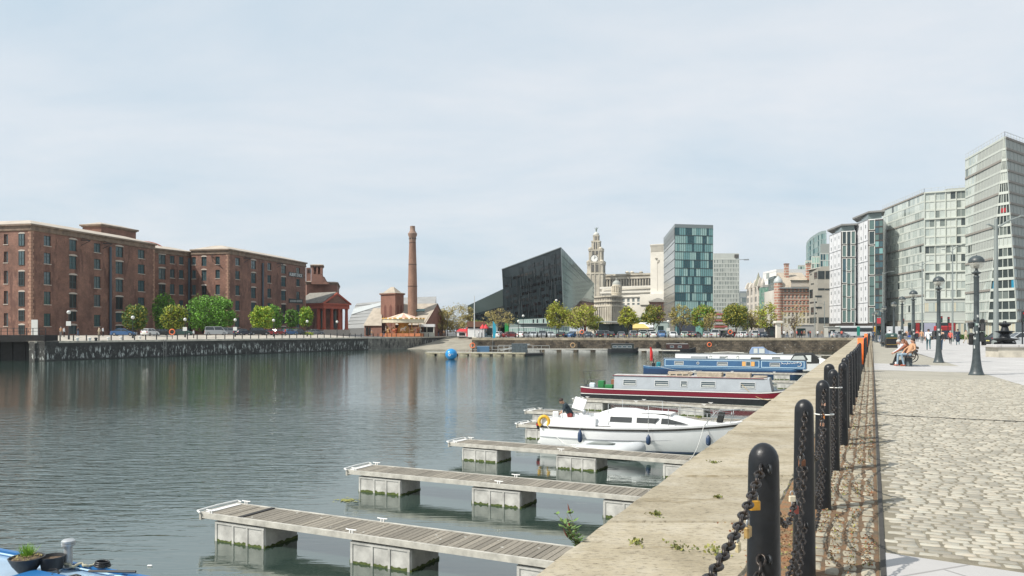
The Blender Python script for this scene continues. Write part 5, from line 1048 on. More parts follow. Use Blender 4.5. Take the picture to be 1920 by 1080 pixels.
q = MB(); ap = 14.2; q.extr([(-.7, -.72, 10.6), (Lp/2, -.72, ap), (Lp+.7, -.72, 10.6), (Lp+.3, -.72, 10.6), (Lp/2, -.72, ap-.75), (-.3, -.72, 10.6)][:3]+[(Lp+.0, -.72, 10.6), (Lp/2, -.72, ap-.7), (0, -.72, 10.6)], (0, .6, 0)); q.obj('pediment_moulding', redp, t)
q = MB(); q.extr([(0, -.3, 10.6), (Lp, -.3, 10.6), (Lp/2, -.3, ap-.5)], (0, .4, 0)); q.obj('tympanum', brick, t)
q = MB(); q.loft([[(-.75, y, 10.62), (Lp/2, y, ap+.05), (Lp+.75, y, 10.62), (Lp+.75, y, 10.8), (Lp/2, y, ap+.28), (-.75, y, 10.8)] for y in (-.1, 14.3)]); q.obj('roof', mat('slate_roof', (.20, .19, .165), .8, var=.2, vs=1), t)
q = MB(); q.bx(.1, Lp-.1, 4.0, 13.9, 2.0, 8.9); q.obj('rear_wall', brick, t)
for x in (Lp*.28, Lp*.72): q = MB(); q.bx(x-.8, x+.8, 3.9, 4.05, 2.6, 8.2); q.obj('tall_window', WGL, t)
# sheds of the museum behind
shed = mat('shed_roof', (.27, .27, .26), .7, var=.12, vs=.25, stretch=(1, 1, .3)); shedw = mat('shed_stripe', (.45, .47, .46), .5)
t = thing('museum_shed', 'huge low grey museum shed roof with a diagonal pale stripe', 'building', (-55, 330, 0)); q = MB()
a, b = P(648, 320), P(765, 320); c, e = P(772, 372), P(668, 372); z0, z1, z2 = zat(616, 320), zat(569, 372), zat(560, 372)
q.loft([[a+V((0, 0, 0)), b, c, e], [a+V((0, 0, z0)), b+V((0, 0, z0+1)), c+V((0, 0, z2)), e+V((0, 0, z1))]]); q.obj('roof', shed, t, world=True)
A_, B_, C_, E_ = [V(p) for p in (a+V((0, 0, z0)), b+V((0, 0, z0+1)), c+V((0, 0, z2)), e+V((0, 0, z1)))]; qq = (A_, B_, C_, E_)
q = MB(); q.add([bil(qq, -.0, .50)+V((0, 0, .25)), bil(qq, .5, .82)+V((0, 0, .25)), bil(qq, .5, .95)+V((0, 0, .25)), bil(qq, .0, .76)+V((0, 0, .25))], [(0, 1, 2, 3)]); q.obj('pale_stripe', shedw, t, world=True)
q = MB()
for k in range(1, 8): q.bar(bil(qq, 0, k/8)+V((0, 0, .15)), bil(qq, 1, k/8+.02)+V((0, 0, .15)), .2, .25)
q.obj('roof_seam', mat('seam', (.22, .22, .215), .7), t, world=True)
t = thing('museum_shed', 'flat topped grey shed roof behind the pumphouse', 'building', (-45, 300, 0)); a, b, c, e = P(735, 290), P(812, 290), P(818, 330), P(750, 330); q = MB(); q.loft([[a, b, c, e], [a+V((0, 0, 4)), b+V((0, 0, 4)), c+V((0, 0, zat(556, 330))), e+V((0, 0, zat(558, 330)))]]); q.obj('roof', shed, t, world=True)
# chimney
t = thing('brick_chimney', 'tall tapering brick chimney with a flared stone crown', 'chimney', (*P(773.5, 232)[:2], 0)); k = 232/F
def zc(py): return zat(py, 232)
chb = bricky('chimney_brick', (.36, .20, .14), (.29, .16, .11), (.2, .14, .1), 1, .4, .13, .02, .85, stv=.35, bump=.006, vs=.3); MB().lathe([(9*k, 0), (9*k, zc(600)), (8.8*k, zc(570)), (8.6*k, zc(537)), (7.6*k, zc(496)), (6.3*k, zc(455)), (6.1*k, zc(450))], 20).obj('shaft', chb, t, smooth=40)
for py, r in ((537, 8.9), (496, 7.9), (455.5, 6.6)): MB().lathe([(r*k, zc(py+.6)), (r*k, zc(py-.5))], 20).obj('iron_band', mat('band_dark', (.06, .035, .03), .8), t, smooth=60)
MB().lathe([(6.3*k, zc(453)), (6.6*k, zc(445)), (8.4*k, zc(441)), (8.6*k, zc(438)), (7*k, zc(436)), (5*k, zc(432.5)), (4.6*k, zc(424)), (3.6*k, zc(424)), (3.4*k, zc(428))], 20).obj('crown', mat('chimney_stone', (.25, .17, .13), .85, var=.2, vs=1), t, smooth=35)
for a in range(8): an = a*math.pi/4+.2; MB().rbx((6.55*k*math.cos(an), 6.55*k*math.sin(an), zc(447.5)), (.12, .35, .35), 0, Matrix.Rotation(an, 4, 'Z')).obj('vent_hole', WGD, t)
# pumphouse
roofs = mat('pump_roof', (.36, .315, .255), .85, var=.15, vs=.8)
t = thing('pumphouse', 'brick pumphouse with square turret and steep pale roofs', 'building', (-33.7, 231, 0)); pl = [P(714, 235)[:2], P(741, 231)[:2], P(757, 235.5)[:2], P(732, 239.5)[:2]]
core(t, pl, 0, zat(552, 232), brick2, None, 'turret'); cornice(t, pl, zat(552, 232)-.05, .4, .35, m=brick2, roof=2.0, rm=roofs, rin=2.35)
for i, (q0, q1, n_) in enumerate(((pl[0], pl[1], 2), (pl[1], pl[2], 2))):
    for j in range(n_): 
        u = (j+.5+.12*(1 if j == 0 else -1))/n_; d = (V2(q1)-V2(q0)); no = V((d.y, -d.x, 0)).normalized(); c = V2(q0)+d*u; dd = d.normalized(); w_ = .5
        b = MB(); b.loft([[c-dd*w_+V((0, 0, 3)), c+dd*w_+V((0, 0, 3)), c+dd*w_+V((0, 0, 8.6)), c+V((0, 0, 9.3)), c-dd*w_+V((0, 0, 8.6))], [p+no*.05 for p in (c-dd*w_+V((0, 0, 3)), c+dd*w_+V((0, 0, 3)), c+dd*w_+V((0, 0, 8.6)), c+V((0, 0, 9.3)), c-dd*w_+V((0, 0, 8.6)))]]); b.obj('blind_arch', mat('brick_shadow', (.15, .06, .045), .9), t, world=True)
ea, eb = P(752, 229), P(794, 226); ga, gb = eb, P(836, 246); rd0 = P(752, 240); ap = P(819, 236.5); bk = P(775, 250); zE, zR = zat(608, 227), zat(569.5, 236)
q = MB(); q.loft([[ea, ga, gb, bk], [ea+V((0, 0, zE)), ga+V((0, 0, zE)), gb+V((0, 0, zE)), bk+V((0, 0, zE))]]); q.add([ga+V((0, 0, zE)), gb+V((0, 0, zE)), ap+V((0, 0, zR))], [(0, 1, 2)]); q.obj('wall', brick2, t, world=True)
q = MB(); up = V((0, 0, .12)); o_ = V((.4, -.3, -.25)); q.add([ea+V((-2, 0, zE))+o_*.5, ga+V((0, 0, zE))+o_, ap+V((.3, 0, zR))+up, rd0+V((0, 0, zR))+up, gb+V((.5, .3, zE)), bk+V((-2, 0, zE))], [(0, 1, 2, 3), (3, 2, 4, 5)]); q.obj('roof', roofs, t, world=True)
q = MB(); s0, s1 = P(776, 231.5), P(796, 231); q.loft([[s0+V((0, 0, zat(585, 231))), s1+V((0, 0, zat(585, 231))), s1+V((0, .6, zat(581, 231))), s0+V((0, .6, zat(581, 231)))], [p+V((.1, -.35, .3)) for p in (s0+V((0, 0, zat(585, 231))), s1+V((0, 0, zat(585, 231))), s1+V((0, .6, zat(581, 231))), s0+V((0, .6, zat(581, 231))))]]); q.obj('rooflight', WGL, t, world=True)
q = MB(); l0, l1, l2, l3 = P(683, 232), P(716, 230), P(716, 238), P(700, 240); q.prism([l0[:2], l1[:2], l2[:2], l3[:2]], 0, 3.2); q.obj('wing_wall', brick2, t, world=True)
q = MB(); q.add([l0+V((-.3, -.4, 3.1)), l1+V((0, -.4, 3.1)), l2+V((0, 0, zat(577, 236))), l3+V((0, 0, zat(577, 236))), l2+V((0, 8, 3)), l3+V((-3, 8, 3))], [(0, 1, 2, 3), (3, 2, 4, 5)]); q.obj('wing_roof', roofs, t, world=True)
q = MB(); 
for a in (686, 692, 700, 707): q.loft([[P(a, 231.6)+V((0, -.25, .4)), P(a+3.5, 231.5)+V((0, -.25, .4)), P(a+3.5, 231.5)+V((0, -.25, 2.6)), P(a, 231.6)+V((0, -.25, 2.6))], [P(a, 231.6)+V((0, .3, .4)), P(a+3.5, 231.5)+V((0, .3, .4)), P(a+3.5, 231.5)+V((0, .3, 2.6)), P(a, 231.6)+V((0, .3, 2.6))]])
q.obj('wing_windows', WGD, t, world=True)
# carousel
gold = mat('carousel_gold', (.62, .36, .09), .5, var=.3, vs=3); creamc = mat('carousel_cream', (.62, .56, .42), .6, var=.15, vs=2); pink = mat('canopy_pink', (.60, .33, .25), .7); pcr = mat('canopy_cream', (.70, .62, .48), .7)
cx, cy = -29.8, 219.5; t = thing('carousel', 'golden merry-go-round with striped pink and cream canopy', 'carousel', (cx, cy, 0)); RR = 5.6
q = MB(); n_ = 32
for i in range(n_):
    a, b = 2*math.pi*i/n_, 2*math.pi*(i+1)/n_; pr = [(RR-.1, 4.9), (RR*.6, 5.45), (RR*.25, 6.1), (.03, 6.5)]
    for (r0, z0), (r1, z1) in zip(pr, pr[1:]): q.quad((r0*math.cos(a), r0*math.sin(a), z0), (r0*math.cos(b), r0*math.sin(b), z0), (r1*math.cos(b), r1*math.sin(b), z1), (r1*math.cos(a), r1*math.sin(a), z1), (i//2) % 2)
q.obj('canopy', [pink, pcr], t)
q = MB(); q.lathe([(RR, 3.75), (RR+.12, 3.8), (RR+.12, 4.6), (RR+.3, 4.75), (RR, 4.95), (RR-.2, 4.9)], 32); q.obj('rounding_board', creamc, t, smooth=30)
q = MB()
for i in range(24): a = 2*math.pi*i/24; q.rbx(((RR+.2)*math.cos(a), (RR+.2)*math.sin(a), 4.98), (.1, .9, .35), 0, Matrix.Rotation(a, 4, 'Z'))
q.obj('gilded_crest', gold, t)
MB().lathe([(RR, 0), (RR, .85), (RR-.3, .9), (.1, .95)], 32).obj('platform', mat('skirt_orange', (.48, .17, .06), .6, var=.2, vs=2), t, smooth=30); MB().lathe([(1.6, .9), (1.6, 2.4), (1.3, 3.2), (2.2, 4.6)], 16).obj('centre_drum', gold, t, smooth=30)
for ringr, n_ in ((4.7, 12), (3.2, 8)):
    for i in range(n_):
        a = 2*math.pi*(i+.2)/n_; zz = 1.9+.3*math.sin(i*2.3); c = V((ringr*math.cos(a), ringr*math.sin(a), zz)); tg = V((-math.sin(a), math.cos(a), 0))
        q = MB(); q.tube([c-tg*.5, c-tg*.2, c+tg*.25, c+tg*.45+V((0, 0, .1))], [.16, .22, .22, .17], 8); q.tube([c+tg*.4+V((0, 0, .1)), c+tg*.6+V((0, 0, .5))], [.14, .09], 7); q.tube([c+tg*.55+V((0, 0, .52)), c+tg*.9+V((0, 0, .42))], [.11, .06], 7)
        for f, s in ((-.45, -1), (-.4, 1), (.35, -1), (.4, 1)): q.tube([c+tg*f+V((0, 0, -.1)), c+tg*(f+s*.12)+V((0, 0, -.5)), c+tg*(f+s*.3)+V((0, 0, -.7))], [.07, .05, .04], 5)
        q.tube([c-tg*.5, c-tg*.75+V((0, 0, -.3))], [.06, .03], 5); q.obj('horse', mat(['horse_white', 'horse_tan', 'horse_red'][i % 3], [(.66, .6, .5), (.5, .32, .14), (.42, .12, .06)][i % 3], .5), t, smooth=180)
        MB().cyl((c.x, c.y, .9), (c.x, c.y, 4.4), .04, None, 6).obj('pole', gold, t)
t = thing('kiosk', 'small white ticket kiosk right of the carousel', 'kiosk', (*P(801, 226)[:2], 0)); q = MB(); q.bx(-2, 2, -1, 1, 0, 1.2); q.bx(-2, -1.8, -1, 1, 1.2, 2.7); q.bx(1.8, 2, -1, 1, 1.2, 2.7); q.bx(-.1, .1, -1, -.8, 1.2, 2.7); q.obj('counter', mat('kiosk_cream', (.55, .54, .47), .7), t); MB().bx(-2.2, 2.2, -1.2, 1.2, 2.7, 3.5).obj('roof', WH2, t); MB().bx(-1.7, 1.7, .2, .3, 1.2, 2.7).obj('dark_back', WGD, t)
# hedge of low orange panels round the carousel
for k in range(7):
    px = 717+k*11; X, Y = P(px, 211.5 if px > 740 else 208)[:2]; Y = 210+ (k*.5); o = MB().bx(-.65, .65, -.03, .03, .15, .95).obj('barrier_panel', mat('panel_orange', (.55, .2, .09), .7, var=.1, vs=2), None, (P(px, Y).x, Y, .01)); tag(o, 'orange barrier panel in the row below the carousel', 'barrier', 'orange barrier panels below the carousel')
# ================================================================ centre buildings
def mann(label, pts_front, back_off, m): pass
bg_ = bricky('black_cladding', (.010, .017, .020), (.022, .032, .036), (.010, .013, .014), 1, 2.2, 3.6, .06, .16, stv=.35, bump=0, vs=.10)
t = thing('angular_black_building', 'sharp angular black glass building with a slanted roofline', 'building', (40, 290, 0))
def PQ(px, py, D): return P(px, D)+V((0, 0, zat(py, D)))
fa, fb, fc, fe = PQ(941, 505, 300), PQ(1052, 464, 285), PQ(1057, 600, 285), PQ(947, 609, 300)
ga_, gb_ = PQ(1114, 532, 335), PQ(1112, 612, 335); ba, bb = PQ(960, 520, 360), PQ(965, 612, 360)
q = MB(); q.quad(fe, fc, fb, fa); q.quad(fa, fb, ga_, ba); q.quad(bb, ba, ga_, gb_); q.quad(fe, fa, ba, bb); q.quad(fe, bb, gb_, fc); q.obj('wall', bg_, t, world=True)
q = MB(); n_ = (gb_-fc).cross(fb-fc).normalized(); n_ = n_ if n_.y < 0 else -n_; q.quad(fc+n_*.1, gb_+n_*.1, ga_+n_*.1, fb+n_*.1)
mg = mat('mirror_glass', (.17, .215, .20), .07, .8, var=.06, vs=.3); q.obj('mirror_face', mg, t, world=True)
q = MB()
for i in range(1, 9): a, b = bil((fc, gb_, ga_, fb), 0, i/9), bil((fc, gb_, ga_, fb), 1, i/9); q.bar(a+n_*.15, b+n_*.15, .12, .12)
for i in range(1, 24): a, b = bil((fc, gb_, ga_, fb), i/24, 0), bil((fc, gb_, ga_, fb), i/24, 1); q.bar(a+n_*.15, b+n_*.15, .07, .1)
q.obj('mirror_face_joints', mat('joint_grey', (.16, .19, .185), .5), t, world=True)
FQ = (fe, fc, fb, fa); nf = (fc-fe).cross(fa-fe).normalized(); nf = nf if nf.y < 0 else -nf
for j in range(9):
    v = .06+j*.1
    for i in range(14):
        u = .04+i*.068+.01*(j % 2)
        if R.random() < .32: continue
        if bil(FQ, u, v).z > 29: continue
        r = [bil(FQ, *x) for x in ((u, v), (u+.05, v), (u+.05, v+.045), (u, v+.045))]; MB().loft([[p-nf*.02 for p in r], [p+nf*.06 for p in r]]).obj('window', mat('black_window', (.006, .008, .009), .05, spec=.7), t, world=True)
fins = MB()
for i in range(60):
    u = R.random()*.97; v0 = R.random()*.7; v1 = v0+R.uniform(.15, .3); a, b = bil(FQ, u, v0), bil(FQ, u, v1); fins.bar(a+nf*.1, b+nf*.1, .35, .12)
fins.obj('vertical_fins', mat('fin_grey', (.05, .06, .062), .25), t, world=True)
q = MB(); q.bar(fa+nf*.1, fb+nf*.1, .3, .25); q.bar(fb, fc, .25, .25); q.obj('edge_trim', mat('edge_grey', (.16, .19, .19), .4), t, world=True)
wa, wb_, wc, we = PQ(877, 573, 318), PQ(943, 542, 305), PQ(947, 613, 305), PQ(880, 613, 318)
q = MB(); bk_ = V((10, 40, -3)); q.loft([[we, wc, wb_, wa], [p+bk_ for p in (we, wc, wb_, wa)]]); t2 = thing('angular_black_building', 'low sloping black glass wedge left of the tall black building', 'building', (-15, 318, 0)); q.obj('wall', bg_, t2, world=True)
nb_ = (wc-we).cross(wa-we).normalized(); nb_ = nb_ if nb_.y < 0 else -nb_; q = MB(); Q4 = (we, wc, wb_, wa); q.add([bil(Q4, 0, .55)+nb_*.08, bil(Q4, .98, .55)+nb_*.08, wb_+nb_*.08, wa+nb_*.08], [(0, 1, 2, 3)]); q.obj('upper_glass', mat('grey_green_glass', (.07, .095, .092), .12, .3), t2, world=True)
for j in range(2):
    for i in range(12):
        u = .12+i*.07; r = [bil(Q4, *x) for x in ((u, .2+.18*j), (u+.05, .2+.18*j), (u+.05, .28+.18*j), (u, .28+.18*j))]; MB().loft([[p for p in r], [p+nb_*.1 for p in r]]).obj('window', mat('black_window', (.006, .008, .009), .05), t2, world=True)
# green glass ground floor
t3 = thing('glass_pavilion', 'pale green glazed shopfront under the black building', 'building', (15, 284, 0)); gl1 = mat('green_glass_pale', (.36, .50, .46), .12, .2); gl2 = mat('green_glass_dark', (.02, .04, .04), .08)
core(t3, [P(955, 292)[:2], P(1068, 284)[:2], P(1068, 300)[:2], P(955, 306)[:2]], 0, 4.2, mat('pavilion_wall', (.2, .25, .24), .5))
a, b = P(955, 291.8), P(1068, 283.8); z_ = V((0, 0, 1)); curtain(t3, (a+z_*.2, b+z_*.2, b+z_*3.2, a+z_*2.6), 26, 1, mat('pale_mullion', (.55, .6, .58), .5), [gl1, mat('glass_mid', (.22, .32, .3), .1)], .12, .3)
core(t3, [P(965, 291)[:2], P(1060, 283)[:2], P(1060, 298)[:2], P(965, 304)[:2]], 4.25, 6.3, gl2, None, 'upper_glass_band'); a, b = P(972, 290), P(1056, 282.8); curtain(t3, (a+z_*4.3, b+z_*4.3, b+z_*6.2, a+z_*5.6), 22, 1, mat('pale_mullion', (.55, .6, .58), .5), [gl1, gl2], .1, .12)
# clock-tower building far behind
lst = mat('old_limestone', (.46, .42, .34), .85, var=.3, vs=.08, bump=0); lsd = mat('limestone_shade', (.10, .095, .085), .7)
t = thing('clock_tower_building', 'grand stone office with a tall domed clock tower topped by a bird', 'building', (*P(1118, 700)[:2], 0)); k = 700/F; ctr = P(1118, 706); rotT = rad(-16)
def stage(px_w, y0, y1, mm=lst, ch=.0, name='tower_stage', parent=None):
    h = px_w*k/2/1.22; q = MB(); q.T = Matrix.Translation(ctr) @ Matrix.Rotation(rotT, 4, 'Z'); z0, z1 = zat(y0, 700), zat(y1, 700); q.bx(-h, h, -h, h, z0, z1); q.bx(-h-.5, h+.5, -h-.5, h+.5, z1-1.0, z1+.2)
    for s in (-1, 1):
        for f in (-.55, 0, .55): q.bx(f*h-.5, f*h+.5, s*(h+.25)-.25, s*(h+.25)+.25, z0, z1-1); q.bx(s*(h+.25)-.25, s*(h+.25)+.25, f*h-.5, f*h+.5, z0, z1-1)
    return q.obj(name, mm, t, world=True)
stage(37, 620, 512); stage(36, 512, 491); stage(29, 491, 468); stage(17.5, 468, 451); stage(11, 451, 440)
hh = lambda w: w*k/2/1.22
MT = Matrix.Translation(ctr) @ Matrix.Rotation(rotT, 4, 'Z')
def locl(m): m.T = MT; return m
for sx in (-1, 1):
    for sy in (-1, 1):
        h = hh(29)-1; q = locl(MB()); q.lathe([(1.6, zat(470, 700)), (1.6, zat(467, 700)), (1.9, zat(466.5, 700)), (1.7, zat(465, 700)), (1.0, zat(463.5, 700)), (.1, zat(462.5, 700))], 10, 0, (sx*h, sy*h, 0)); q.obj('corner_turret', lst, t, world=True, smooth=40)
        h = hh(36)-1.2; q = locl(MB()); q.lathe([(1.9, zat(496, 700)), (1.9, zat(491, 700)), (2.2, zat(490.5, 700)), (1.2, zat(488, 700)), (.1, zat(487, 700))], 10, 0, (sx*h, sy*h, 0)); q.obj('corner_turret', lst, t, world=True, smooth=40)
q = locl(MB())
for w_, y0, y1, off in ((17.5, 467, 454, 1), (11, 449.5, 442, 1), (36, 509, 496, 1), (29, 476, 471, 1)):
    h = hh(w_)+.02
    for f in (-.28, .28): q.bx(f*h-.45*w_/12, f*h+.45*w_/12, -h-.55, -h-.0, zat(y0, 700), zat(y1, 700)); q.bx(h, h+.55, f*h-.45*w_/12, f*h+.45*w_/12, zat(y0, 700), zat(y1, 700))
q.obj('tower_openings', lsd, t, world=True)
q = locl(MB()); q.lathe([(2.4, zat(440, 700)), (2.6, zat(438.5, 700)), (2.2, zat(436, 700)), (1.2, zat(434.5, 700)), (.3, zat(433.5, 700)), (.2, zat(432.5, 700))], 14); q.obj('dome', mat('dome_pale', (.5, .5, .46), .7), t, world=True, smooth=60)
q = locl(MB()); zb = zat(432.5, 700); q.tube([(0, 0, zb), (0, 0, zb+1.5), (.4, 0, zb+3.2)], [.5, .8, .3], 6); q.tube([(.3, 0, zb+2), (1.9, 0, zb+3.6)], [.4, .1], 5); q.tube([(-.2, 0, zb+2), (-1.8, 0, zb+3.3)], [.4, .1], 5); q.tube([(.4, 0, zb+3.2), (-.3, 0, zb+3.8)], [.3, .1], 5); q.obj('bird_statue', mat('verdigris', (.16, .2, .17), .7), t, world=True, smooth=60)
cf = locl(MB()); h = hh(29); cz = zat(484.6, 700); n_ = 28
cf.add([(3.2*math.cos(2*math.pi*i/n_)-.6, -h-.62, cz+3.2*math.sin(2*math.pi*i/n_)) for i in range(n_)], [tuple(range(n_))]); co = cf.obj('clock_face', mat('clock_white', (.78, .78, .74), .5), t, world=True)
cf = locl(MB()); cf.ring((-.6, -h-.64, cz), 3.25, .18, (0, 1, 0), 28, 4); cf.bar((-.6, -h-.72, cz-.4), (-.5, -h-.72, cz+2.7), .28, .08); cf.bar((-.9, -h-.72, cz-.2), (.9, -h-.72, cz+1.6), .35, .08)
for i in range(12): a = i*math.pi/6; cf.bar((-.6+2.35*math.cos(a), -h-.68, cz+2.35*math.sin(a)), (-.6+2.9*math.cos(a), -h-.68, cz+2.9*math.sin(a)), .2, .06)
cf.obj('clock_hands', mat('clock_black', (.02, .02, .02), .5), co, world=True)
a0, a1 = P(1131, 727), P(1245, 703); body = [a0[:2], a1[:2], P(1245, 750)[:2], P(1131, 772)[:2]]; core(t, body, 0, zat(516, 715), lst, None, 'body'); q = MB()
for i in range(22): c = a0.lerp(a1, (i+.5)/22); q.cyl((c.x, c.y-1, zat(541, 715)), (c.x, c.y-1, zat(523, 715)), .7, None, 8)
q.bar((a0.x, a0.y-1, zat(521, 715)), (a1.x, a1.y-1, zat(521, 715)), 2.2, 1.6); q.bar((a0.x, a0.y-1, zat(514.5, 715)), (a1.x, a1.y-1, zat(514.5, 715)), 1.6, 1.4); q.bar((a0.x, a0.y-1, zat(543, 715)), (a1.x, a1.y-1, zat(543, 715)), 2.2, 1.2); q.obj('colonnade', lst, t, world=True)
for i in range(22): c = a0.lerp(a1, (i+.05)/22); e = a0.lerp(a1, (i+.95-.3)/22); r = [c+V((0, -.3, zat(540, 715))), e+V((0, -.3, zat(540, 715))), e+V((0, -.3, zat(524, 715))), c+V((0, -.3, zat(524, 715)))]; MB().loft([r, [p+V((0, .6, 0)) for p in r]]).obj('window', lsd, t, world=True)
q = MB(); q.prism([P(1174, 712)[:2], P(1206, 720)[:2], P(1206, 735)[:2], P(1174, 727)[:2]], zat(515, 715), zat(511, 715))
for px in (1176, 1185, 1202): q.lathe([(1.7, zat(512, 715)), (1.9, zat(510, 715)), (.3, zat(508, 715))], 8, 0, P(px, 716))
q.obj('roof_pavilions', lst, t, world=True)
# pale palazzo block
pst = mat('portland_stone', (.60, .57, .50), .8, var=.12, vs=.06)
t = thing('stone_palazzo', 'cream stone block with rows of windows below the clock tower building', 'building', (*P(1190, 560)[:2], 0)); a0, a1 = P(1128, 574), P(1250, 548); zt_ = zat(547, 560)
ops = []; wl = []
Lw = (a1-a0).length
for j, (y0, y1) in enumerate(((566, 559), (576.5, 568), (588, 580), (603, 592))):
    for i in range(13): u = Lw*(i+.5)/13; ops.append((u-.9, u+.9, zat(y0, 560), zat(y1, 560))); wl.append((u, zat(y0, 560), zat(y1, 560)))
q = MB(); facade(q, a0[:2], a1[:2], 0, zt_, ops, .5); q.prism([a0[:2], a1[:2], P(1250, 600)[:2], P(1128, 610)[:2]], -1, 0); q.obj('wall', pst, t, world=True)
core(t, [P(1128, 575)[:2], P(1250, 549)[:2], P(1250, 600)[:2], P(1128, 610)[:2]], 0, zt_-.05, pst, None, 'rear_wall')
for u, z0, z1 in wl: put_win(t, a0, a1, u, z0, winmesh(1.8, z1-z0, 2, 2, pst, mat('palazzo_glass', (.10, .14, .15), .1), None, .45, sill=False))
q = MB(); 
for y, w_ in ((538, 1.8), (547, 1.2), (556, .7)): q.bar((a0.x-1, a0.y-.4, zat(y, 560)), (a1.x, a1.y-.4, zat(y, 560)), w_, 1.4 if y < 550 else .5)
q.prism([P(1129, 576)[:2], P(1249, 550)[:2], P(1249, 598)[:2], P(1129, 608)[:2]], zat(547, 560), zat(539, 560)); q.obj('cornice', pst, t, world=True)
t = thing('domed_stone_building', 'curved stone building with a ribbed dome and colonnade', 'building', (*P(1150, 470)[:2], 0)); k4 = 470/F; cc = P(1156, 475)
q = MB(); q.lathe([(9.5*k4, 0), (9.5*k4, zat(551, 470)), (10.5*k4, zat(550, 470)), (10.5*k4, zat(548, 470)), (8.2*k4, zat(547, 470)), (8.2*k4, zat(536, 470)), (9*k4, zat(535, 470)), (8*k4, zat(533, 470))], 20, 0, cc); q.obj('drum', lst, t, world=True, smooth=30)
q = MB(); q.lathe([(8*k4*math.cos(rad(a)), zat(533, 470)+8.5*k4*math.sin(rad(a))) for a in range(0, 90, 12)]+[(.5, zat(523.5, 470)), (.4, zat(520.5, 470))], 20, 0, cc); q.obj('dome', mat('dome_grey', (.33, .34, .31), .7), t, world=True, smooth=60)
q = MB(); n_ = 14
for i in range(n_): a = 2*math.pi*i/n_; q.cyl((cc.x+9*k4*math.cos(a), cc.y+9*k4*math.sin(a), zat(547, 470)), (cc.x+9*k4*math.cos(a), cc.y+9*k4*math.sin(a), zat(536, 470)), .45, None, 6)
q.obj('drum_columns', lst, t, world=True)
cur = [(1103, 549, 466), (1115, 551, 458), (1127, 552, 452), (1136, 552.5, 446), (1146, 553, 444), (1156, 554, 446), (1163, 555.5, 452), (1167, 557, 462)]
q = MB(); pts_ = [P(px, D) for px, y, D in cur]; q.prism([p[:2] for p in pts_]+[P(1167, 490)[:2], P(1103, 495)[:2]], 0, zat(556, 450))
for (p_, q_) in zip(pts_, pts_[1:]):
    for z in (zat(556, 450), zat(565, 450), zat(574, 450)): q.bar(p_+V((0, -.3, z)), q_+V((0, -.3, z)), 1.3, .8)
    for f in (0, .33, .66): c = p_.lerp(q_, f); q.cyl((c.x, c.y-.4, zat(604, 450)), (c.x, c.y-.4, zat(575, 450)), .5, None, 7)
q.obj('curved_wall', lst, t, world=True)
for (p_, q_) in zip(pts_, pts_[1:]):
    for f in (.12, .45, .78):
        for y0, y1 in ((571.5, 567.5), (563, 559), (600, 580)): c = p_.lerp(q_, f); e = p_.lerp(q_, f+.16); r = [c+V((0, -.15, zat(y0, 450))), e+V((0, -.15, zat(y0, 450))), e+V((0, -.15, zat(y1, 450))), c+V((0, -.15, zat(y1, 450)))]; MB().loft([r, [p+V((0, .4, 0)) for p in r]]).obj('window', lsd, t, world=True)
# ventilation tower
t = thing('ventilation_tower', 'plain white stone ventilation tower with a fluted top band', 'building', (*P(1232, 480)[:2], 0)); k4 = 480/F; pl = [P(1219.5, 484)[:2], P(1247, 479)[:2], P(1249, 500)[:2], P(1221, 505)[:2]]
core(t, pl, 0, zat(472, 480), pst); q = MB(); cornice(t, pl, zat(460, 480), .7, .25, m=pst, roof=.2, rm=pst, rin=2); a, b = P(1219.7, 484.3), P(1246.8, 479.3); core(t, [a[:2], b[:2], P(1248.5, 499)[:2], P(1221.5, 504)[:2]], zat(472, 480), zat(459.8, 480), pst, None, 'top_band')
for i in range(12): c = a.lerp(b, (i+.5)/12); q.bx(c.x-.18, c.x+.18, c.y-.45, c.y+.1, zat(471, 480), zat(461, 480))
q.obj('fluting', pst, t, world=True); q = MB()
for px, y0, y1, w_ in ((1233.2, 545, 485, .3), (1243, 545, 485, .3), (1238, 545, 508, .5)): c = P(px, 482); q.bx(c.x-w_, c.x+w_, c.y-.5, c.y+1, zat(y0, 480), zat(y1, 480))
c = P(1237.5, 482); q.bx(c.x-1.8, c.x+1.8, c.y-.8, c.y, zat(493, 480), zat(491, 480)); q.bx(c.x-1.2, c.x+1.2, c.y-1.2, c.y, zat(491, 480), zat(487, 480)); q.bx(c.x-3, c.x+2.4, c.y-.6, c.y, zat(485, 480), zat(483, 480)); q.obj('relief_carving', mat('relief_stone', (.36, .33, .28), .8), t, world=True)
core(t, [P(1165, 492)[:2], P(1260, 476)[:2], P(1260, 520)[:2], P(1165, 520)[:2]], 0, zat(571, 480), pst, None, 'lower_block'); core(t, [P(1200, 485)[:2], P(1250, 476)[:2], P(1250, 500)[:2], P(1200, 500)[:2]], zat(571, 480), zat(551, 480), pst, None, 'middle_block')
t = thing('red_brick_block', 'small red brick block with a hipped roof left of the glass tower', 'building', (*P(1232, 380)[:2], 0)); pl = [P(1217.5, 380)[:2], P(1250, 380)[:2], P(1250, 400)[:2], P(1219, 400)[:2]]; core(t, pl, 0, zat(566, 380), brick2); cornice(t, pl, zat(566, 380), .3, .4, m=pst, roof=1.7, rm=mat('slate_roof', (.20, .19, .165), .8), rin=3.5)
a, b = P(1217.5, 379.9), P(1250, 379.9)
for i in range(8):
    for y0, y1 in ((574, 569.5), (582, 577)): c = a.lerp(b, (i+.3)/8); e = a.lerp(b, (i+.7)/8); r = [c+V((0, -.05, zat(y0, 380))), e+V((0, -.05, zat(y0, 380))), e+V((0, -.05, zat(y1, 380))), c+V((0, -.05, zat(y1, 380)))]; MB().loft([r, [p+V((0, .3, 0)) for p in r]]).obj('window', lsd, t, world=True)
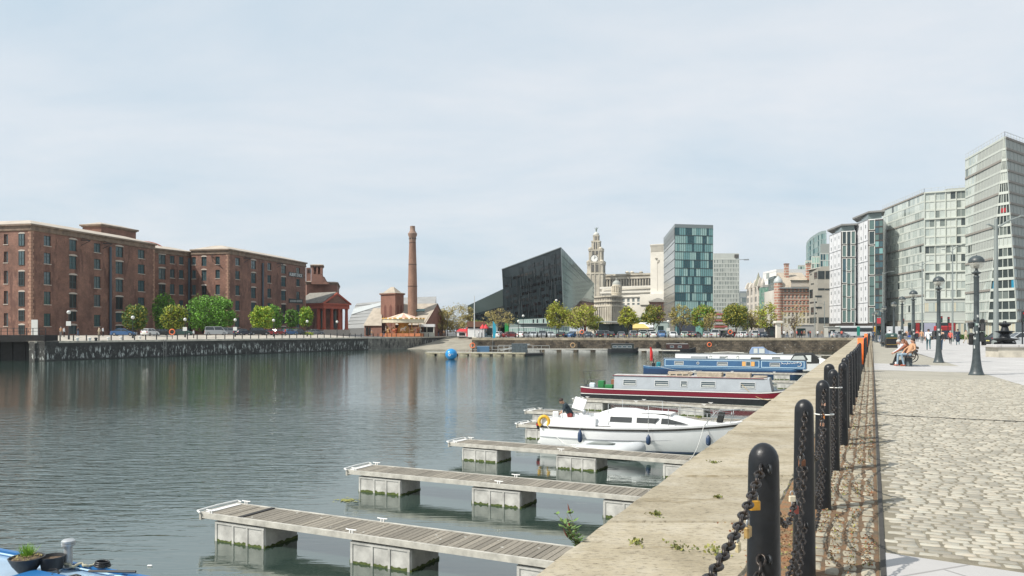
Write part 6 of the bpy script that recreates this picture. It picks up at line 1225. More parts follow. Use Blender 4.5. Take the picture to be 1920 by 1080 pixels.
# glass office tower
t = thing('glass_office_tower', 'teal glass office tower with a bronze side wall', 'building', (*P(1290, 300)[:2], 0)); g0, g1 = P(1265.5, 300), P(1336.5, 303); gb0 = P(1245, 345); zt_ = zat(421.5, 300)
teal = [mat('teal_pale', (.38, .56, .51), .12, .25, var=.1, vs=.2), mat('teal_mid', (.20, .38, .37), .10, .25), mat('teal_dark', (.04, .11, .125), .08, .2)]
core(t, [g0[:2], g1[:2], P(1336.5, 340)[:2], gb0[:2]], 0, zt_, mat('tower_core', (.07, .09, .09), .5)); DB = {}
def pk(i, j):
    v = noise.noise(V((i*.42, j*1.7, 3.1))); lo = noise.noise(V((i*.38, j*2.9+5, 7.7)))
    return 2 if (v > .14 and j < 7) or v > .30 else (1 if lo > .05 else 0)
NV = 13; NU = 18
curtain(t, (g0+z_*.5, g1+z_*.5, g1+z_*(zt_-.8), g0+z_*(zt_-.8)), NU, NV, mat('teal_frame', (.05, .075, .075), .4), teal, .12, .3, pick=pk)
q = MB(); q.loft([[g0+V((-.1, -.15, zt_-1)), g1+V((.1, -.15, zt_-1)), P(1336.7, 341)+V((0, 0, zt_-1)), gb0+V((-.2, 0, zt_-1))], [g0+V((-.1, -.15, zt_+.3)), g1+V((.1, -.15, zt_+.3)), P(1336.7, 341)+V((0, 0, zt_+.3)), gb0+V((-.2, 0, zt_+.3))]]); q.obj('roof_edge', mat('roof_edge_grey', (.22, .25, .25), .4), t, world=True)
n_ = V((-1, -.12, 0)).normalized()*.12; q = MB(); q.quad(gb0+n_+z_*.5, g0+n_+z_*.5, g0+n_+z_*(zt_-.9), gb0+n_+z_*(zt_-.9)); q.obj('bronze_side', mat('bronze_glass', (.42, .41, .36), .14, .6, var=.25, vs=.12, stretch=(.2, .2, 1)), t, world=True); q = MB()
for i in range(1, 13): z = zt_*i/13; q.bar(gb0+n_*1.6+z_*z, g0+n_*1.6+z_*z, .1, .12)
q.quad(gb0+n_*1.5+z_*(zt_-5.2), g0+n_*1.5+z_*(zt_-5.2), g0+n_*1.5+z_*(zt_-.9), gb0+n_*1.5+z_*(zt_-.9)); q.obj('side_lines', mat('side_dark', (.15, .16, .15), .4), t, world=True)
# generic far blocks
def block(label, name, pxs, Ds, ytop, D0, nu, nv, wall, frame, panes, wts=None, side=None, back=25, fw=.25, sh=.5, zb=0, roofh=.8, out=.15, cat='building'):
    a, b = P(pxs[0], Ds[0]), P(pxs[1], Ds[1]); zt = zat(ytop, D0); t = thing(name, label, cat, ((a.x+b.x)/2, (a.y+b.y)/2, 0)); dd = (b-a).normalized(); nn = V((-dd.y, dd.x, 0))*back
    if side: s_ = P(side[0], side[1]); poly = [a[:2], b[:2], (b+nn)[:2], s_[:2]]
    else: poly = [a[:2], b[:2], (b+nn)[:2], (a+nn)[:2]]
    core(t, poly, 0, zt, wall); no = V((dd.y, -dd.x, 0))*.03; curtain(t, (a+no+z_*(zb+.5), b+no+z_*(zb+.5), b+no+z_*(zt-roofh), a+no+z_*(zt-roofh)), nu, nv, frame, panes, fw, sh, out, wts=wts); return t, a, b, zt
cg = mat('concrete_grid', (.54, .56, .51), .8, var=.1, vs=.1); gg = [mat('glass_grey_a', (.16, .20, .19), .1, .2), mat('glass_grey_b', (.30, .33, .30), .15, .2), mat('glass_grey_c', (.40, .42, .38), .3)]
t, a, b, zt = block('pale gridded office tower behind the teal glass tower', 'office_tower', (1338, 1385.5), (480, 480), 475, 480, 16, 17, cg, cg, gg, [3, 3, 2], fw=.45, sh=.7, roofh=3.6)
c = P(1381, 479.8); q = MB(); q.bx(c.x-1.3, c.x+1.3, c.y-.3, c.y-.1, zat(483.5, 480), zat(477, 480)); q.obj('dark_rooftop_sign', lsd, t, world=True); q = MB(); q.bar(P(1386, 480)+z_*zat(487, 480), P(1404, 480)+z_*zat(486, 480), .35, .35); q.bx(P(1398, 480).x-1, P(1404, 480).x, 479.5, 480.5, zat(488, 480), zat(485.8, 480)); q.obj('cradle_arm', STEEL, t, world=True)
block('small grey block glimpsed right of the gridded tower', 'office_block', (1384, 1402), (560, 560), 546, 560, 5, 8, mat('grey_far', (.27, .30, .31), .8), mat('grey_far', (.27, .30, .31), .8), gg)
orn = mat('ornate_stone', (.52, .48, .42), .8, var=.15, vs=.2); orw = [mat('ornate_glass', (.12, .13, .13), .2), mat('ornate_glass_b', (.25, .25, .23), .3)]
t, a, b, zt = block('tall white ornate stone terrace with gables, left of the green scaffold', 'stone_terrace', (1401, 1431), (430, 395), 537, 410, 6, 6, orn, orn, orw, fw=.9, sh=1.2)
q = MB()
for f, h_ in ((.1, 3), (.35, 2.2), (.6, 3.6), (.85, 4.2)): c = a.lerp(b, f); q.extr([c+V((-1.7, -.3, zt-.5)), c+V((1.7, -.3, zt-.5)), c+V((.9, -.3, zt+h_*.6)), c+V((0, -.3, zt+h_)), c+V((-.9, -.3, zt+h_*.6))], (0, 2, 0)); q.lathe([(1.0, 0), (1.0, zt+1), (.1, zt+3.5)], 8, 0, a.lerp(b, f+.12)+V((0, -.3, 0)))
q.obj('gables', orn, t, world=True); q = MB(); c = P(1422, 402); q.lathe([(1.6, zt), (1.5, zt+1.5), (.1, zat(511, 402))], 8, 0, c); q.obj('spire', mat('spire_green', (.25, .25, .19), .8), t, world=True)
t, a, b, zt = block('plain white rendered block rising behind the terrace', 'office_block', (1431, 1456), (420, 400), 507.5, 410, 4, 9, mat('white_render', (.66, .66, .64), .7), mat('white_render', (.66, .66, .64), .7), [mat('white_render', (.66, .66, .64), .7), gg[1]], [8, 1])
t = thing('scaffolding', 'green netted scaffolding on the street front beyond the trees', 'scaffolding', (*P(1434, 385)[:2], 0)); q = MB(); a, b = P(1427, 384), P(1441, 378); q.prism([a[:2], b[:2], (b+V((1, 6, 0)))[:2], (a+V((1, 6, 0)))[:2]], 0, zat(538, 380)); q.obj('green_net', mat('green_net', (.03, .20, .12), .8, var=.6, vs=.5, col2=(.25, .33, .28)), t, world=True); q = MB()
for i in range(8): q.bar(a+V((0, -.3, zat(538, 380)*i/7)), b+V((0, -.3, zat(538, 380)*i/7)), .15, .15)
for i in range(6): c = a.lerp(b, i/5); q.bar(c+V((0, -.3, 0)), c+V((0, -.3, zat(534, 380))), .13, .13)
q.obj('poles', STEEL, t, world=True)
block('narrow dark green glass front left of the striped brick office', 'glass_block', (1441, 1452), (375, 362), 519, 368, 3, 10, mat('dark_green_wall', (.08, .11, .11), .4), mat('dark_green_frame', (.14, .18, .18), .4), [teal[2], gg[0]])
# red and white striped office with turret
strp = bricky('striped_brick', (.44, .22, .16), (.40, .19, .14), (.52, .46, .38), 1, 9, 1.15, .24, .8, stv=.15, bump=0, vs=.2)
t = thing('striped_office', 'red and white banded brick office with corner turret and tall chimneys', 'building', (*P(1485, 340)[:2], 0)); k3 = 340/F; a, b = P(1462, 338), P(1519, 338); ops = []; wl = []; Lw = (b-a).length
for j, (y0, y1) in enumerate(((548, 541), (560, 553), (571, 564), (582, 575), (593, 586), (606, 597))):
    for i in range(8): u = Lw*(i+.5)/8; ops.append((u-.45, u+.45, zat(y0, 338), zat(y1, 338))); wl.append((u, zat(y0, 338), zat(y1, 338)))
q = MB(); facade(q, a[:2], b[:2], zat(586, 338), zat(541, 338), [o for o in ops if o[2] >= zat(586, 338) and o[3] <= zat(541, 338)], .3); q.obj('wall', strp, t, world=True)
q = MB(); facade(q, a[:2], b[:2], 0, zat(586, 338), [o for o in ops if o[3] <= zat(586, 338)], .3); q.obj('stone_base', pst, t, world=True)
for u, z0, z1 in wl:
    if z1 <= zat(541, 338): put_win(t, a, b, u, z0, winmesh(.9, z1-z0, 2, 2, pst, orw[0], None, .28, sill=False, fw=.06))
core(t, [(a+V((0, .4, 0)))[:2], (b+V((0, .4, 0)))[:2], (b+V((3, 30, 0)))[:2], (a+V((3, 30, 0)))[:2]], 0, zat(541.5, 338), pst, None, 'rear_wall')
q = MB(); q.loft([[a+V((0, -.6, zat(541, 338))), b+V((0, -.6, zat(541, 338))), b+V((2, 12, zat(541, 338))), a+V((2, 12, zat(541, 338)))], [a+V((2, 4, zat(520, 338))), b+V((0, 4, zat(520, 338))), b+V((0, 10, zat(508, 338))), a+V((2, 10, zat(508, 338)))]]); q.obj('roof', mat('tan_stone_roof', (.40, .35, .28), .8, var=.15, vs=.4), t, world=True)
q = MB(); q.bar(a+V((-.5, -.7, zat(540, 338))), b+V((.5, -.7, zat(540, 338))), .7, .5); q.obj('eaves', mat('eaves_grey', (.3, .33, .34), .6), t, world=True)
q = MB(); q.prism([P(1483, 337)[:2], P(1519, 337)[:2], P(1519, 345)[:2], P(1483, 345)[:2]], zat(538, 338), zat(527, 338)); q.obj('attic', orn, t, world=True); q = MB(); q.bar(P(1482, 336.8)+z_*zat(526.5, 338), P(1520, 336.8)+z_*zat(526.5, 338), .35, .35); q.obj('attic_cap', sgd, t, world=True)
c = P(1459, 339); q = MB(); q.lathe([(7.6*k3, 0), (7.6*k3, zat(530, 339))], 16, 0, c); q.obj('turret', strp, t, world=True, smooth=60); q = MB(); q.lathe([(8.4*k3, zat(530, 339)), (8.4*k3, zat(528.5, 339)), (6.5*k3, zat(523, 339)), (2*k3, zat(519, 339)), (.1, zat(517, 339))], 16, 0, c); q.obj('turret_cap', mat('lead_cap', (.42, .46, .46), .5), t, world=True, smooth=50)
for px, yb in ((1474.5, 512), (1515.5, 512)):
    c = P(px, 343); q = MB(); q.bx(c.x-.85, c.x+.85, c.y-.6, c.y+.6, zat(530, 340), zat(495, 340)); o = q.obj('chimney_stack', strp, t, world=True); q = MB(); q.bx(c.x-1.0, c.x+1.0, c.y-.75, c.y+.75, zat(495, 340), zat(493, 340)); q.obj('chimney_cap', brick2, o, world=True)
# limestone block with irregular dark windows
t = thing('angular_stone_office', 'beige stone office with scattered dark slot windows beside the striped brick', 'building', (*P(1537, 320)[:2], 0)); lm = mat('beige_stone', (.36, .34, .29), .75, var=.08, vs=.3, bump=0); a, b = P(1517, 330), P(1533, 318); c = P(1556, 318)
core(t, [a[:2], b[:2], c[:2], P(1557, 350)[:2], P(1519, 352)[:2]], 0, zat(503, 318), lm); q = MB(); q.extr([b+V((-.1, 0, zat(503, 318))), c+z_*zat(503, 318), c+z_*zat(499, 318), b+V((2, 0, zat(499.5, 318)))], (0, 14, 0)); q.obj('parapet', lm, t, world=True)
for x0, x1, y0, y1 in ((1534, 1546, 523, 508), (1548, 1556, 523, 508), (1527, 1532.5, 523, 510), (1521, 1526, 534, 531), (1534, 1546, 544, 540.5), (1547, 1556, 544, 541), (1529, 1541, 557.5, 554), (1518.5, 1524, 559, 543), (1529, 1532, 568, 565), (1519, 1526, 569, 566), (1530, 1541, 578.5, 575), (1521, 1526, 590, 576), (1529, 1532, 589, 586), (1519.5, 1522.5, 516, 513), (1535, 1554, 606, 595), (1519, 1531, 606, 595)):
    if x1 < 1533.1: Dn = 330-12*((x0+x1)/2-1517)/16; p_, q_ = P(x0, 330-12*(x0-1517)/16-.1), P(x1, 330-12*(x1-1517)/16-.1)
    else: Dn = 318; p_, q_ = P(x0, 317.9), P(x1, 317.9)
    r = [p_+z_*zat(y0, Dn), q_+z_*zat(y0, Dn), q_+z_*zat(y1, Dn), p_+z_*zat(y1, Dn)]; MB().loft([r, [p+V((0, .4, 0)) for p in r]]).obj('window', mat('slot_glass', (.025, .035, .038), .1), t, world=True)
t = thing('stepped_glass_block', 'stepped block of green glass bays above the beige stone office', 'building', (*P(1540, 400)[:2], 0)); D = 400
for i, (x0, x1, y0, dd) in enumerate(((1496, 1512, 497, 30), (1510, 1524, 488, 22), (1522, 1540, 480, 14), (1538, 1558, 457, 0))):
    pl = [P(x0, D+dd)[:2], P(x1, D+dd)[:2], P(x1, D+dd+16)[:2], P(x0, D+dd+16)[:2]]; core(t, pl, 0, zat(y0, D+dd), mat('block_pale', (.36, .38, .35), .6)); a, b = P(x0, D+dd-.05), P(x1, D+dd-.05)
    curtain(t, (a+z_*30, b+z_*30, b+z_*(zat(y0, D+dd)-.5-(4.5 if i == 3 else 0)), a+z_*(zat(y0, D+dd)-.5-(4.5 if i == 3 else 0))), 4, 3, cg, [teal[0], teal[2], gg[0]], .3, .5)
t = thing('curved_glass_tower', 'distant pale green glass tower with a sloping curved top', 'tower', (*P(1530, 620)[:2], 0)); D = 620; xs_ = [(1512, 455), (1519, 446), (1526, 441), (1534, 436), (1541, 433), (1549, 432)]; q = MB(); q.loft([[P(x, D)+z_*0 for x, y in xs_]+[P(x, D)+z_*zat(y, D) for x, y in xs_[::-1]], [P(x, D+25)+z_*0 for x, y in xs_]+[P(x, D+25)+z_*zat(y, D) for x, y in xs_[::-1]]]); q.obj('wall', mat('pale_green_wall', (.36, .44, .42), .4), t, world=True)
for (x0, y0), (x1, y1) in zip(xs_, xs_[1:]): a, b = P(x0, D-.1), P(x1, D-.1); curtain(t, (a+z_*40, b+z_*40, b+z_*(zat(y1, D)-2), a+z_*(zat(y0, D)-2)), 3, 8, mat('pale_green_wall', (.36, .44, .42), .4), [teal[0], mat('mint_glass', (.45, .58, .54), .2), teal[1]], .5, .6)
# ================================================================ white panelled towers
wp = mat('white_panel', (.70, .71, .72), .5, var=.04, vs=.3); wl_ = mat('panel_joint', (.33, .34, .35), .6); dkf = mat('bronze_dark', (.05, .04, .035), .5); whf = mat('white_frame', (.7, .7, .66), .5)
dg_ = [mat('dark_bay_glass', (.03, .05, .055), .07), mat('green_bay_glass', (.09, .15, .14), .1), mat('blue_bay_glass', (.05, .10, .12), .08)]
def wtower(label, pxl, pxc, pxr, ytop, Dl, Dc, Dr, ycorner, nrow, bays, yb=606, dark_right=False, penth=True):
    t = thing('white_panel_tower', label, 'tower', (*P(pxc, Dc)[:2], 0), 0, 'white panelled towers'); l, c, r = P(pxl, Dl), P(pxc, Dc), P(pxr, Dr); zt = zat(ycorner, Dc); z0 = zat(yb, Dc)
    nn = V((8, 14, 0)); core(t, [l[:2], c[:2], r[:2], (r+nn)[:2], (l+V((8, 14, 0)))[:2]], z0, zt, wp); core(t, [(l+V((1.5, 1, 0)))[:2], (c+V((.5, 1.5, 0)))[:2], (r+V((-.5, 1.5, 0)))[:2], (r+nn)[:2]], 0, z0-.02, gl2, None, 'glass_base')
    nl = V(((c-l).y, -(c-l).x, 0)).normalized(); nl = nl if nl.dot(l) < 0 else -nl; q = MB()
    for i in range(4): a = l.lerp(c, i/3)+nl*.03; q.bar(a+z_*z0, a+z_*zt, .12, .12)
    for j in range(nrow+1): z = z0+(zt-z0)*j/nrow; q.bar(l+nl*.03+z_*z, c+nl*.03+z_*z, .22, .12)
    q.obj('panel_joints', wl_, t, world=True)
    for j in range(nrow*2):
        for i in range(3): 
            a = l.lerp(c, (i+.42)/3)+nl*.02; b = l.lerp(c, (i+.56)/3)+nl*.02; z = z0+(zt-z0)*(j+.25)/(nrow*2); r_ = [a+z_*z, b+z_*z, b+z_*(z+1.2), a+z_*(z+1.2)]; MB().loft([r_, [p+nl*.08 for p in r_]]).obj('slot_window', mat('slot_grey', (.22, .24, .25), .3), t, world=True)
    q = MB(); nr = V((0, -1, 0)); q.loft([[c+nr*.05+z_*z0, r+nr*.05+z_*z0, r+nr*.05+z_*(zt-.3), c+nr*.05+z_*(zt-.3)], [c+nr*.25+z_*z0, r+nr*.25+z_*z0, r+nr*.25+z_*(zt-.3), c+nr*.25+z_*(zt-.3)]]); q.obj('bronze_bay', dkf, t, world=True)
    for (f0, f1, cuts) in bays:
        for v0, v1 in zip(cuts, cuts[1:]):
            a, b = c.lerp(r, f0)+nr*.27, c.lerp(r, f1)+nr*.27; za, zb_ = z0+(zt-z0)*(v0+.008), z0+(zt-z0)*(v1-.008); fr = MB()
            r_ = [a+z_*za, b+z_*za, b+z_*zb_, a+z_*zb_]; w_ = MB().loft([r_, [p+nr*.05 for p in r_]]).obj('window', dg_[R.randrange(3)], t, world=True)
            for p_, q_ in zip(r_, r_[1:]+r_[:1]): fr.bar(p_+nr*.12, q_+nr*.12, .28, .14)
            fr.obj('window_frame', whf, w_, world=True)
            n3 = max(1, int((zb_-za)/3.2)); fr = MB()
            for k_ in range(1, n3): fr.bar(a.lerp(b, 0)+nr*.08+z_*(za+(zb_-za)*k_/n3), b+nr*.08+z_*(za+(zb_-za)*k_/n3), .35, .1)
            if n3 > 1: fr.obj('floor_band', dkf, w_, world=True)
    if dark_right:
        a, b = c.lerp(r, .46)+nr*.3, r+nr*.3; curtain(t, (a+z_*z0, b+z_*z0, b+z_*(zt-.5), a+z_*(zt-.5)), 2, nrow*3, dkf, dg_+[teal[1]], .15, .5)
    core(t, [(c.lerp(l, .6)+V((1, 1, 0)))[:2], (c+V((.4, .8, 0)))[:2], (r+V((0, .8, 0)))[:2], (r+V((4, 10, 0)))[:2], (l+V((5, 10, 0)))[:2]], zt, zat(ytop+3, Dc), gg[0], None, 'penthouse')
    core(t, [(c.lerp(l, 1.1)+V((-.6, -.2, 0)))[:2], (c+V((-.2, -1.0, 0)))[:2], (r+V((.4, -1, 0)))[:2], (r+V((5, 10, 0)))[:2], (l+V((5, 10, 0)))[:2]], zat(ytop+3, Dc), zat(ytop, Dc), mat('roof_slab', (.22, .22, .21), .7), None, 'roof_slab')
    core(t, [(l+V((-.3, -.2, 0)))[:2], (c+V((-.1, -.4, 0)))[:2], (r+V((0, -.4, 0)))[:2], (r+V((5, 10, 0)))[:2], (l+V((5, 10, 0)))[:2]], z0-1.0, z0-.03, dkf, None, 'soffit_beam')
wtower('white panelled tower with three tall window bays, left of its twin', 1555.5, 1577, 1603.5, 420.5, 318, 303, 301, 433.5, 5, [(.06, .34, [0, .15, .43, .71, .85, 1]), (.38, .66, [0, .28, .56, .71, 1]), (.70, .97, [0, .15, .42, .71, .85, 1])])
wtower('taller white panelled tower with a dark glass corner, beside the big pale flats', 1603, 1627.5, 1655, 396.5, 305, 290, 287, 411.5, 5, [(.04, .42, [0, .16, .46, .75, .89, 1])], dark_right=True)
# ================================================================ big pale apartment blocks on the right
pf = mat('apartment_frame', (.50, .53, .48), .7, var=.06, vs=.2); ap_ = [mat('pale_pane_a', (.45, .50, .465), .22, .1, var=.06, vs=.4), mat('pale_pane_b', (.52, .56, .52), .3, .0, var=.05, vs=.5), mat('pale_pane_c', (.38, .43, .405), .15, .15), mat('dark_pane', (.05, .065, .065), .08), mat('mid_pane', (.17, .20, .185), .1)]
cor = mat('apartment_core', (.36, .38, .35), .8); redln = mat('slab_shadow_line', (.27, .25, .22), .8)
def slablines(t, q, n, out=.35, every=3):
    q = [V(p) for p in q]; nrm = (q[1]-q[0]).cross(q[3]-q[0]).normalized()
    if nrm.dot(V((0, 0, H))-q[0]) < 0: nrm = -nrm
    b = MB()
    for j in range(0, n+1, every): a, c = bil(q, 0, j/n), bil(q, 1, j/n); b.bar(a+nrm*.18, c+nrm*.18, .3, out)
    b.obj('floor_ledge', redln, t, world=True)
t = thing('apartment_block', 'broad pale gridded apartment block behind the lamp posts', 'building', (*P(1733, 268)[:2], 0), 0, 'pale apartment blocks'); l, c, r = P(1655, 306), P(1733, 268), P(1812, 262); zt = zat(362, 268)
core(t, [l[:2], c[:2], r[:2], (170, 300), (160, 330)], 0, zt, cor); zl = 5.0
curtain(t, (l+z_*zl, c+z_*zl, c+z_*zt, l+z_*zt), 20, 15, pf, ap_, .1, .5, wts=[5, 5, 3, .1, .35], out=.12); slablines(t, (l+z_*zl, c+z_*zl, c+z_*zt, l+z_*zt), 15, .5)
zm = zat(560, 268)
def pkA(i, j): 
    x = noise.noise(V((i*.9, j*1.3, 1.1)))
    return 3 if x > .45 and j > 2 else (4 if x > .28 else R.choice([0, 1, 1, 2]))
curtain(t, (c+z_*zm, r+z_*zm, r+z_*zt, c+z_*zt), 8, 12, pf, ap_, .12, .6, pick=pkA, out=.2)
q = MB()
for i in range(0, 5): a = c.lerp(r, i/4)+V((0, -.3, 0)); q.bar(a+z_*zm, a+z_*zt, .3, .25)
for j in range(0, 13, 3): z = zm+(zt-zm)*j/12; q.bar(c+V((0, -.35, z)), r+V((0, -.35, z)), .5, .45)
q.obj('bay_frame', pf, t, world=True); q = MB(); q.loft([[c+V((0, -.15, 5)), r+V((0, -.15, 5)), r+V((0, -.15, zm)), c+V((0, -.15, zm))], [c+V((0, .3, 5)), r+V((0, .3, 5)), r+V((0, .3, zm)), c+V((0, .3, zm))]]); q.obj('blank_panels', mat('blank_panel', (.40, .425, .40), .5, var=.05, vs=.15), t, world=True)
curtain(t, (c+V((0, -.2, 8)), r+V((0, -.2, 8)), r+V((0, -.2, 11)), c+V((0, -.2, 11))), 20, 1, mat('thin_frame', (.42, .45, .42), .6), ap_[:3]+[mat('cream_pane', (.5, .47, .36), .4)], .1, .1)
def railing(t, pts, z, h=1.3, n=1):
    q = MB()
    for a, b in zip(pts, pts[1:]):
        L_ = (b-a).length; k_ = max(1, int(L_/2)); q.bar(a+z_*(z+h), b+z_*(z+h), .09, .09); q.bar(a+z_*(z+h*.5), b+z_*(z+h*.5), .05, .05)
        for i in range(k_+1): c_ = a.lerp(b, i/k_); q.bar(c_+z_*z, c_+z_*(z+h), .08, .08)
    q.obj('roof_railing', mat('rail_pale', (.5, .52, .5), .5), t, world=True)
railing(t, [l, c, r], zt, 1.5); q = MB(); a = c.lerp(r, .55); q.prism([a[:2], r[:2], (r+V((4, 12, 0)))[:2], (a+V((2, 12, 0)))[:2]], zt, zt+.9); q.obj('rooftop_plant', cor, t, world=True)
core(t, [(c+V((-1.5, -1.2, 0)))[:2], (r+V((0, -1.2, 0)))[:2], (r+V((0, .5, 0)))[:2], (c+V((0, .5, 0)))[:2]], 4.2, 4.9, pf, None, 'canopy'); a, b = P(1740, 266.6), P(1812, 261.2); curtain(t, (a+z_*.2, b+z_*.2, b+z_*4.1, a+z_*4.1), 14, 1, pf, [gg[0], gg[1], mat('cream_pane', (.5, .47, .36), .4)], .15, .2)
a, b = l.lerp(c, .02)+V((-.5, -.1, 0)), c+V((-.5, -.1, 0)); q = MB(); q.loft([[a+z_*.1, b+z_*.1, b+z_*4.8, a+z_*4.8], [p+V((.4, .1, 0)) for p in (a+z_*.1, b+z_*.1, b+z_*4.8, a+z_*4.8)]]); q.obj('lower_wall', mat('limestone_tiles', (.46, .44, .37), .7, var=.1, vs=.3), t, world=True)
# right tower with a prow that widens downwards
t = thing('apartment_block', 'tall pale apartment tower with a faceted corner at the right edge', 'building', (*P(1884, 225)[:2], 0), 0, 'pale apartment blocks'); Dc = 225; zt = zat(258, Dc); l = P(1811, 254); ctop = P(1884, Dc); rt = P(1990, 252); cl = P(1853, 237); cr_ = P(1907, 228.5)
zb = 4.5; back = V((20, 40, 0))
q = MB(); vsl = [l, cl, cr_, rt, rt+back, l+V((20, 30, 0))]; q.add([p+z_*zb for p in vsl]+[l+z_*zt, ctop+V((-.15, 0, zt)), ctop+V((.15, 0, zt)), rt+z_*zt, rt+back+z_*zt, l+V((20, 30, zt))], [(0, 1, 7, 6), (1, 2, 8, 7), (2, 3, 9, 8), (3, 4, 10, 9), (4, 5, 11, 10), (5, 0, 6, 11), (6, 7, 8, 9, 10, 11), (5, 4, 3, 2, 1, 0)]); q.obj('wall', cor, t, world=True)
QL = (l+z_*zb, cl+z_*zb, ctop+z_*zt, l+z_*zt); QM = (cl+z_*zb, cr_+z_*zb, ctop+V((.15, 0, zt)), ctop+V((-.15, 0, zt))); QR = (cr_+z_*zb, rt+z_*zb, rt+z_*zt, ctop+z_*zt)
curtain(t, QL, 11, 17, pf, ap_, .14, .6, wts=[5, 5, 3, .1, .4], out=.2); slablines(t, QL, 17, .6)
def pkM(i, j): return 1 if j in (13, 7) else (3 if R.random() < .8 else 4)
curtain(t, QM, 4, 17, pf, ap_, .2, .75, pick=pkM, out=.22); curtain(t, QR, 16, 17, mat('green_grey_frame', (.36, .40, .38), .6), [ap_[0], ap_[2], ap_[1]], .22, .3, out=.22); slablines(t, QR, 17, .6, 1)
for u in (.05, .85): 
    r_ = [bil(QM, *x) for x in ((u, 3.12/17), (u+.12, 3.12/17), (u+.12, 3.9/17), (u, 3.9/17))]; MB().loft([r_, [p+V((0, -.4, 0)) for p in r_]]).obj('blue_banner', mat('banner_blue', (.02, .26, .42), .6), t, world=True)
r_ = [bil(QM, *x) for x in ((.25, 10.2/17), (.6, 10.2/17), (.6, 10.6/17), (.25, 10.6/17))]; MB().loft([r_, [p+V((0, -.35, 0)) for p in r_]]).obj('red_panel', mat('red_panel', (.4, .03, .04), .6), t, world=True)
railing(t, [l, ctop, rt], zt, 1.7)
core(t, [(l+V((.8, 0, 0)))[:2], (cl+V((.8, 1, 0)))[:2], (cr_+V((0, 1, 0)))[:2], rt[:2], (rt+back)[:2], (l+V((20, 30, 0)))[:2]], 0, zb-.02, mat('shop_dark', (.12, .12, .11), .5), None, 'ground_floor'); 
for a, b in ((l+V((.6, 0, 0)), cl+V((.6, .8, 0))), (cl+V((.6, .8, 0)), cr_+V((0, .8, 0))), (cr_+V((0, .8, 0)), rt+V((0, -.2, 0)))): curtain(t, (a+z_*.1, b+z_*.1, b+z_*(zb-.3), a+z_*(zb-.3)), 8, 1, pf, [gg[0], ap_[3], mat('cream_pane', (.5, .47, .36), .4)], .2, .4)
flush_windows()
# ================================================================ trees
bark = mat('bark', (.12, .095, .07), .9, var=.3, vs=4, bump=.01, bs=20)
def leafm(nm, c, c2): return mat('leaf_'+nm, c, .65, island=.35, var=.3, vs=1.2, col2=c2)
LG = leafm('bright', (.17, .38, .03), (.10, .25, .02)); LY = leafm('lime', (.44, .50, .04), (.28, .36, .03)); LD = leafm('dark', (.08, .16, .028), (.055, .11, .02)); LO = leafm('olive', (.32, .29, .035), (.20, .195, .03)); LB = leafm('bud', (.36, .28, .09), (.26, .21, .07)); LT = leafm('tan', (.42, .36, .13), (.3, .26, .1))
def tree(label, x, y, z, w, h, zc, leafs, n=2600, ls=.17, sparse=0.0, name='tree', group='street trees', tr=.16, lean=0, seed=None, solid=0.0):
    rr = random.Random(seed or int(abs(x*31+y*7))); t = thing(name, label, 'tree', (x, y, z), 0, group); sc_ = 1.0 if 'ware' in (group or '') else 1.1; w *= sc_; h *= sc_; n = int(n*1.5); ls *= sc_; q = MB(); tips = []
    def grow(p, d, L_, r, k):
        e = p+d*L_; m_ = p.lerp(e, .5)+V((rr.gauss(0, .04), rr.gauss(0, .04), 0))*L_; q.tube([p, m_, e], [r, r*.82, r*.62], 6 if k < 2 else 4, 0, False)
        tips.append((e, k))
        if k >= (4 if sparse > .3 else 3): return
        for i in range(3 if k else 5):
            a = rr.uniform(0, 6.28); s = rr.uniform(.45, .85) if k else rr.uniform(.4, .75); nd = (d*(1.0-.3*k*.3)+V((math.cos(a), math.sin(a), .25))*s).normalized(); grow(e if i else m_, nd, L_*rr.uniform(.62, .8), r*.6, k+1)
    zb = zc-h/2; grow(V((0, 0, 0)), V((lean, 0, 1)).normalized(), zb+h*.12, tr, 0); q.f = q.f
    # keep limbs inside the crown
    for i, v in enumerate(q.v):
        if v.z > zb: 
            s = ((v.x/(w*.5))**2+(v.y/(w*.5))**2+((v.z-zc)/(h*.5))**2)**.5
            if s > 1.02: q.v[i] = V((v.x/s, v.y/s, zc+(v.z-zc)/s))
    q.obj('trunk', bark, t, smooth=60); c = MB(); off = V((rr.random()*50, rr.random()*50, 3)); cl = []
    for i in range(34):
        a, b = rr.uniform(0, 6.28), math.acos(rr.uniform(-.85, 1)); r = rr.uniform(.5, .92)
        cl.append((V((math.sin(b)*math.cos(a)*r, math.sin(b)*math.sin(a)*r, math.cos(b)*r)), rr.uniform(.16, .32)))
    cnt = 0
    while cnt < n:
        if rr.random() < solid: ctr = V((rr.uniform(-.8, .8), rr.uniform(-.8, .8), rr.uniform(-.8, .8))); sg = .12
        else: ctr, sg = cl[rr.randrange(34)]
        d = ctr+V((rr.gauss(0, sg*.62), rr.gauss(0, sg*.62), rr.gauss(0, sg*.55)))
        lim = 1.0+.16*noise.noise(d*2.2+off)
        if d.length > lim: 
            continue
        if noise.noise(d*3.1+off) < -.25+sparse*.3: cnt += .4; continue
        p = V((d.x*w/2, d.y*w/2, zc+d.z*h/2)); u = V((rr.gauss(0, 1), rr.gauss(0, 1), rr.gauss(0, 1))).normalized(); v = u.cross(V((rr.gauss(0, 1), rr.gauss(0, 1), rr.gauss(0, 1)))).normalized(); s = ls*rr.uniform(.6, 1.35)
        c.add([p-u*s, p+v*s*.7, p+u*s*1.1, p-v*s*.7], [(0, 1, 2, 3)], rr.randrange(len(leafs))); cnt += 1
    c.obj('crown', leafs, t); return t
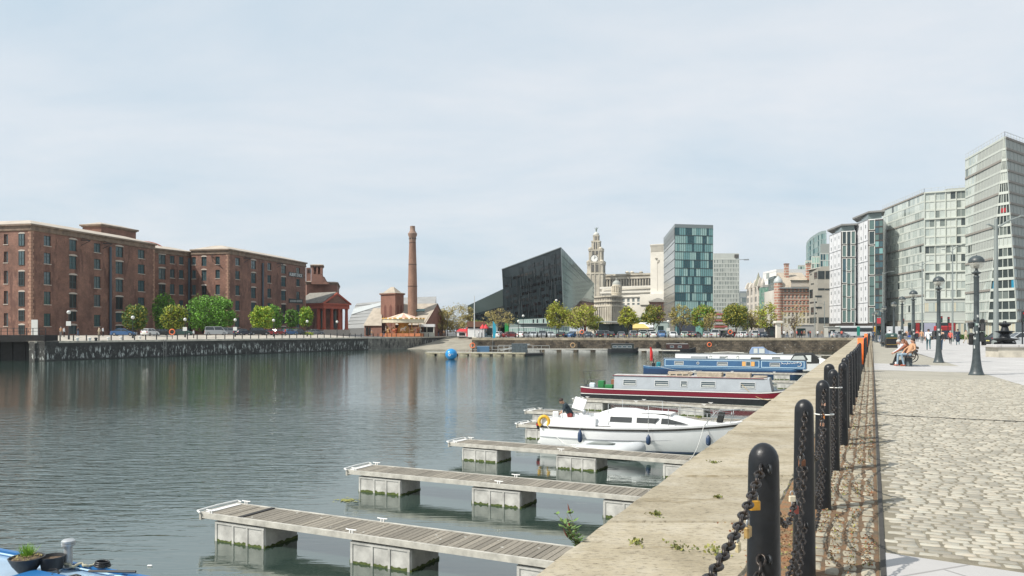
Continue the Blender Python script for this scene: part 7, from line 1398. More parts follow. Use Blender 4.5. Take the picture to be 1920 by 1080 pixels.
def tpx(label, px, D, z, y0, y1, wpx, leafs, **k):   # crown between rows y0..y1
    p = P(px, D); tree(label, p.x, p.y, z, wpx*D/F, (y1-y0)*D/F, zat((y0+y1)/2, D)-z, leafs, **k)
wt = dict(group='trees below the warehouses', ls=.19)
tpx('round dark tree before the first warehouse, right of its drainpipe', 254, 158, .4, 568, 622, 47, [LD, LD, LO], n=3600, solid=.5, **wt)
tpx('tall dark green tree in the shaded corner between the warehouses', 307, 196, .6, 545, 625, 44, [LD, LG], n=4200, solid=.5, **wt)
tpx('yellowish round tree left of the big bright chestnut', 327, 180, .5, 568, 622, 50, [LO, LD, LY], n=4000, solid=.4, **wt)
tpx('broad bright green tree, the biggest below the warehouses', 395, 186, .5, 548, 626, 92, [LG, LG, LG, LD], n=9000, solid=.4, **wt)
tpx('lime green round tree in front of the second warehouse', 492, 196, .4, 571, 621, 48, [LY, LY, LG], n=4200, solid=.5, **wt)
tpx('darker tree half hidden behind the lime green tree', 512, 206, .4, 569, 622, 40, [LG, LD], n=3000, solid=.5, **wt)
tpx('small dark tree left of the portico', 547, 214, .3, 577, 616, 27, [LD, LG], n=2200, solid=.5, **wt)
tpx('small lime tree touching the left column of the portico', 574, 222, .2, 572, 616, 29, [LG, LY], n=2600, solid=.4, **wt)
nt_ = dict(group='trees along the north quay')
tpx('wide hazy yellow tree between pumphouse and black wedge', 856, 245, 0, 568, 626, 66, [LT, LB, LT], n=5200, sparse=.5, ls=.15, **nt_)
tpx('smaller yellow tree close against the pumphouse gable', 829, 240, 0, 582, 624, 36, [LT, LB], n=2300, sparse=.5, ls=.15, **nt_)
tpx('thin brownish tree just coming into leaf before the black building', 938, 205, 0, 579, 615, 62, [LB, LT], n=1900, sparse=.9, ls=.12, **nt_)
tpx('green topped tree left of two before the mirrored wall', 1046, 203, 0, 566, 618, 46, [LO, LY, LO], n=3400, sparse=.3, ls=.16, **nt_)
tpx('wide yellowish tree right of two before the mirrored wall', 1092, 200, 0, 569, 622, 62, [LO, LT, LY], n=4200, sparse=.5, ls=.15, **nt_)
tpx('round olive tree left of the yellow tent', 1178, 200, 0, 576, 615, 38, [LO, LO, LY], n=2600, sparse=.3, ls=.16, **nt_)
tpx('olive tree in front of the small red brick block', 1226, 200, 0, 572, 612, 42, [LO, LD, LO], n=2900, sparse=.2, ls=.16, **nt_)
tpx('sparse brownish tree at the left foot of the teal tower', 1277, 198, 0, 572, 618, 46, [LT, LB, LO], n=2300, sparse=.8, ls=.13, **nt_)
tpx('green tree at the right foot of the teal tower', 1318, 203, 0, 572, 618, 44, [LO, LO, LG], n=3000, sparse=.2, ls=.16, **nt_)
tpx('thin twiggy tree with pink buds between two greener trees', 1330, 193, 0, 585, 622, 26, [LB, LB], n=700, sparse=.8, ls=.11, **nt_)
tpx('dense dark olive tree right of the gridded tower', 1379, 197, 0, 570, 613, 49, [LO, LO, LD], n=4600, solid=.5, ls=.17, **nt_)
tpx('sparse pale tree between the olive tree and the scaffold', 1409, 200, 0, 578, 622, 34, [LT, LB], n=1400, sparse=.8, ls=.13, **nt_)
tpx('tall half-leafed tree before the green scaffold', 1437, 196, 0, 563, 622, 46, [LO, LT, LY], n=2600, sparse=.7, ls=.14, **nt_)
tpx('almost bare forked tree before the striped office', 1490, 188, 0, 568, 622, 58, [LB, LT], n=700, sparse=.9, ls=.10, tr=.24, **nt_)
for k, (px, D, w_, y0) in enumerate(((1115, 250, 40, 590), (1200, 260, 50, 592), (1345, 260, 40, 585), (1395, 300, 40, 585), (895, 290, 40, 600))):
    tpx(['low dark tree behind the mirrored wall trees', 'low dark tree behind the yellow tent', 'low tree behind the parking at the grid tower', 'distant hazy tree below the grey block', 'low shrub tree under the black wedge'][k], px, D, 0, y0, 622, w_, [LD, LO], n=2000, ls=.2, **nt_)
hd = MB()
def hedge(label, x0, x1, D, z, h, m):
    a, b = P(x0, D), P(x1, D); q = MB(); rr = random.Random(int(x0)); L_ = b.x-a.x
    for i in range(int(260*L_*h)):
        p = V((rr.uniform(0, L_), rr.uniform(-.5, .5), rr.uniform(0, h))); u = V((rr.gauss(0, 1), rr.gauss(0, 1), rr.gauss(0, 1))).normalized()*.12; v = u.cross(V((rr.gauss(0, 1), rr.gauss(0, 1), 1))).normalized()*.09; q.add([p-u, p+v, p+u, p-v], [(0, 1, 2, 3)])
    t = thing('hedge', label, 'hedge', (a.x, D, z)); q.obj('foliage', m, t); MB().bx(.1, L_-.1, -.35, .35, 0, h-.2).obj('twigs', LD, t)
hedge('tall dark clipped hedge beside the portico steps', 530, 559, 212, .3, 1.9, LD); hedge('low bright clipped hedge at the quay rail', 567, 587, 199, .1, 1.1, LY)
hedge('low grassy planting in front of the apartment tower', 1795, 1850, 150, 0, .9, LD)
# ================================================================ vehicles
tyre = mat('tyre', (.015, .015, .016), .8); rim = mat('alloy', (.35, .36, .37), .35, .7); lamp = mat('lamp_glass', (.6, .62, .62), .15); tailm = mat('tail_red', (.35, .01, .01), .3); cgl = mat('car_glass', (.02, .028, .032), .05, spec=.8)
def paint(nm, c): return mat('paint_'+nm, c, .28, coat=.6)
PT = {n: paint(n, c) for n, c in dict(white=(.70, .71, .71), silver=(.42, .44, .45), grey=(.16, .17, .18), black=(.015, .016, .018), red=(.35, .03, .03), blue=(.05, .13, .28), navy=(.02, .035, .06), green=(.03, .07, .06), palegreen=(.34, .42, .38), dred=(.22, .025, .03), palered=(.40, .12, .11)).items()}
def wheel(t, x, y, r=.33):
    s = 1 if y > 0 else -1; w = MB().cyl((x, y-s*.2, r), (x, y, r), r, None, 16).obj('wheel', tyre, t, smooth=40); MB().cyl((x, y, r), (x, y+s*.012, r), r*.62, r*.55, 12).obj('rim', rim, w)
def car(L_=4.2, W_=1.76, hh=1.45, belt=.92, hood=.26, tail=.02, wsr=.17, rwr=.1):
    t = thing('parked_car', 'x', 'car', (0, 0, 0)); hw = W_/2; x0, x1 = -L_/2, L_/2; q = MB()
    prof = [(x0, .45), (x0+.03, .8), (x0+.12, belt), (x1-L_*hood, belt), (x1-.25, .74), (x1-.03, .62), (x1, .4), (x1-.05, .24), (x0+.05, .24)]
    rg = []
    for y, s, dz in ((-hw, .97, .0), (-hw+.09, 1, .03), (0, 1.012, .05), (hw-.09, 1, .03), (hw, .97, 0)): rg.append([(x*s, y, z+(dz if z > .5 else 0)) for x, z in prof])
    q.loft(rg); q.obj('body', PT['white'], t, smooth=35)
    c0 = x0+L_*tail+.12; c3 = x1-L_*hood+.05; c1 = c0+L_*rwr; c2 = c3-L_*wsr; zr = hh
    def cab(in0, in1, dz): return [[(c0+in0, y0, belt), (c1+in1, y1, zr-dz), (c2-in1, y1, zr-dz), (c3-in0, y0, belt)] for y0, y1 in ((-hw+.07, -hw+.25), (hw-.07, hw-.25))]
    a, b = cab(0, 0, .06); q = MB(); q.loft([a, b]); q.obj('windows', cgl, t)
    q = MB(); q.loft([[(c1-.05, y, zr-.07), (c1+.12, y*.95, zr), (c2-.15, y*.95, zr), (c2+.06, y, zr-.07)] for y in (-hw+.22, hw-.22)]); q.obj('roof', PT['white'], t, smooth=40)
    q = MB()
    for sy in (-1, 1):
        yb, yt = sy*(hw-.062), sy*(hw-.235)
        for xa, xb in ((c0, c1), ((c0+c3)/2+.0, (c1+c2)/2+.05), (c3, c2)): q.bar((xa, yb, belt), (xb, yt, zr-.05), .07, .07)
    q.obj('pillars', PT['white'], t)
    for x in (x0+.78, x1-.82):
        for sy in (-1, 1): wheel(t, x, sy*hw*1.0)
    for sy in (-1, 1): MB().bx(x1-.16, x1+.0, sy*(hw-.3)-.2, sy*(hw-.3)+.2, .62, .73).obj('headlight', lamp, t); MB().bx(x0-.015, x0+.1, sy*(hw-.2)-.14, sy*(hw-.2)+.14, .66, .86).obj('tail_light', tailm, t)
    MB().bx(x0-.02, x0, -.26, .26, .5, .61).obj('number_plate', mat('plate', (.6, .55, .2), .5), t); q = MB()
    for sy in (-1, 1): q = MB(); q.bbx(c3-.45, c3-.25, sy*(hw+.08)-.08, sy*(hw+.08)+.08, belt, belt+.13, .03); q.obj('door_mirror', PT['black'], t)
    return t
hatch = car(3.95, 1.72, 1.48, .93, .24, .01, .18, .07); saloon = car(4.55, 1.8, 1.42, .92, .25, .11, .17, .13); suv = car(4.5, 1.86, 1.72, 1.08, .23, .01, .13, .06); van = car(4.9, 1.9, 1.95, 1.15, .16, .0, .12, .02)
TY = dict(h=hatch, s=saloon, u=suv, v=van); used = set()
def place(kind, px, D, z, col, rz, label, group='cars parked along the north quay'):
    src = TY[kind]; pm = PT[col]
    def sub(c):
        if c.name.split('.')[0] in ('body', 'roof', 'pillars'): recolor(c, 0, pm)
    p = P(px, D); dup(src, (p.x, p.y, z), rad(rz), label, group, sub=sub)
N_ = [(935, 'h', 'white', 70), (958, 's', 'dred', 20), (981, 'h', 'white', 65), (1001, 'h', 'silver', 80), (1017, 'u', 'grey', 85), (1032, 'h', 'silver', 95), (1053, 's', 'black', 80), (1074, 's', 'blue', 50), (1104, 'h', 'navy', 85), (1123, 'u', 'black', 90), (1145, 's', 'black', 85), (1165, 's', 'grey', 80), (1186, 'u', 'grey', 88), (1206, 'h', 'palegreen', 80), (1222, 'h', 'white', 92), (1241, 'u', 'blue', 85), (1262, 'h', 'white', 86), (1284, 'h', 'palegreen', 75), (1304, 's', 'black', 60), (1343, 'v', 'silver', 70), (1326, 's', 'silver', 75), (1365, 'u', 'black', 88), (1390, 'h', 'white', 92), (1413, 'u', 'silver', 85), (1430, 's', 'navy', 85), (1575, 's', 'silver', 15)]
CN = dict(white='white', silver='silver', grey='dark grey', black='black', red='red', blue='blue', navy='navy blue', green='dark green', palegreen='pale green', dred='dark red', palered='faded red')
KN = dict(h='hatchback', s='saloon', u='tall estate car', v='people carrier')
POSN = ['leftmost on the north quay', 'second from the left on the north quay', 'third from the left on the north quay', 'left of the pale walker pair', 'before the green shopfront end', 'just left of the strolling walkers', 'just right of the strolling walkers', 'parked at an angle under the tall mast', 'right of the orange lifebuoy', 'under the red banner pole', 'before the bus shelter left end', 'before the bus shelter', 'left of the olive tree trunk', 'below the yellow tent', 'in front of the small red block', 'with a rounded back near the sign post', 'left of the twiggy tree trunk', 'below the teal tower, left side', 'below the teal tower, right side', 'biggest below the gridded tower', 'low beside the people carrier', 'behind the right lifebuoy post', 'below the dense olive tree', 'facing the dock near the notice board', 'partly behind the black bins', 'alone by the crossing, right of the bare tree']
for (px, k, c, r), pn in zip(N_, POSN): place(k, px, 190.5+R.uniform(-.4, .8), 0, c, r+(180 if R.random() < .3 else 0), '%s %s %s' % (CN[c], KN[k], pn))
for i, (px, k, c, r, D) in enumerate([(1000, 's', 'navy', 10, 203), (1135, 'u', 'silver', 5, 204), (1215, 'v', 'white', 5, 205), (1296, 'h', 'palered', 0, 203), (1353, 'u', 'navy', 8, 204), (1375, 's', 'red', 5, 206)]): place(k, px, D, 0, c, r, '%s %s in the second row, %s' % (CN[c], KN[k], ['behind the pale hatchback', 'behind the shelter', 'behind the tent', 'under the teal tower', 'beside the people carrier', 'behind the olive tree'][i]))
Wq = [(232, 's', 'blue', 8, 157, 'nearest the warehouse lamp with the round dark tree'), (281, 'h', 'white', 80, 166, 'seen end on before the shaded corner'), (305, 's', 'black', 60, 170, 'left of the orange lifebuoy stand'), (343, 's', 'green', 8, 173, 'right of the orange lifebuoy stand'), (405, 'v', 'silver', 25, 180, 'under the big bright tree'), (432, 'u', 'grey', 10, 182, 'beside the silver one under the bright tree'), (455, 'h', 'navy', 60, 182, 'half hidden by the lamp'), (486, 'u', 'black', 30, 186, 'below the lime green tree'), (504, 'h', 'red', 50, 188, 'brightest of the west quay cars'), (520, 'h', 'dred', 75, 190, 'just right of the bright red one'), (541, 's', 'blue', 60, 195, 'left of the low hedge'), (560, 's', 'navy', 60, 198, 'behind the low hedge'), (590, 's', 'grey', 40, 206, 'before the portico steps')]
for px, k, c, r, D, pn in Wq: p = P(px, D); place(k, px, D, gz(p.x, p.y), c, r, '%s %s %s' % (CN[c], KN[k], pn), 'cars parked on the west quay')
place('s', 1885, 88, 0, 'black', 12, 'black saloon behind the black fountain at the right', 'cars at the right edge'); place('h', 1915, 84, 0, 'silver', 170, 'silver hatchback cut by the right edge', 'cars at the right edge')
place('s', 1765, 150, 0, 'navy', 10, 'dark saloon beyond the strolling couple', 'cars at the right edge'); place('h', 1780, 160, 0, 'silver', 175, 'silver hatchback beyond the woman in coral', 'cars at the right edge')
for s in TY.values():
    for c in list(s.children_recursive): bpy.data.objects.remove(c)
    bpy.data.objects.remove(s)
def bus(label, px, D, L_, cols, rz=0, hh=2.9):
    p = P(px, D); t = thing('bus', label, 'bus', (p.x, p.y, 0), rad(rz)); q = MB(); q.bbx(-L_/2, L_/2, -1.2, 1.2, .3, 1.35, .06); q.obj('lower_body', cols[0], t); q = MB(); q.bbx(-L_/2+.03, L_/2-.03, -1.18, 1.18, 1.36, hh-.5, .05); q.obj('windows', cgl, t); MB().bbx(-L_/2, L_/2, -1.21, 1.21, hh-.5, hh, .08).obj('roof_band', cols[1], t)
    for a, b, m, n in cols[2]: q = MB(); q.bx(L_*a-L_/2, L_*b-L_/2, -1.23, -1.215, .32, hh-.08); q.bx(L_*a-L_/2, L_*b-L_/2, 1.215, 1.23, .32, hh-.08); q.obj(n, m, t)
    for x in (-L_*.3, L_*.28):
        for y in (-1.22, 1.22): wheel(t, x, y, .48)
    q = MB()
    for i in range(1, 9): x = -L_/2+L_*i/9; q.bx(x-.05, x+.05, -1.215, 1.215, 1.36, hh-.5)
    q.obj('window_pillar', PT['black'], t); return t
bg1 = mat('bus_green', (.02, .28, .20), .4); by = mat('bus_yellow', (.72, .40, .03), .4)
bus('long white bus with green patches and a yellow end beyond the quay corner', 1604, 215, 10.2, (PT['white'], PT['white'], [(.0, .035, bg1, 'green_end'), (.48, .56, bg1, 'green_patch'), (.90, .99, by, 'yellow_end')]), 3)
br_ = mat('bus_red', (.38, .03, .03), .5); bb = mat('bus_blue', (.02, .08, .32), .4)
bus('dark topped bus with red and blue panels behind the walkers', 1747, 165, 9.2, (bb, mat('bus_dark', (.03, .05, .05), .4), [(.02, .11, br_, 'red_panel'), (.22, .5, mat('bus_pale', (.5, .5, .6), .5), 'pale_panel'), (.8, .98, br_, 'red_panel')]), 8, 3.3)
t = thing('ticket_vehicle', 'red tour vehicle beside the traffic lights', 'vehicle', (*P(1770, 158)[:2], 0), rad(5)); MB().bbx(-1.7, 1.7, -1, 1, .4, 1.7, .1).obj('body', PT['navy'], t); MB().bbx(-1.6, 1.6, -.98, .98, 1.71, 2.6, .15).obj('red_upper', br_, t)
for x in (-1.1, 1.1):
    for y in (-1.0, 1.0): wheel(t, x, y, .4)
# ================================================================ lamp posts
lg = mat('lamp_post_paint', (.045, .058, .062), .42, var=.25, vs=6, bump=.001, bs=40); glb = mat('lamp_globe', (.72, .72, .64), .1, alpha=.42)
lamp0 = thing('street_lamp', 'tall domed lamp post nearest the camera, hung with black boxes and stickers', 'street lamp', (17.3, 29.8, 0), 0, 'domed lamp posts on the promenade')
MB().lathe([(.27, 0), (.27, .03), (.25, .05), (.215, .14), (.175, .32), (.14, .6), (.12, .95), (.112, 1.5), (.10, 2.1), (.092, 2.12), (.088, 3.6), (.10, 3.63), (.10, 3.67), (.085, 3.70)], 24).obj('post', lg, lamp0, smooth=40)
MB().lathe([(.06, 3.70), (.075, 3.74), (.17, 3.80), (.175, 3.82), (.08, 3.85), (.05, 3.90), (.045, 3.97), (.09, 4.0), (.105, 4.06), (.10, 4.13), (.04, 4.16)], 20).obj('lamp_socket', lg, lamp0, smooth=40)
MB().lathe([(.11, 3.96), (.17, 3.99), (.225, 4.06), (.25, 4.14), (.255, 4.19)], 24).obj('glass_bowl', glb, lamp0, smooth=60)
MB().lathe([(.275, 4.185), (.28, 4.20), (.265, 4.28), (.21, 4.37), (.12, 4.43), (.03, 4.45), (.02, 4.47)], 28).obj('lamp_dome', lg, lamp0, smooth=60)
mb = mat('box_black', (.02, .021, .023), .5, var=.4, vs=8); LP = [(17.3, 29.8), (22.0, 41.25), (27.9, 55.6), (31.9, 65.4), (36.9, 77.3), (41.4, 89), (46, 99.5), (51, 112), (56, 124)]
n2 = ['second domed lamp post, left of the walker in white', 'third domed lamp post, just behind the benches', 'fourth domed lamp post from the camera', 'fifth domed lamp post, above the litter bin', 'sixth domed lamp post from the camera', 'seventh domed lamp post in the receding row', 'eighth domed lamp post in the receding row', 'farthest domed lamp post of the row']
for (x, y), lb in zip(LP[1:], n2): dup(lamp0, (x, y, 0), R.uniform(0, 3), lb)
def lampstuff(i, items, lab):
    x, y = LP[i]; t = thing('mounted_boxes', lab, 'boxes', (x, y, 0), rad(-30))
    for (a, r, z, s, m_, nm) in items:
        a = rad(a); q = MB(); q.T = Matrix.Translation((r*math.cos(a), r*math.sin(a), z)) @ Matrix.Rotation(a, 4, 'Z') @ Matrix.Rotation(R.uniform(-.2, .2), 4, 'X'); q.bbx(-s[0]/2, s[0]/2, -s[1]/2, s[1]/2, -s[2]/2, s[2]/2, min(s)*.25); q.obj(nm, m_, t)
stk = mat('sticker_pale', (.45, .47, .46), .6, var=.4, vs=30); stc = mat('sticker_coral', (.45, .12, .08), .6)
it = [(-175, .17, 1.35, (.16, .17, .44), mb, 'speaker_box'), (-165, .17, 1.85, (.15, .16, .24), mb, 'speaker_box'), (10, .18, 1.42, (.17, .16, .36), mb, 'speaker_box'), (-5, .2, 1.78, (.18, .16, .28), mb, 'speaker_box'), (30, .27, 1.22, (.14, .15, .22), mb, 'small_box'), (15, .2, 2.02, (.14, .14, .14), mb, 'small_box')]
for k in range(13): it.append((R.uniform(-160, -20), .115, R.uniform(1.0, 2.2), (.02, R.uniform(.05, .09), R.uniform(.05, .12)), R.choice([stk, stk, stk, mb, mat('sticker_green', (.2, .3, .27), .6)]), 'sticker'))
lampstuff(0, it, 'cluster of black boxes and stickers strapped to the nearest lamp post')
for i in (1, 2, 3): lampstuff(i, [(170, .2, 1.5, (.2, .2, .3), mb, 'small_box'), (5, .22, 1.35, (.22, .2, .26), mb, 'small_box'), (-90, .12, 1.7, (.02, .1, .1), stk, 'sticker'), (-70, .12, 1.45, (.02, .08, .12), stk, 'sticker')], 'small black boxes strapped to the %s lamp post' % ORD[i])
# tall road masts
def mast(label, px, D, ytop, arms, r=.14, m=None, name='street_light_mast'):
    m = m or mat('mast_grey', (.24, .27, .26), .5, .3); p = P(px, D); t = thing(name, label, 'street light', (p.x, p.y, 0), 0, 'tall grey road lighting masts'); h = zat(ytop, D); MB().lathe([(r*1.5, 0), (r*1.5, .8), (r, .85), (r*.55, h)], 12).obj('post', m, t, smooth=40)
    for (dx, y0, y1) in arms: q = MB(); L_ = dx*D/F; z0, z1 = zat(y0, D), zat(y1, D); q.tube([(0, 0, z0-.3), (L_*.4, 0, (z0+z1)/2), (L_*.8, 0, z1)], [r*.4, r*.35, r*.3], 6); q.bbx(min(L_*.75, L_), max(L_*.75, L_), -.12, .12, z1-.04, z1+.06, .02); q.obj('lamp_arm', m, t)
mast('tall grey mast with long double arm at the right edge', 1867.5, 66, 410, ((-17, 426, 421), (60, 422, 405)), .22)
mast('slim mast left of the first lamp post, arms over the flats', 1786, 120, 460, ((-20, 470, 468), (25, 465, 458)), .14)
mast('slim mast with a cross arm behind the third lamp post', 1729, 130, 490, ((-24, 497, 497), (20, 494, 488)), .14)
mast('slim mast behind the fourth lamp post', 1710, 150, 530, ((-15, 540, 540),), .13); mast('slim mast between the white towers and the quay', 1655, 180, 510, ((-15, 515, 516), (22, 512, 509)), .14)
mast('mast with wavy arm before the white towers', 1602, 215, 494, ((-16, 500, 501), (16, 499, 492)), .16); mast('mast before the beige stone office', 1528, 225, 560, ((12, 565, 564),), .14); mast('mast right of the beige stone office', 1546, 240, 565, ((-10, 570, 569),), .14)
mast('white slender mast left of the black wedge', 889.5, 210, 555, (), .17, mat('mast_white', (.55, .57, .57), .5)); mast('thin dark pole at the carousel end of the slipway', 839, 228, 585, ((-3, 586, 586),), .1, IRON); mast('thin dark pole in the yellow trees', 879, 225, 595, (), .1, IRON)
for px, D, yt, lb in ((1365, 190, 600, 'dark post right of the teal tower'), (1402, 189, 585, 'dark post at the notice board'), (1438, 189, 600, 'short dark post before the scaffold')): mast(lb, px, D, yt, (), .09, IRON)
# white globe lamps on the quays
gw = mat('globe_white', (.62, .63, .60), .3)
def globe(label, px, D, z, yt, signb=False):
    p = P(px, D); t = thing('globe_lamp', label, 'street lamp', (p.x, p.y, z), 0, 'white globe lamps round the dock'); h = zat(yt, D)-z; MB().lathe([(.16, 0), (.15, .7), (.07, .9), (.055, h-.75), (.12, h-.7), (.05, h-.62)], 12).obj('post', IRON, t, smooth=40); MB().sph((0, 0, h-.32), .32, 14, 10).obj('globe', gw, t, smooth=180)
    if signb: MB().bbx(-.42, .42, -.1, -.06, h-2.6, h-1.85, .02).obj('sign_board', gw, t)
for px, D, yt, s, lb in ((129, 135, 582, 1, 'globe lamp with a white notice near the footbridge'), (249, 148, 592, 0, 'globe lamp in front of the round dark tree'), (347, 160, 596, 1, 'globe lamp with notice left of the bright tree'), (441, 172, 597, 1, 'globe lamp with notice right of the bright tree'), (513, 181, 598, 0, 'globe lamp right of the lime green tree'), (576, 190, 600, 0, 'globe lamp before the small lime tree'), (632, 198, 601, 0, 'globe lamp in front of the portico columns')): p = P(px, D); globe(lb, px, D, gz(p.x, p.y), yt, s)
for px, D, yt, s, lb in ((972, 188, 600, 0, 'globe lamp before the low black building windows'), (981, 200, 590, 0, 'taller globe lamp behind it at the black building'), (1253, 187, 600, 1, 'globe lamp with notice left of the sparse tree'), (1043, 215, 561, 0, 'globe lamp standing over the first green tree')): globe(lb, px, D, 0, yt, s)
# ================================================================ quay furniture and small structures
rpost = thing('quay_post', 'slim black quay post nearest the footbridge', 'post', (*P(95, 127)[:2], 0), 0, 'slim posts along the west quay'); MB().lathe([(.10, 0), (.09, .7), (.11, .75), (.07, .95), (.01, 1.0)], 10).obj('post_body', IRON, rpost, smooth=40)
a, b = V((-74, 124, 0)), V((-35.6, 198, 0))
for k in range(1, 36): 
    c = a.lerp(b, .03+k*.0272)+wn*1.0; dup(rpost, c, 0, 'slim black post in the row along the west quay edge')
for k in range(40):
    px = 905+k*15.7+R.uniform(-3, 3); p = P(px, 185.3-.004*(px-885)); dup(rpost, p, 0, 'slim black post in the row along the north quay edge', 'slim posts along the north quay', scale=(1, 1, 1.25))
for k in range(13): px = 700+k*8.6; D = 205+k*1.1; dup(rpost, P(px, D), 0, 'slim black post on the curved quay below the carousel', 'slim posts below the carousel')
def lifering(label, px, D, z, r=.38, name='lifebuoy_stand', m=None):
    t = thing(name, label, 'lifebuoy', (*P(px, D)[:2], z), 0, 'orange lifebuoys round the dock'); MB().ring((0, -.08, 1.35), r, .1, (0, 1, 0), 18, 7).obj('lifebuoy_ring', m or mat('buoy_orange', (.72, .16, .05), .5), t, smooth=180); MB().bx(-.05, .05, -.03, .03, 0, 1.5).obj('stand_post', IRON, t)
q = P(323, 150); lifering('orange lifebuoy on a stand on the west quay', 323, 152, gz(q.x, 152), .5); lifering('orange lifebuoy stand before the dark parked cars', 1091, 186, 0, .42); lifering('orange lifebuoy stand below the dense olive tree', 1369, 185.5, 0, .45)
lifering('orange lifebuoy hung low on the far wall above the white narrowboat', 1330, 179.0, WZ+.3, .45); lifering('pale orange ring on the far wall behind the pontoon gangway', 1074, 181.2, -3.0, .5, m=mat('faded_ring', (.45, .3, .16), .8))
# lifebuoy housings on the near quay chain
org_m = mat('housing_orange', (.80, .15, .025), .42, var=.08, vs=6)
for (px, D, zb, zt2, lb) in ((1613.5, 32, .31, 1.36, 'big orange lifebuoy housing hung on the quay posts'), (1623.5, 60, .42, 1.42, 'second smaller-looking orange lifebuoy housing farther along the quay')):
    p = P(px, D); t = thing('lifebuoy_housing', lb, 'lifebuoy', (p.x, p.y, zb), rad(-24)); hh_ = zt2-zb; q = MB(); q.loft([[(x*s, -w_*s, z) for x, s in ((-.11, 1), (.11, 1))]+[(x*s, w_*s, z) for x, s in ((.11, 1), (-.11, 1))] for z, w_, s in ((0, .08, .5), (.05, .15, .8), (hh_*.25, .27, 1), (hh_*.75, .27, 1), (hh_*.93, .17, .9), (hh_, .06, .5))]); q.obj('housing', org_m, t, smooth=60); q = MB(); q.ring((-.115, 0, hh_*.5), .2, .03, (1, 0, 0), 20, 6); q.obj('rim', mat('housing_red', (.7, .06, .02), .5), t, smooth=180)
    MB().bx(.11, .15, -.06, .06, -zb, hh_*.8).obj('mount_post', BLACKP, t)
# litter bin
t = thing('litter_bin', 'black litter bin with thin gold bands behind the benches', 'litter bin', (*P(1671, 77)[:2], 0), rad(-10)); q = MB(); q.bbx(-.5, .5, -.3, .3, 0, 1.0, .04); q.obj('bin_body', PT['black'], t); MB().bbx(-.53, .53, -.33, .33, 1.0, 1.4, .12).obj('bin_hood', PT['green'], t); q = MB(); q.bx(-.51, .51, -.315, -.305, .92, .96); q.bx(-.51, .51, -.315, -.305, .3, .33); q.obj('gold_band', mat('gold_paint', (.6, .4, .1), .4, .5), t); MB().bx(-.12, .12, -.345, -.33, 1.12, 1.26).obj('bin_notice', stk, t)
# circular benches of dark blocks
def bench(label, x, y, rz):
    t = thing('bench', label, 'bench', (x, y, 0), rz, 'dark benches on the promenade')
    for u in (-.8, .8): q = MB(); q.lathe([(.16, 0), (.16, .02), (.14, .05), (.14, .40)], 16, 0, (u, .0, 0)); q.obj('leg', lg, t, smooth=40)
    q = MB()
    for k in range(4): q.bbx(-1.05, 1.05, -.27+k*.14, -.15+k*.14, .42, .46, .01)
    q.obj('seat', mat('bench_wood', (.07, .055, .045), .6, var=.3, vs=5), t); q = MB()
    for k in range(3): q.bbx(-1.05, 1.05, .29+k*.03, .33+k*.03, .52+k*.14, .63+k*.14, .01)
    q.obj('backrest', mat('bench_wood', (.07, .055, .045), .6), t); 
    for u in (-1.05, 1.05): q = MB(); q.ring((u, .12, .45), .24, .02, (1, 0, 0), 18, 6); q.obj('ring_armrest', IRON, t, smooth=180)
BD = math.atan2(.915, .4035)+rad(180)   # bench long axis runs along the quay; sitter faces the water
b1 = P(1703, 37.6); bench('dark bench holding the three sitters, open to the water', b1.x, b1.y, rad(66)+math.pi)
bench('dark bench farther along beyond the litter bin', P(1655, 84).x, 84, rad(66)+math.pi)
# black fountain-like monument and ledge at the right
t = thing('black_monument', 'black tiered cast iron monument on a square plinth at the right', 'monument', (*P(1884, 62)[:2], 0)); MB().bbx(-.55, .55, -.55, .55, 0, .75, .05).obj('plinth', IRON, t); MB().lathe([(.5, .75), (.55, .85), (.9, .95), (.95, 1.02), (.4, 1.1), (.3, 1.4), (.5, 1.5), (.75, 1.6), (.3, 1.66), (.22, 1.95), (.42, 2.1), (.45, 2.2), (.15, 2.25), (.1, 2.4)], 18).obj('tiers', IRON, t, smooth=40)
t = thing('stone_ledge', 'low pale stone ledge at the right edge', 'ledge', (*P(1950, 50)[:2], 0), rad(-8)); MB().bbx(-3, 7, -1.0, 1.0, .62, .78, .04).obj('ledge_top', pale, t); MB().bx(-2.8, 6.9, -.9, .9, 0, .62).obj('ledge_side', cop_light, t)
# traffic lights
def tlight(label, px, D, h=3.3):
    t = thing('traffic_light', label, 'traffic light', (*P(px, D)[:2], 0), 0, 'traffic lights at the crossing'); MB().cyl((0, 0, 0), (0, 0, h), .07, None, 10).obj('post', IRON, t); q = MB(); q.bbx(-.18, .18, -.3, -.06, h-1.1, h, .03); q.obj('signal_head', PT['black'], t)
    MB().cyl((0, -.33, h-.22), (0, -.30, h-.22), .11, None, 12).obj('red_lens', mat('lens_red', (.5, .02, .02), .3), t); MB().cyl((0, -.33, h-.85), (0, -.30, h-.85), .11, None, 12).obj('green_lens', mat('lens_green', (.02, .1, .05), .3), t)
for px, D, lb in ((1764, 140, 'traffic light right of the second lamp post'), (1777.5, 148, 'traffic light farther right above the strollers'), (1917, 80, 'traffic light cut by the right edge'), (1693, 170, 'distant traffic light left of the fourth lamp')): tlight(lb, px, D, 4.2 if D > 100 else 3.6)
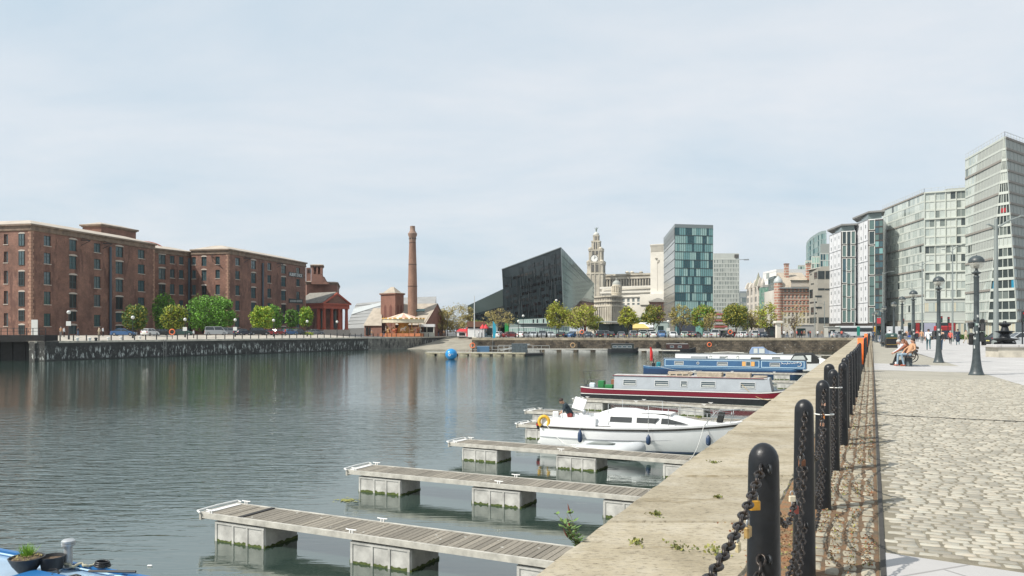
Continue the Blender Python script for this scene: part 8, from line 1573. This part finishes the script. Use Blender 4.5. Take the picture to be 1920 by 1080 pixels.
# construction barriers, banners, stalls
for k, (px, D, w_, h_, m_, nm, lb, cat) in enumerate([(1700, 180, 9, 2.6, PT['white'], 'hoarding', 'white hoarding panels behind the third lamp post', 'hoarding'), (1730, 182, 5, 2.6, PT['white'], 'hoarding', 'white hoarding panel left of the dark bus', 'hoarding'), (1560, 205, 3.2, 2.7, mat('grey_cabin', (.42, .42, .38), .7), 'site_cabin', 'pale stone block left of the white bus', 'block'), (1503, 205, 5.5, 3.2, mat('cab_grey', (.40, .39, .36), .7), 'site_cabin', 'plain grey cabin behind the bare tree', 'cabin'), (868, 235, 3.4, 2.2, WH2, 'market_stall', 'white stall with red top by the slipway head', 'stall'), (880, 232, 1.6, 2.6, mat('stall_red', (.6, .03, .04), .6), 'red_barrel', 'bright red booth by the yellow trees', 'booth'), (950, 215, 1.0, 3.6, mat('stall_green', (.02, .30, .08), .6), 'feather_banner', 'green upright banner before the black building', 'banner'), (921, 215, 3.6, 3.4, mat('pale_kiosk', (.35, .45, .44), .5), 'glass_kiosk', 'pale green glass kiosk left of the green banner', 'kiosk'), (1195, 225, 6, 3.6, mat('tent_yellow', (.62, .45, .16), .7), 'yellow_tent', 'yellow site tent behind the olive trees', 'tent'), (1216, 228, 8, 4.0, PT['white'], 'white_marquee', 'white marquee right of the yellow tent', 'marquee'), (1240, 222, 4, 4.2, mat('pale_green_box', (.42, .5, .46), .6), 'storage_cabin', 'pale green cabin left of the sparse tree', 'cabin'), (1312, 222, 2.2, 4.4, mat('mint_panel', (.20, .42, .36), .5), 'mint_panel', 'mint green panel under the teal tower', 'panel'), (1300, 224, 8, 4.0, mat('hoard_dark', (.06, .07, .09), .6), 'dark_hoarding', 'dark hoarding behind the sparse tree', 'hoarding'), (1097, 205, .6, 8.4, mat('banner_dred', (.2, .03, .05), .6), 'tall_banner', 'tall dark red banner right of the yellowish tree', 'banner'), (1351, 215, 3.5, 7.5, mat('chequer_pale', (.45, .42, .4), .6), 'timber_sculpture', 'red and white stacked structure left of the olive tree', 'structure'), (1427, 190, 1.6, 2.2, mat('board_grey', (.18, .18, .2), .6), 'notice_board', 'grey notice board before the scaffold', 'notice board'), (1459, 184.5, 1.0, 3.9, pst, 'stone_pillar', 'pale square stone pillar at the far quay edge', 'pillar'), (1446, 195, 2.2, 2.6, PT['black'], 'bin_store', 'black bin store left of the stone pillar', 'store'), (1648, 190, .9, 1.7, mat('banner_red2', (.55, .05, .06), .6), 'red_banner', 'small red banner left of the far lamp posts', 'banner'), (64.8/1, 136, 1.1, 3.2, gw, 'notice_board', 'pale upright notice board at the first warehouse corner', 'notice board')]):
    z0 = 3.0 if nm == 'red_banner' else (.3 if px < 100 else 0); p = P(px, D); t = thing(nm, lb, cat, (p.x, p.y, z0)); 
    if 'banner' in nm or 'board' in nm or nm in ('mint_panel', 'hoarding', 'dark_hoarding'):
        q = MB(); q.bbx(-w_/2, w_/2, -.05, .05, .35 if h_ < 5 else 1.5, h_, .02); q.obj('panel', m_, t); q = MB()
        for s in (-1, 1): q = MB(); q.cyl((s*w_*.45, .09, 0), (s*w_*.45, .09, h_), .05, None, 8); q.obj('support_post', IRON, t)
    elif nm in ('yellow_tent', 'white_marquee', 'market_stall'):
        q = MB(); q.bx(-w_/2, w_/2, -1.5, 1.5, .0, h_*.65); q.obj('canvas_wall', m_, t); q = MB(); q.loft([[(-w_/2-.2, -1.7, h_*.65), (w_/2+.2, -1.7, h_*.65), (w_/2+.2, 1.7, h_*.65), (-w_/2-.2, 1.7, h_*.65)], [(-w_*.3, -.1, h_), (w_*.3, -.1, h_), (w_*.3, .1, h_), (-w_*.3, .1, h_)]]); q.obj('canvas_roof', mat('stall_red', (.6, .03, .04), .6) if nm == 'market_stall' else m_, t); MB().bx(-w_*.3, w_*.2, -1.53, -1.5, .2, h_*.5).obj('opening', WGD, t)
    elif nm == 'timber_sculpture':
        for j in range(9): q = MB(); q.bbx(-w_/2, w_/2, -.6, .6, j*.83, j*.83+.5, .05); q.obj('layer', PT['palered'] if j % 2 else m_, t)
    elif nm == 'stone_pillar': MB().bbx(-w_/2, w_/2, -.5, .5, 0, h_-.5, .05).obj('shaft', m_, t); MB().bbx(-.9, .9, -.85, .85, h_-.5, h_, .1).obj('capital', m_, t)
    else:
        q = MB(); q.bbx(-w_/2, w_/2, -1.2, 1.2, 0, h_-.15, .1); q.obj('body', m_, t); MB().bbx(-w_/2-.15, w_/2+.15, -1.35, 1.35, h_-.15, h_, .05).obj('roof', m_, t); q = MB(); q.bx(-w_*.3, w_*.1, -1.23, -1.2, .4, h_*.7); q.obj('door_panel', gl2, t)
t = thing('food_trailer', 'wood fronted food stall with red parasols by the black wedge', 'stall', (*P(893, 213)[:2], 0)); MB().bbx(-2.2, 2.2, -1, 1, 0, 2.2, .05).obj('counter', WH2, t); MB().bbx(-2.4, 2.4, -1.3, 1.3, 2.6, 4.1, .05).obj('fascia', mat('brown_fascia', (.16, .08, .05), .7), t); MB().bx(-2.2, 2.2, -.9, .9, 2.2, 2.6).obj('serving_gap', WGD, t)
for k, px in enumerate((905, 911)): t = thing('parasol', ('closed red parasol beside the food stall', 'second red parasol right of the food stall')[k], 'parasol', (*P(px, 210)[:2], 0), 0, 'red parasols'); MB().cyl((0, 0, 0), (0, 0, 2.6), .04, None, 6).obj('pole', IRON, t); MB().lathe([(.75, 2.2), (.7, 2.4), (.1, 3.3)], 10).obj('canopy', mat('stall_red', (.6, .03, .04), .6), t)
t = thing('bus_shelter', 'low bus shelter with a flat pale roof behind the parked cars', 'shelter', (*P(1155, 215)[:2], 0)); MB().bbx(-5.2, 5.2, -1, 1, 3.9, 4.2, .04).obj('roof', mat('shelter_roof', (.40, .42, .40), .6), t)
for s in (-4.5, -1.5, 1.5, 4.5): MB().cyl((s, .8, 0), (s, .8, 3.9), .08, None, 8).obj('post', IRON, t)
MB().bx(-4.5, 4.5, .78, .82, .5, 3.5).obj('glass_back', gl2, t)
tf2 = thing('feather_flag', 'turquoise feather flag on the pontoon below the far wall', 'flag', (*P(924, 176)[:2], WZ+.5)); MB().cyl((0, 0, 0), (0, 0, 6.4), .03, None, 6).obj('pole', STEEL, tf2); q = MB(); q.loft([[(0, -.02, z), (w_, -.02, z+.05), (w_, .02, z+.05), (0, .02, z)] for z, w_ in ((2.6, .5), (4, .75), (5.6, .6), (6.3, .1))]); q.obj('flag_cloth', mat('turq_flag', (.02, .30, .42), .6), tf2)
# footbridge / gate at the left, dark planks added to stand for the shaded opening
t = thing('footbridge', 'dark railed footbridge over the dock entrance at the left edge', 'bridge', (-84, 127, 0)); blk = mat('bridge_void_black', (.010, .010, .010), .85, var=.4, vs=2); q = MB(); q.bx(-96.5, -73.1, 125.2, 128.8, -.1, .95); q.obj('deck', blk, t, world=True); q = MB()
for i in range(24): x = -96+i*1.0; q.bx(x-.04, x+.04, 125.2, 125.3, .95, 2.05)
q.bx(-96.4, -73.2, 125.2, 125.28, 2.0, 2.07); q.bx(-96.4, -73.2, 125.2, 125.28, 1.5, 1.55); q.obj('railing', IRON, t, world=True)
t = thing('lock_gate', 'black timber gate filling the opening under the footbridge', 'gate', (-84, 127.5, WZ)); q = MB()
for i in range(22): x = -95.9+i*1.0; q.bx(x, x+.97, 126.4+.1*(i % 2), 127.2, WZ-1, -.12)
q.obj('infill_planks', blk, t, world=True)
# pontoon landing stage with gangway in the middle
t = thing('landing_stage', 'low floating landing stage with railings below the slipway', 'pontoon', (*P(905, 152)[:2], WZ)); a, b = P(797, 153), P(985, 150); dd = (b-a).normalized(); tm = mat('stage_timber', (.34, .31, .22), .85, var=.3, vs=2); q = MB(); q.prism([a[:2], b[:2], (b+V((0, 5, 0)))[:2], (a+V((0, 5, 0)))[:2]], WZ+.45, WZ+.6); q.obj('deck', mat('stage_deck', (.36, .36, .32), .8, var=.15, vs=1), t, world=True)
for i in range(9): c = a+dd*((b-a).length*(i+.5)/9); q = MB(); q.bx(c.x-.75, c.x+.75, c.y-.05, c.y+4.5, WZ-.3, WZ+.44); q.obj('float', tm, t, world=True)
q = MB(); q.bar(a+V((0, -.05, WZ+.5)), b+V((0, -.05, WZ+.5)), .12, .22); q.obj('fender_beam', tm, t, world=True)
t = thing('gangway_railing', 'long pale steel railings along the landing stage', 'railing', (*P(940, 158)[:2], WZ+.6)); q = MB()
for (x0, x1, D) in ((880, 965, 156), (935, 998, 165), (1000, 1030, 160)):
    a, b = P(x0, D), P(x1, D)
    for z in (.45, 1.15): q.bar(a+z_*(WZ+.6+z), b+z_*(WZ+.6+z), .07, .07)
    n_ = int((b-a).length/1.1)
    for i in range(n_+1): c = a.lerp(b, i/n_); q.bar(c+z_*(WZ+.5), c+z_*(WZ+1.78), .07, .07)
q.bar(P(940, 166)+z_*(WZ+.7), P(992, 175)+z_*(-1.3), .6, .12); q.obj('rails', mat('rail_steel', (.45, .46, .44), .5, .2), t, world=True)
t = thing('dark_platform', 'dark wedge-shaped floating platform right of the landing stage', 'pontoon', (*P(1000, 152)[:2], WZ)); a, b = P(985, 150), P(1019, 155); q = MB(); q.prism([a[:2], b[:2], (b+V((0, 3, 0)))[:2], (a+V((0, 5, 0)))[:2]], WZ-.2, WZ+.4); q.obj('deck', mat('black_float', (.03, .03, .03), .8), t, world=True)
boxthing('equipment_box', 'dark slatted box at the right end of the landing stage', 'box', (*P(974, 153)[:2], WZ+.6), (3, 2, 1.7), mat('slat_dark', (.07, .09, .10), .6, var=.4, vs=3)); boxthing('equipment_box', 'blue crate box on the landing stage', 'box', (*P(906, 156)[:2], WZ+.6), (2.4, 1.4, 1.1), mat('crate_blue', (.06, .14, .24), .6))
lifering('orange ring at the left end of the gangway rails', 886, 155, WZ+.55, .45)
t = thing('wall_pontoon', 'long narrow walkway pontoon along the foot of the far wall', 'pontoon', (*P(1150, 178)[:2], WZ)); a, b = P(985, 178.6), P(1240, 177); q = MB(); q.prism([a[:2], b[:2], (b+V((0, 2, 0)))[:2], (a+V((0, 2, 0)))[:2]], WZ+.5, WZ+.72); a2, b2 = P(1195, 172), P(1275, 168); q.prism([a2[:2], b2[:2], (b2+V((0, 1.6, 0)))[:2], (a2+V((0, 1.6, 0)))[:2]], WZ+.45, WZ+.66); q.obj('deck', ALU, t, world=True)
for i in range(8): c = a.lerp(b, (i+.5)/8); MB().bx(c.x-1.3, c.x+1.3, c.y+.05, c.y+1.9, WZ-.4, WZ+.49).obj('float', CONC, t, world=True)
# blue buoy ball
p = P(846, 133); t = thing('buoy_ball', 'big blue inflatable buoy ball floating before the landing stage', 'buoy', (p.x, p.y, WZ)); MB().sph((0, 0, .82), (1.0, 1.0, .95), 28, 18).obj('ball', mat('buoy_blue', (.015, .22, .50), .3, var=.05, vs=2), t, smooth=180)
q = MB(); c = V((-.22, -.98, .75)); q.ring(c, .17, .055, (.22, 1, .05), 18, 5); q.obj('ring_mark', PT['white'], t, smooth=180); q = MB(); q.rbx((.22, -.985, .88), (.36, .03, .07)); q.obj('faint_lettering', mat('mark_pale', (.35, .5, .65), .5), t)
# mooring bollards with pale tops on the west quay
for k, (px, D) in enumerate(((145, 129), (168, 131), (180, 129), (203, 136), (227, 141), (262, 146))): p = P(px, D); o = MB().lathe([(.2, 0), (.2, .3), (.28, .36), (.26, .5), (.08, .56)], 12).obj('mooring_bollard', IRON if k == 2 else gw, None, (p.x, p.y, gz(p.x, p.y)), smooth=50); tag(o, 'dark thick mooring bollard near the quay corner' if k == 2 else 'small pale mooring bollard on the sloping west quay', 'bollard', None if k == 2 else 'pale mooring bollards on the west quay')
t = thing('wall_ladder', 'iron ladder with pale rails down the west quay wall', 'ladder', (*P(238, 146)[:2], WZ)); f0 = .285; c = V((-74, 124, 0)).lerp(V((-35.6, 198, 0)), f0); q = MB()
for s in (-.25, .25): q.bar(c-wn*.12+wd*s+z_*(WZ), c-wn*.12+wd*s+z_*.1, .07, .07)
for i in range(9): q.bar(c-wn*.12-wd*.25+z_*(WZ+.2+i*.33), c-wn*.12+wd*.25+z_*(WZ+.2+i*.33), .04, .04)
q.obj('rails', mat('ladder_pale', (.3, .3, .28), .7), t, world=True)
# ================================================================ people
SK = [mat('skin_light', (.55, .33, .24), .6), mat('skin_tan', (.42, .24, .16), .6)]; HR = dict(dark=mat('hair_dark', (.025, .017, .013), .7), brown=mat('hair_brown', (.10, .05, .025), .7), grey=mat('hair_grey', (.4, .39, .37), .8), auburn=mat('hair_auburn', (.16, .06, .025), .6), blonde=mat('hair_blonde', (.42, .30, .15), .7))
BASE = dict(pel=(0, 0, .95), che=(.0, 0, 1.25), nek=(0, 0, 1.46), hed=(.02, 0, 1.60), shl=(0, .18, 1.41), shr=(0, -.18, 1.41), ell=(-.03, .25, 1.13), elr=(-.03, -.25, 1.13), wrl=(.06, .27, .89), wrr=(.06, -.27, .89), hil=(0, .09, .93), hir=(0, -.09, .93), knl=(.03, .10, .51), knr=(.03, -.10, .51), anl=(0, .10, .08), anr=(0, -.10, .08))
WALK = dict(BASE, knl=(.20, .09, .53), anl=(.22, .09, .10), knr=(-.06, -.09, .50), anr=(-.30, -.09, .16), ell=(-.14, .24, 1.15), wrl=(-.16, .25, .90), elr=(.08, -.24, 1.14), wrr=(.24, -.23, .95))
WALK2 = dict(BASE, knr=(.16, -.09, .53), anr=(.16, -.09, .09), knl=(-.04, .09, .50), anl=(-.24, .09, .14), elr=(-.12, -.24, 1.15), wrr=(-.12, -.25, .90), ell=(.06, .24, 1.14), wrl=(.2, .22, .95))
SITF = dict(BASE, pel=(0, 0, .53), che=(.13, 0, .80), nek=(.30, 0, .97), hed=(.38, 0, 1.09), shl=(.25, .18, .94), shr=(.25, -.18, .94), ell=(.42, .24, .73), elr=(.42, -.24, .73), wrl=(.60, .10, .62), wrr=(.60, -.10, .62), hil=(.02, .1, .52), hir=(.02, -.1, .52), knl=(.46, .13, .52), knr=(.46, -.13, .52), anl=(.50, .14, .09), anr=(.62, -.14, .09))
SITB = dict(BASE, pel=(0, 0, .53), che=(-.12, 0, .82), nek=(-.2, 0, 1.03), hed=(-.17, .03, 1.17), shl=(-.16, .19, .98), shr=(-.2, -.18, .98), ell=(-.1, .36, .80), elr=(.02, -.3, .78), wrl=(.1, .3, .64), wrr=(.2, -.14, .64), hil=(.02, .1, .52), hir=(.02, -.1, .52), knl=(.44, .18, .56), knr=(.46, -.08, .54), anl=(.34, .2, .1), anr=(.5, -.08, .1))
LEAN = dict(BASE, pel=(-.05, 0, .95), che=(.12, 0, 1.21), nek=(.23, 0, 1.40), hed=(.33, 0, 1.50), shl=(.20, .19, 1.36), shr=(.20, -.19, 1.36), ell=(.30, .27, 1.09), elr=(.26, -.28, 1.09), wrl=(.52, .20, .98), wrr=(.44, -.14, .92))
def person(label, loc, rz, pose, top, bot, shoe, hair, skin=0, s=1.0, sleeves='long', vox=.016, hairlen=0, skirt=False, group=None, shorts=False):
    J = {k: V(v) for k, v in pose.items()}; caps = []
    def cap(a, b, ra, rb, tg): caps.append((J[a] if isinstance(a, str) else a, J[b] if isinstance(b, str) else b, ra, rb, tg))
    fw = V((1, 0, 0)); hd = (J['hed']-J['nek']).normalized(); cap('pel', 'che', .135, .14, 1); cap('che', J['che'].lerp(J['nek'], .6), .14, .125, 1); cap('shl', 'shr', .075, .075, 1); cap(J['nek']-hd*.04, J['hed'], .056, .05, 0)
    J['sk'] = J['hed']+hd*.035; cap(J['hed'], J['sk'], .078, .092, 0); face = (fw-hd*fw.dot(hd)).normalized(); side = hd.cross(face); cap(J['hed']+face*.03-hd*.035, J['hed']+face*.055-hd*.04, .045, .035, 0); cap(J['hed']+face*.085+hd*.03, J['hed']+face*.105, .012, .016, 0)
    for q in (-1, 1): cap(J['hed']+side*.085*q+hd*.03, J['hed']+side*.088*q-hd*.01, .015, .012, 0)
    cap(J['hil'], J['hir'], .11, .11, 2); cap('pel', J['pel']-V((0, 0, .02)), .13, .12, 2)
    for c in 'lr':
        cap('sh'+c, 'el'+c, .052, .042, 1); cap('el'+c, 'wr'+c, .042 if sleeves == 'long' else .036, .03 if sleeves == 'long' else .025, 1 if sleeves == 'long' else 0)
        cap('hi'+c, 'kn'+c, .088, .06, 2); cap('kn'+c, 'an'+c, .056, .04, 0 if shorts else 2); a = J['an'+c]; cap(a+V((-.04, 0, -.035)), a+V((.13, 0, -.045)), .04, .034, 3)
        w = J['wr'+c]; d = (w-J['el'+c]).normalized(); sd = d.cross(V((0, 0, 1))); sd = sd.normalized() if sd.length > .1 else V((0, 1, 0)); nn_ = d.cross(sd); cap(w, w+d*.06, .026, .03, 0)
        for i in range(4): o = sd*(i-1.5)*.02; ln = (.065, .075, .07, .055)[i]; cap(w+d*.075+o, w+d*(.075+ln*.6)+o+nn_*.008, .0105, .010, 0); cap(w+d*(.075+ln*.6)+o+nn_*.008, w+d*(.075+ln)+o+nn_*.025, .010, .009, 0)
        cap(w+d*.02+sd*.03, w+d*.065+sd*.055+nn_*.01, .012, .010, 0)
    if skirt: cap('pel', J['pel']-V((0, 0, .38)), .17, .22, 1)
    b = MB()
    for a, c, ra, rb, tg in caps:
        b.sph(a, ra, 12, 8); b.sph(c, rb, 12, 8)
        if (c-a).length > .005: b.cyl(a, c, ra, rb, 12)
    me0 = bpy.data.meshes.new('body'); me0.from_pydata([tuple(p) for p in b.v], [], b.f); ob = bpy.data.objects.new('tmp', me0); COL.objects.link(ob); md = ob.modifiers.new('r', 'REMESH'); md.mode = 'VOXEL'; md.voxel_size = vox; md.use_smooth_shade = True; sm2 = ob.modifiers.new('s', 'SMOOTH'); sm2.iterations = 3 if vox < .012 else 1; sm2.factor = .5
    dg_ = bpy.context.evaluated_depsgraph_get(); me = bpy.data.meshes.new_from_object(ob.evaluated_get(dg_)); bpy.data.objects.remove(ob); me.name = 'body'; mats_ = [SK[skin], top, bot, shoe]
    me.materials.clear(); [me.materials.append(m_) for m_ in mats_]
    if sleeves == 'short': extra = {c: J['sh'+c].lerp(J['el'+c], .75) for c in 'lr'}
    for p in me.polygons:
        ctr = p.center; best = 9; tg = 0
        for a, c, ra, rb, g in caps:
            ab = c-a; L2 = ab.length_squared; u = max(0, min(1, (ctr-a).dot(ab)/L2)) if L2 > 1e-8 else 0; dd = (ctr-a-ab*u).length-(ra+(rb-ra)*u)
            if dd < best: best = dd; tg = g
        p.material_index = tg
    me.polygons.foreach_set('use_smooth', [True]*len(me.polygons)); me.update()
    t = thing('person', label, 'person', loc, rz, group); t.scale = (s, s, s); TM[t.name] = TM[t.name] @ Matrix.Scale(s, 4); link('body', me, t)
    h = MB(); C_ = J['hed']+hd*.045-face*.014; R_ = .101; rg = []
    for j in range(9):
        th = math.pi*j/8*.62; ring_ = []
        for i in range(16):
            a = 2*math.pi*i/16; fr = math.cos(a); t2 = th*(1.0-.38*max(0, fr)) ; ring_.append(C_+hd*(R_*math.cos(t2))+(face*math.cos(a)+side*math.sin(a))*(R_*max(math.sin(t2), .02)))
        rg.append(ring_)
    h.loft(rg)
    if hairlen: h.tube([J['hed']-face*.07+hd*.02, J['nek']-face*.09, J['nek'].lerp(J['che'], hairlen)-face*.15], [.085, .075, .03], 10)
    h.obj('hair', hair, t, smooth=180)
    if vox < .012:
        for q in (-1, 1): MB().sph(J['hed']+face*.080+side*.032*q+hd*.03, .010, 8, 6).obj('eye', mat('eye_dark', (.02, .015, .012), .2), t, smooth=180)
        MB().bar(J['hed']+face*.088-hd*.028-side*.022, J['hed']+face*.088-hd*.028+side*.022, .008, .01).obj('mouth', mat('lip', (.3, .10, .08), .5), t)
    return t
CL = lambda n, c: mat('cloth_'+n, c, .85, var=.12, vs=8, bump=.002, bs=30)
blkc = CL('black', (.018, .018, .02)); denim = CL('denim', (.07, .13, .22)); teald = CL('teal', (.03, .10, .12)); whc = CL('white', (.68, .70, .72)); navc = CL('navy', (.015, .025, .05)); tanc = CL('tan', (.45, .26, .15)); corc = CL('coral', (.60, .12, .09)); brnc = CL('brown', (.26, .09, .05)); greyc = CL('pale', (.52, .56, .62)); jean2 = CL('washed', (.24, .33, .40)); shoe = mat('shoe_black', (.015, .015, .015), .5); shw = mat('shoe_pale', (.5, .48, .45), .6); grc = CL('grey', (.2, .2, .2)); yc = CL('yellow', (.6, .42, .06))
# man working on the cabin boat
mp_ = onb(bt, .85, .15, .29); person('man in a dark t-shirt bending over the stern of the white cabin boat', mp_, math.atan2(-.415, .91)+math.pi+rad(28), dict(LEAN), CL('dark_teal', (.02, .035, .045)), CL('dark_red', (.3, .06, .05)), shoe, HR['dark'], 1, 1.0, 'short', .009)
o = MB().bbx(-.12, .12, -.1, .1, 0, .28, .03).obj('white_cloth', WH2, None, onb(bt, .42, -.35, 1.12)); tag(o, 'crumpled white cloth under the hands of the man on the boat', 'cloth')
# sitters on the bench
fd_ = rad(180-24)
def seatp(u, dz=0): a = rad(66); return V((b1.x+math.cos(a)*u, b1.y+math.sin(a)*u, dz))
p = seatp(.55); person('white-haired man in a pale shirt leaning forward on the bench', p, fd_, SITF, greyc, blkc, shoe, HR['grey'], 0, 1.0, 'long', .009)
p = seatp(.05); person('long-haired woman in a rust top on the bench behind the old man', p, fd_, dict(SITF, hed=(.20, 0, 1.14), nek=(.14, 0, 1.00), che=(.05, 0, .8), shl=(.12, .17, .95), shr=(.12, -.17, .95)), brnc, blkc, shoe, HR['auburn'], 0, .98, 'long', .010, hairlen=.9)
p = seatp(-.65); person('person in a tan jacket and washed jeans lounging back on the bench', p, fd_+rad(25), SITB, tanc, jean2, CL('rust_shoe', (.4, .1, .05)), HR['dark'], 0, 1.0, 'long', .010)
boxthing('handbag', 'black bag standing under the bench by the sitters', 'bag', seatp(.1)-V((.3, -.1, 0)), (.35, .2, .28), mat('bag_black', (.015, .015, .015), .6), rad(66), b=.05)
boxthing('bottle_carton', 'small white carton on the paving below the bench', 'carton', seatp(-.5)-V((.55, -.1, 0)), (.08, .08, .2), WH2)
# strollers
wv = rad(67)
t = person('walker in a white t-shirt and teal jeans with a crossbody bag', P(1741, 67.6), wv, WALK, whc, teald, shoe, HR['dark'], 1, 1.03, 'short', .014); MB().bbx(-.12, .12, -.34, -.24, .86, 1.14, .04).obj('bag', mat('bag_black', (.015, .015, .015), .6), t); MB().tube([(.13, -.25, 1.1), (.15, 0, 1.35), (0, .17, 1.48), (-.14, 0, 1.35), (-.15, -.25, 1.1)], .014, 5).obj('bag_strap', mat('bag_black', (.015, .015, .015), .6), t)
person('walker in a tan top and blue jeans beside the second lamp post', P(1764, 67.6), wv, WALK2, CL('peach', (.55, .36, .26)), denim, shoe, HR['blonde'], 0, 1.02, 'long', .014)
person('woman in a coral top and black leggings walking away', P(1782, 93), wv, WALK2, corc, blkc, shw, HR['grey'], 0, .94, 'long', .016)
person('person in a long navy coat walking beside the woman in coral', P(1796, 90), wv, WALK, navc, teald, shoe, HR['dark'], 1, 1.05, 'long', .016, skirt=True)
person('person in dark clothes walking near the far end of the quay', P(1637.5, 118), wv, WALK, CL('slate', (.05, .08, .13)), navc, shoe, HR['brown'], 0, 1.0, 'long', .018)
# sources for distant figures
src = [person('x', (0, 0, 0), 0, po, a, b, shoe, HR[h], i % 2, 1, 'long', .024) for i, (po, a, b, h) in enumerate(((BASE, whc, blkc, 'dark'), (WALK, blkc, denim, 'brown'), (WALK2, tanc, grc, 'grey'), (BASE, corc, navc, 'dark'), (WALK, CL('sand', (.5, .42, .3)), CL('sand2', (.4, .34, .25)), 'brown')))]
def far(i, px, D, lab, z=0, rz=0): dup(src[i], (P(px, D).x, D, z), rz, lab, 'people around the dock')
for i, px, D, lab, rz in ((4, 1082, 188, 'pale clothed walker, left of a strolling pair on the north quay', .3), (4, 1086, 188.5, 'pale clothed walker, right of a strolling pair on the north quay', .2), (0, 1470, 187, 'person in white right of the stone pillar', 1), (1, 1476, 187, 'dark clothed person close to the one in white', 3), (3, 1503, 189, 'person in red top right of the bare tree', 0), (2, 1508, 188, 'grey clothed person behind the one in red', 2), (1, 1516, 186, 'dark standing person at the quay before the stone office', 4), (3, 1519, 186.5, 'person in coral beside the dark standing one', 2), (0, 1533, 192, 'person in white left of the traffic by the corner', 1), (2, 1541, 192, 'tan clothed person by the corner traffic', 5), (0, 1560, 194, 'white shirted person left of the bus', 2), (3, 1578, 190, 'red topped person before the white bus', 1), (1, 1555, 190, 'dark clothed person at the dock corner', 1), (0, 1668, 128, 'white shirted walker just above the litter bin', 1), (3, 1720, 120, 'coral shirted walker behind the third lamp post', 4), (2, 1728, 104, 'grey trousered walker right of the third lamp post', 1.2), (1, 1652, 110, 'dark clothed walker in the row of lamp posts', 2), (4, 1811, 100, 'sand clothed walker left of the nearest lamp post', 5), (1, 1690, 100, 'cyclist-like dark figure beside the fourth lamp', 1.2), (2, 1700, 135, 'distant walker right of the fourth lamp', 1), (0, 1484, 195, 'white clothed person under the bare tree', 2), (3, 1494, 196, 'red clothed person under the bare tree', 0), (1, 720, 208, 'dark clothed person left of the carousel', 2), (2, 697, 206, 'grey clothed person by the pumphouse wing', 2), (1, 822, 232, 'dark clothed person right of the ticket kiosk', 1), (2, 832, 232, 'grey clothed person in the crowd by the kiosk', 1), (3, 872, 230, 'red clothed person by the red booth', 3), (0, 898, 209, 'person in white at the food stall', 3), (1, 912, 208, 'dark clothed person by the parasols', 3)): far(i, px, D, lab, 0, rz)
for i, px, D, lab in ((0, 363, 158, 'person in pale top on the west quay right of the lifebuoy'), (4, 186, 150, 'pale clothed person, left of two by the warehouse wall'), (0, 193, 151, 'white clothed person, right of two by the warehouse wall'), (2, 114, 142, 'tan clothed person sitting ground by the warehouse, left'), (0, 120, 142, 'white clothed person near the lamp with notice'), (1, 146, 150, 'dark clothed person by the loading door'), (3, 535, 188, 'coral clothed person by the blue car')): p = P(px, D); far(i, px, D, lab, gz(p.x, p.y), i)
for s_ in src:
    for c in list(s_.children_recursive): bpy.data.objects.remove(c)
    bpy.data.objects.remove(s_)
# ================================================================ thin air between near and far
hz = bpy.data.materials.new('haze'); hz.use_nodes = True; nt = hz.node_tree; nt.nodes.clear(); o_ = nt.nodes.new('ShaderNodeOutputMaterial'); v_ = nt.nodes.new('ShaderNodeVolumePrincipled'); v_.inputs['Color'].default_value = (.86, .93, 1, 1); v_.inputs['Density'].default_value = .00008; v_.inputs['Anisotropy'].default_value = .2; nt.links.new(v_.outputs[0], o_.inputs['Volume'])
b = MB(); b.bx(-3600, 3600, -3100, 4600, -6, 96); tag(b.obj('haze', hz), kind='stuff')
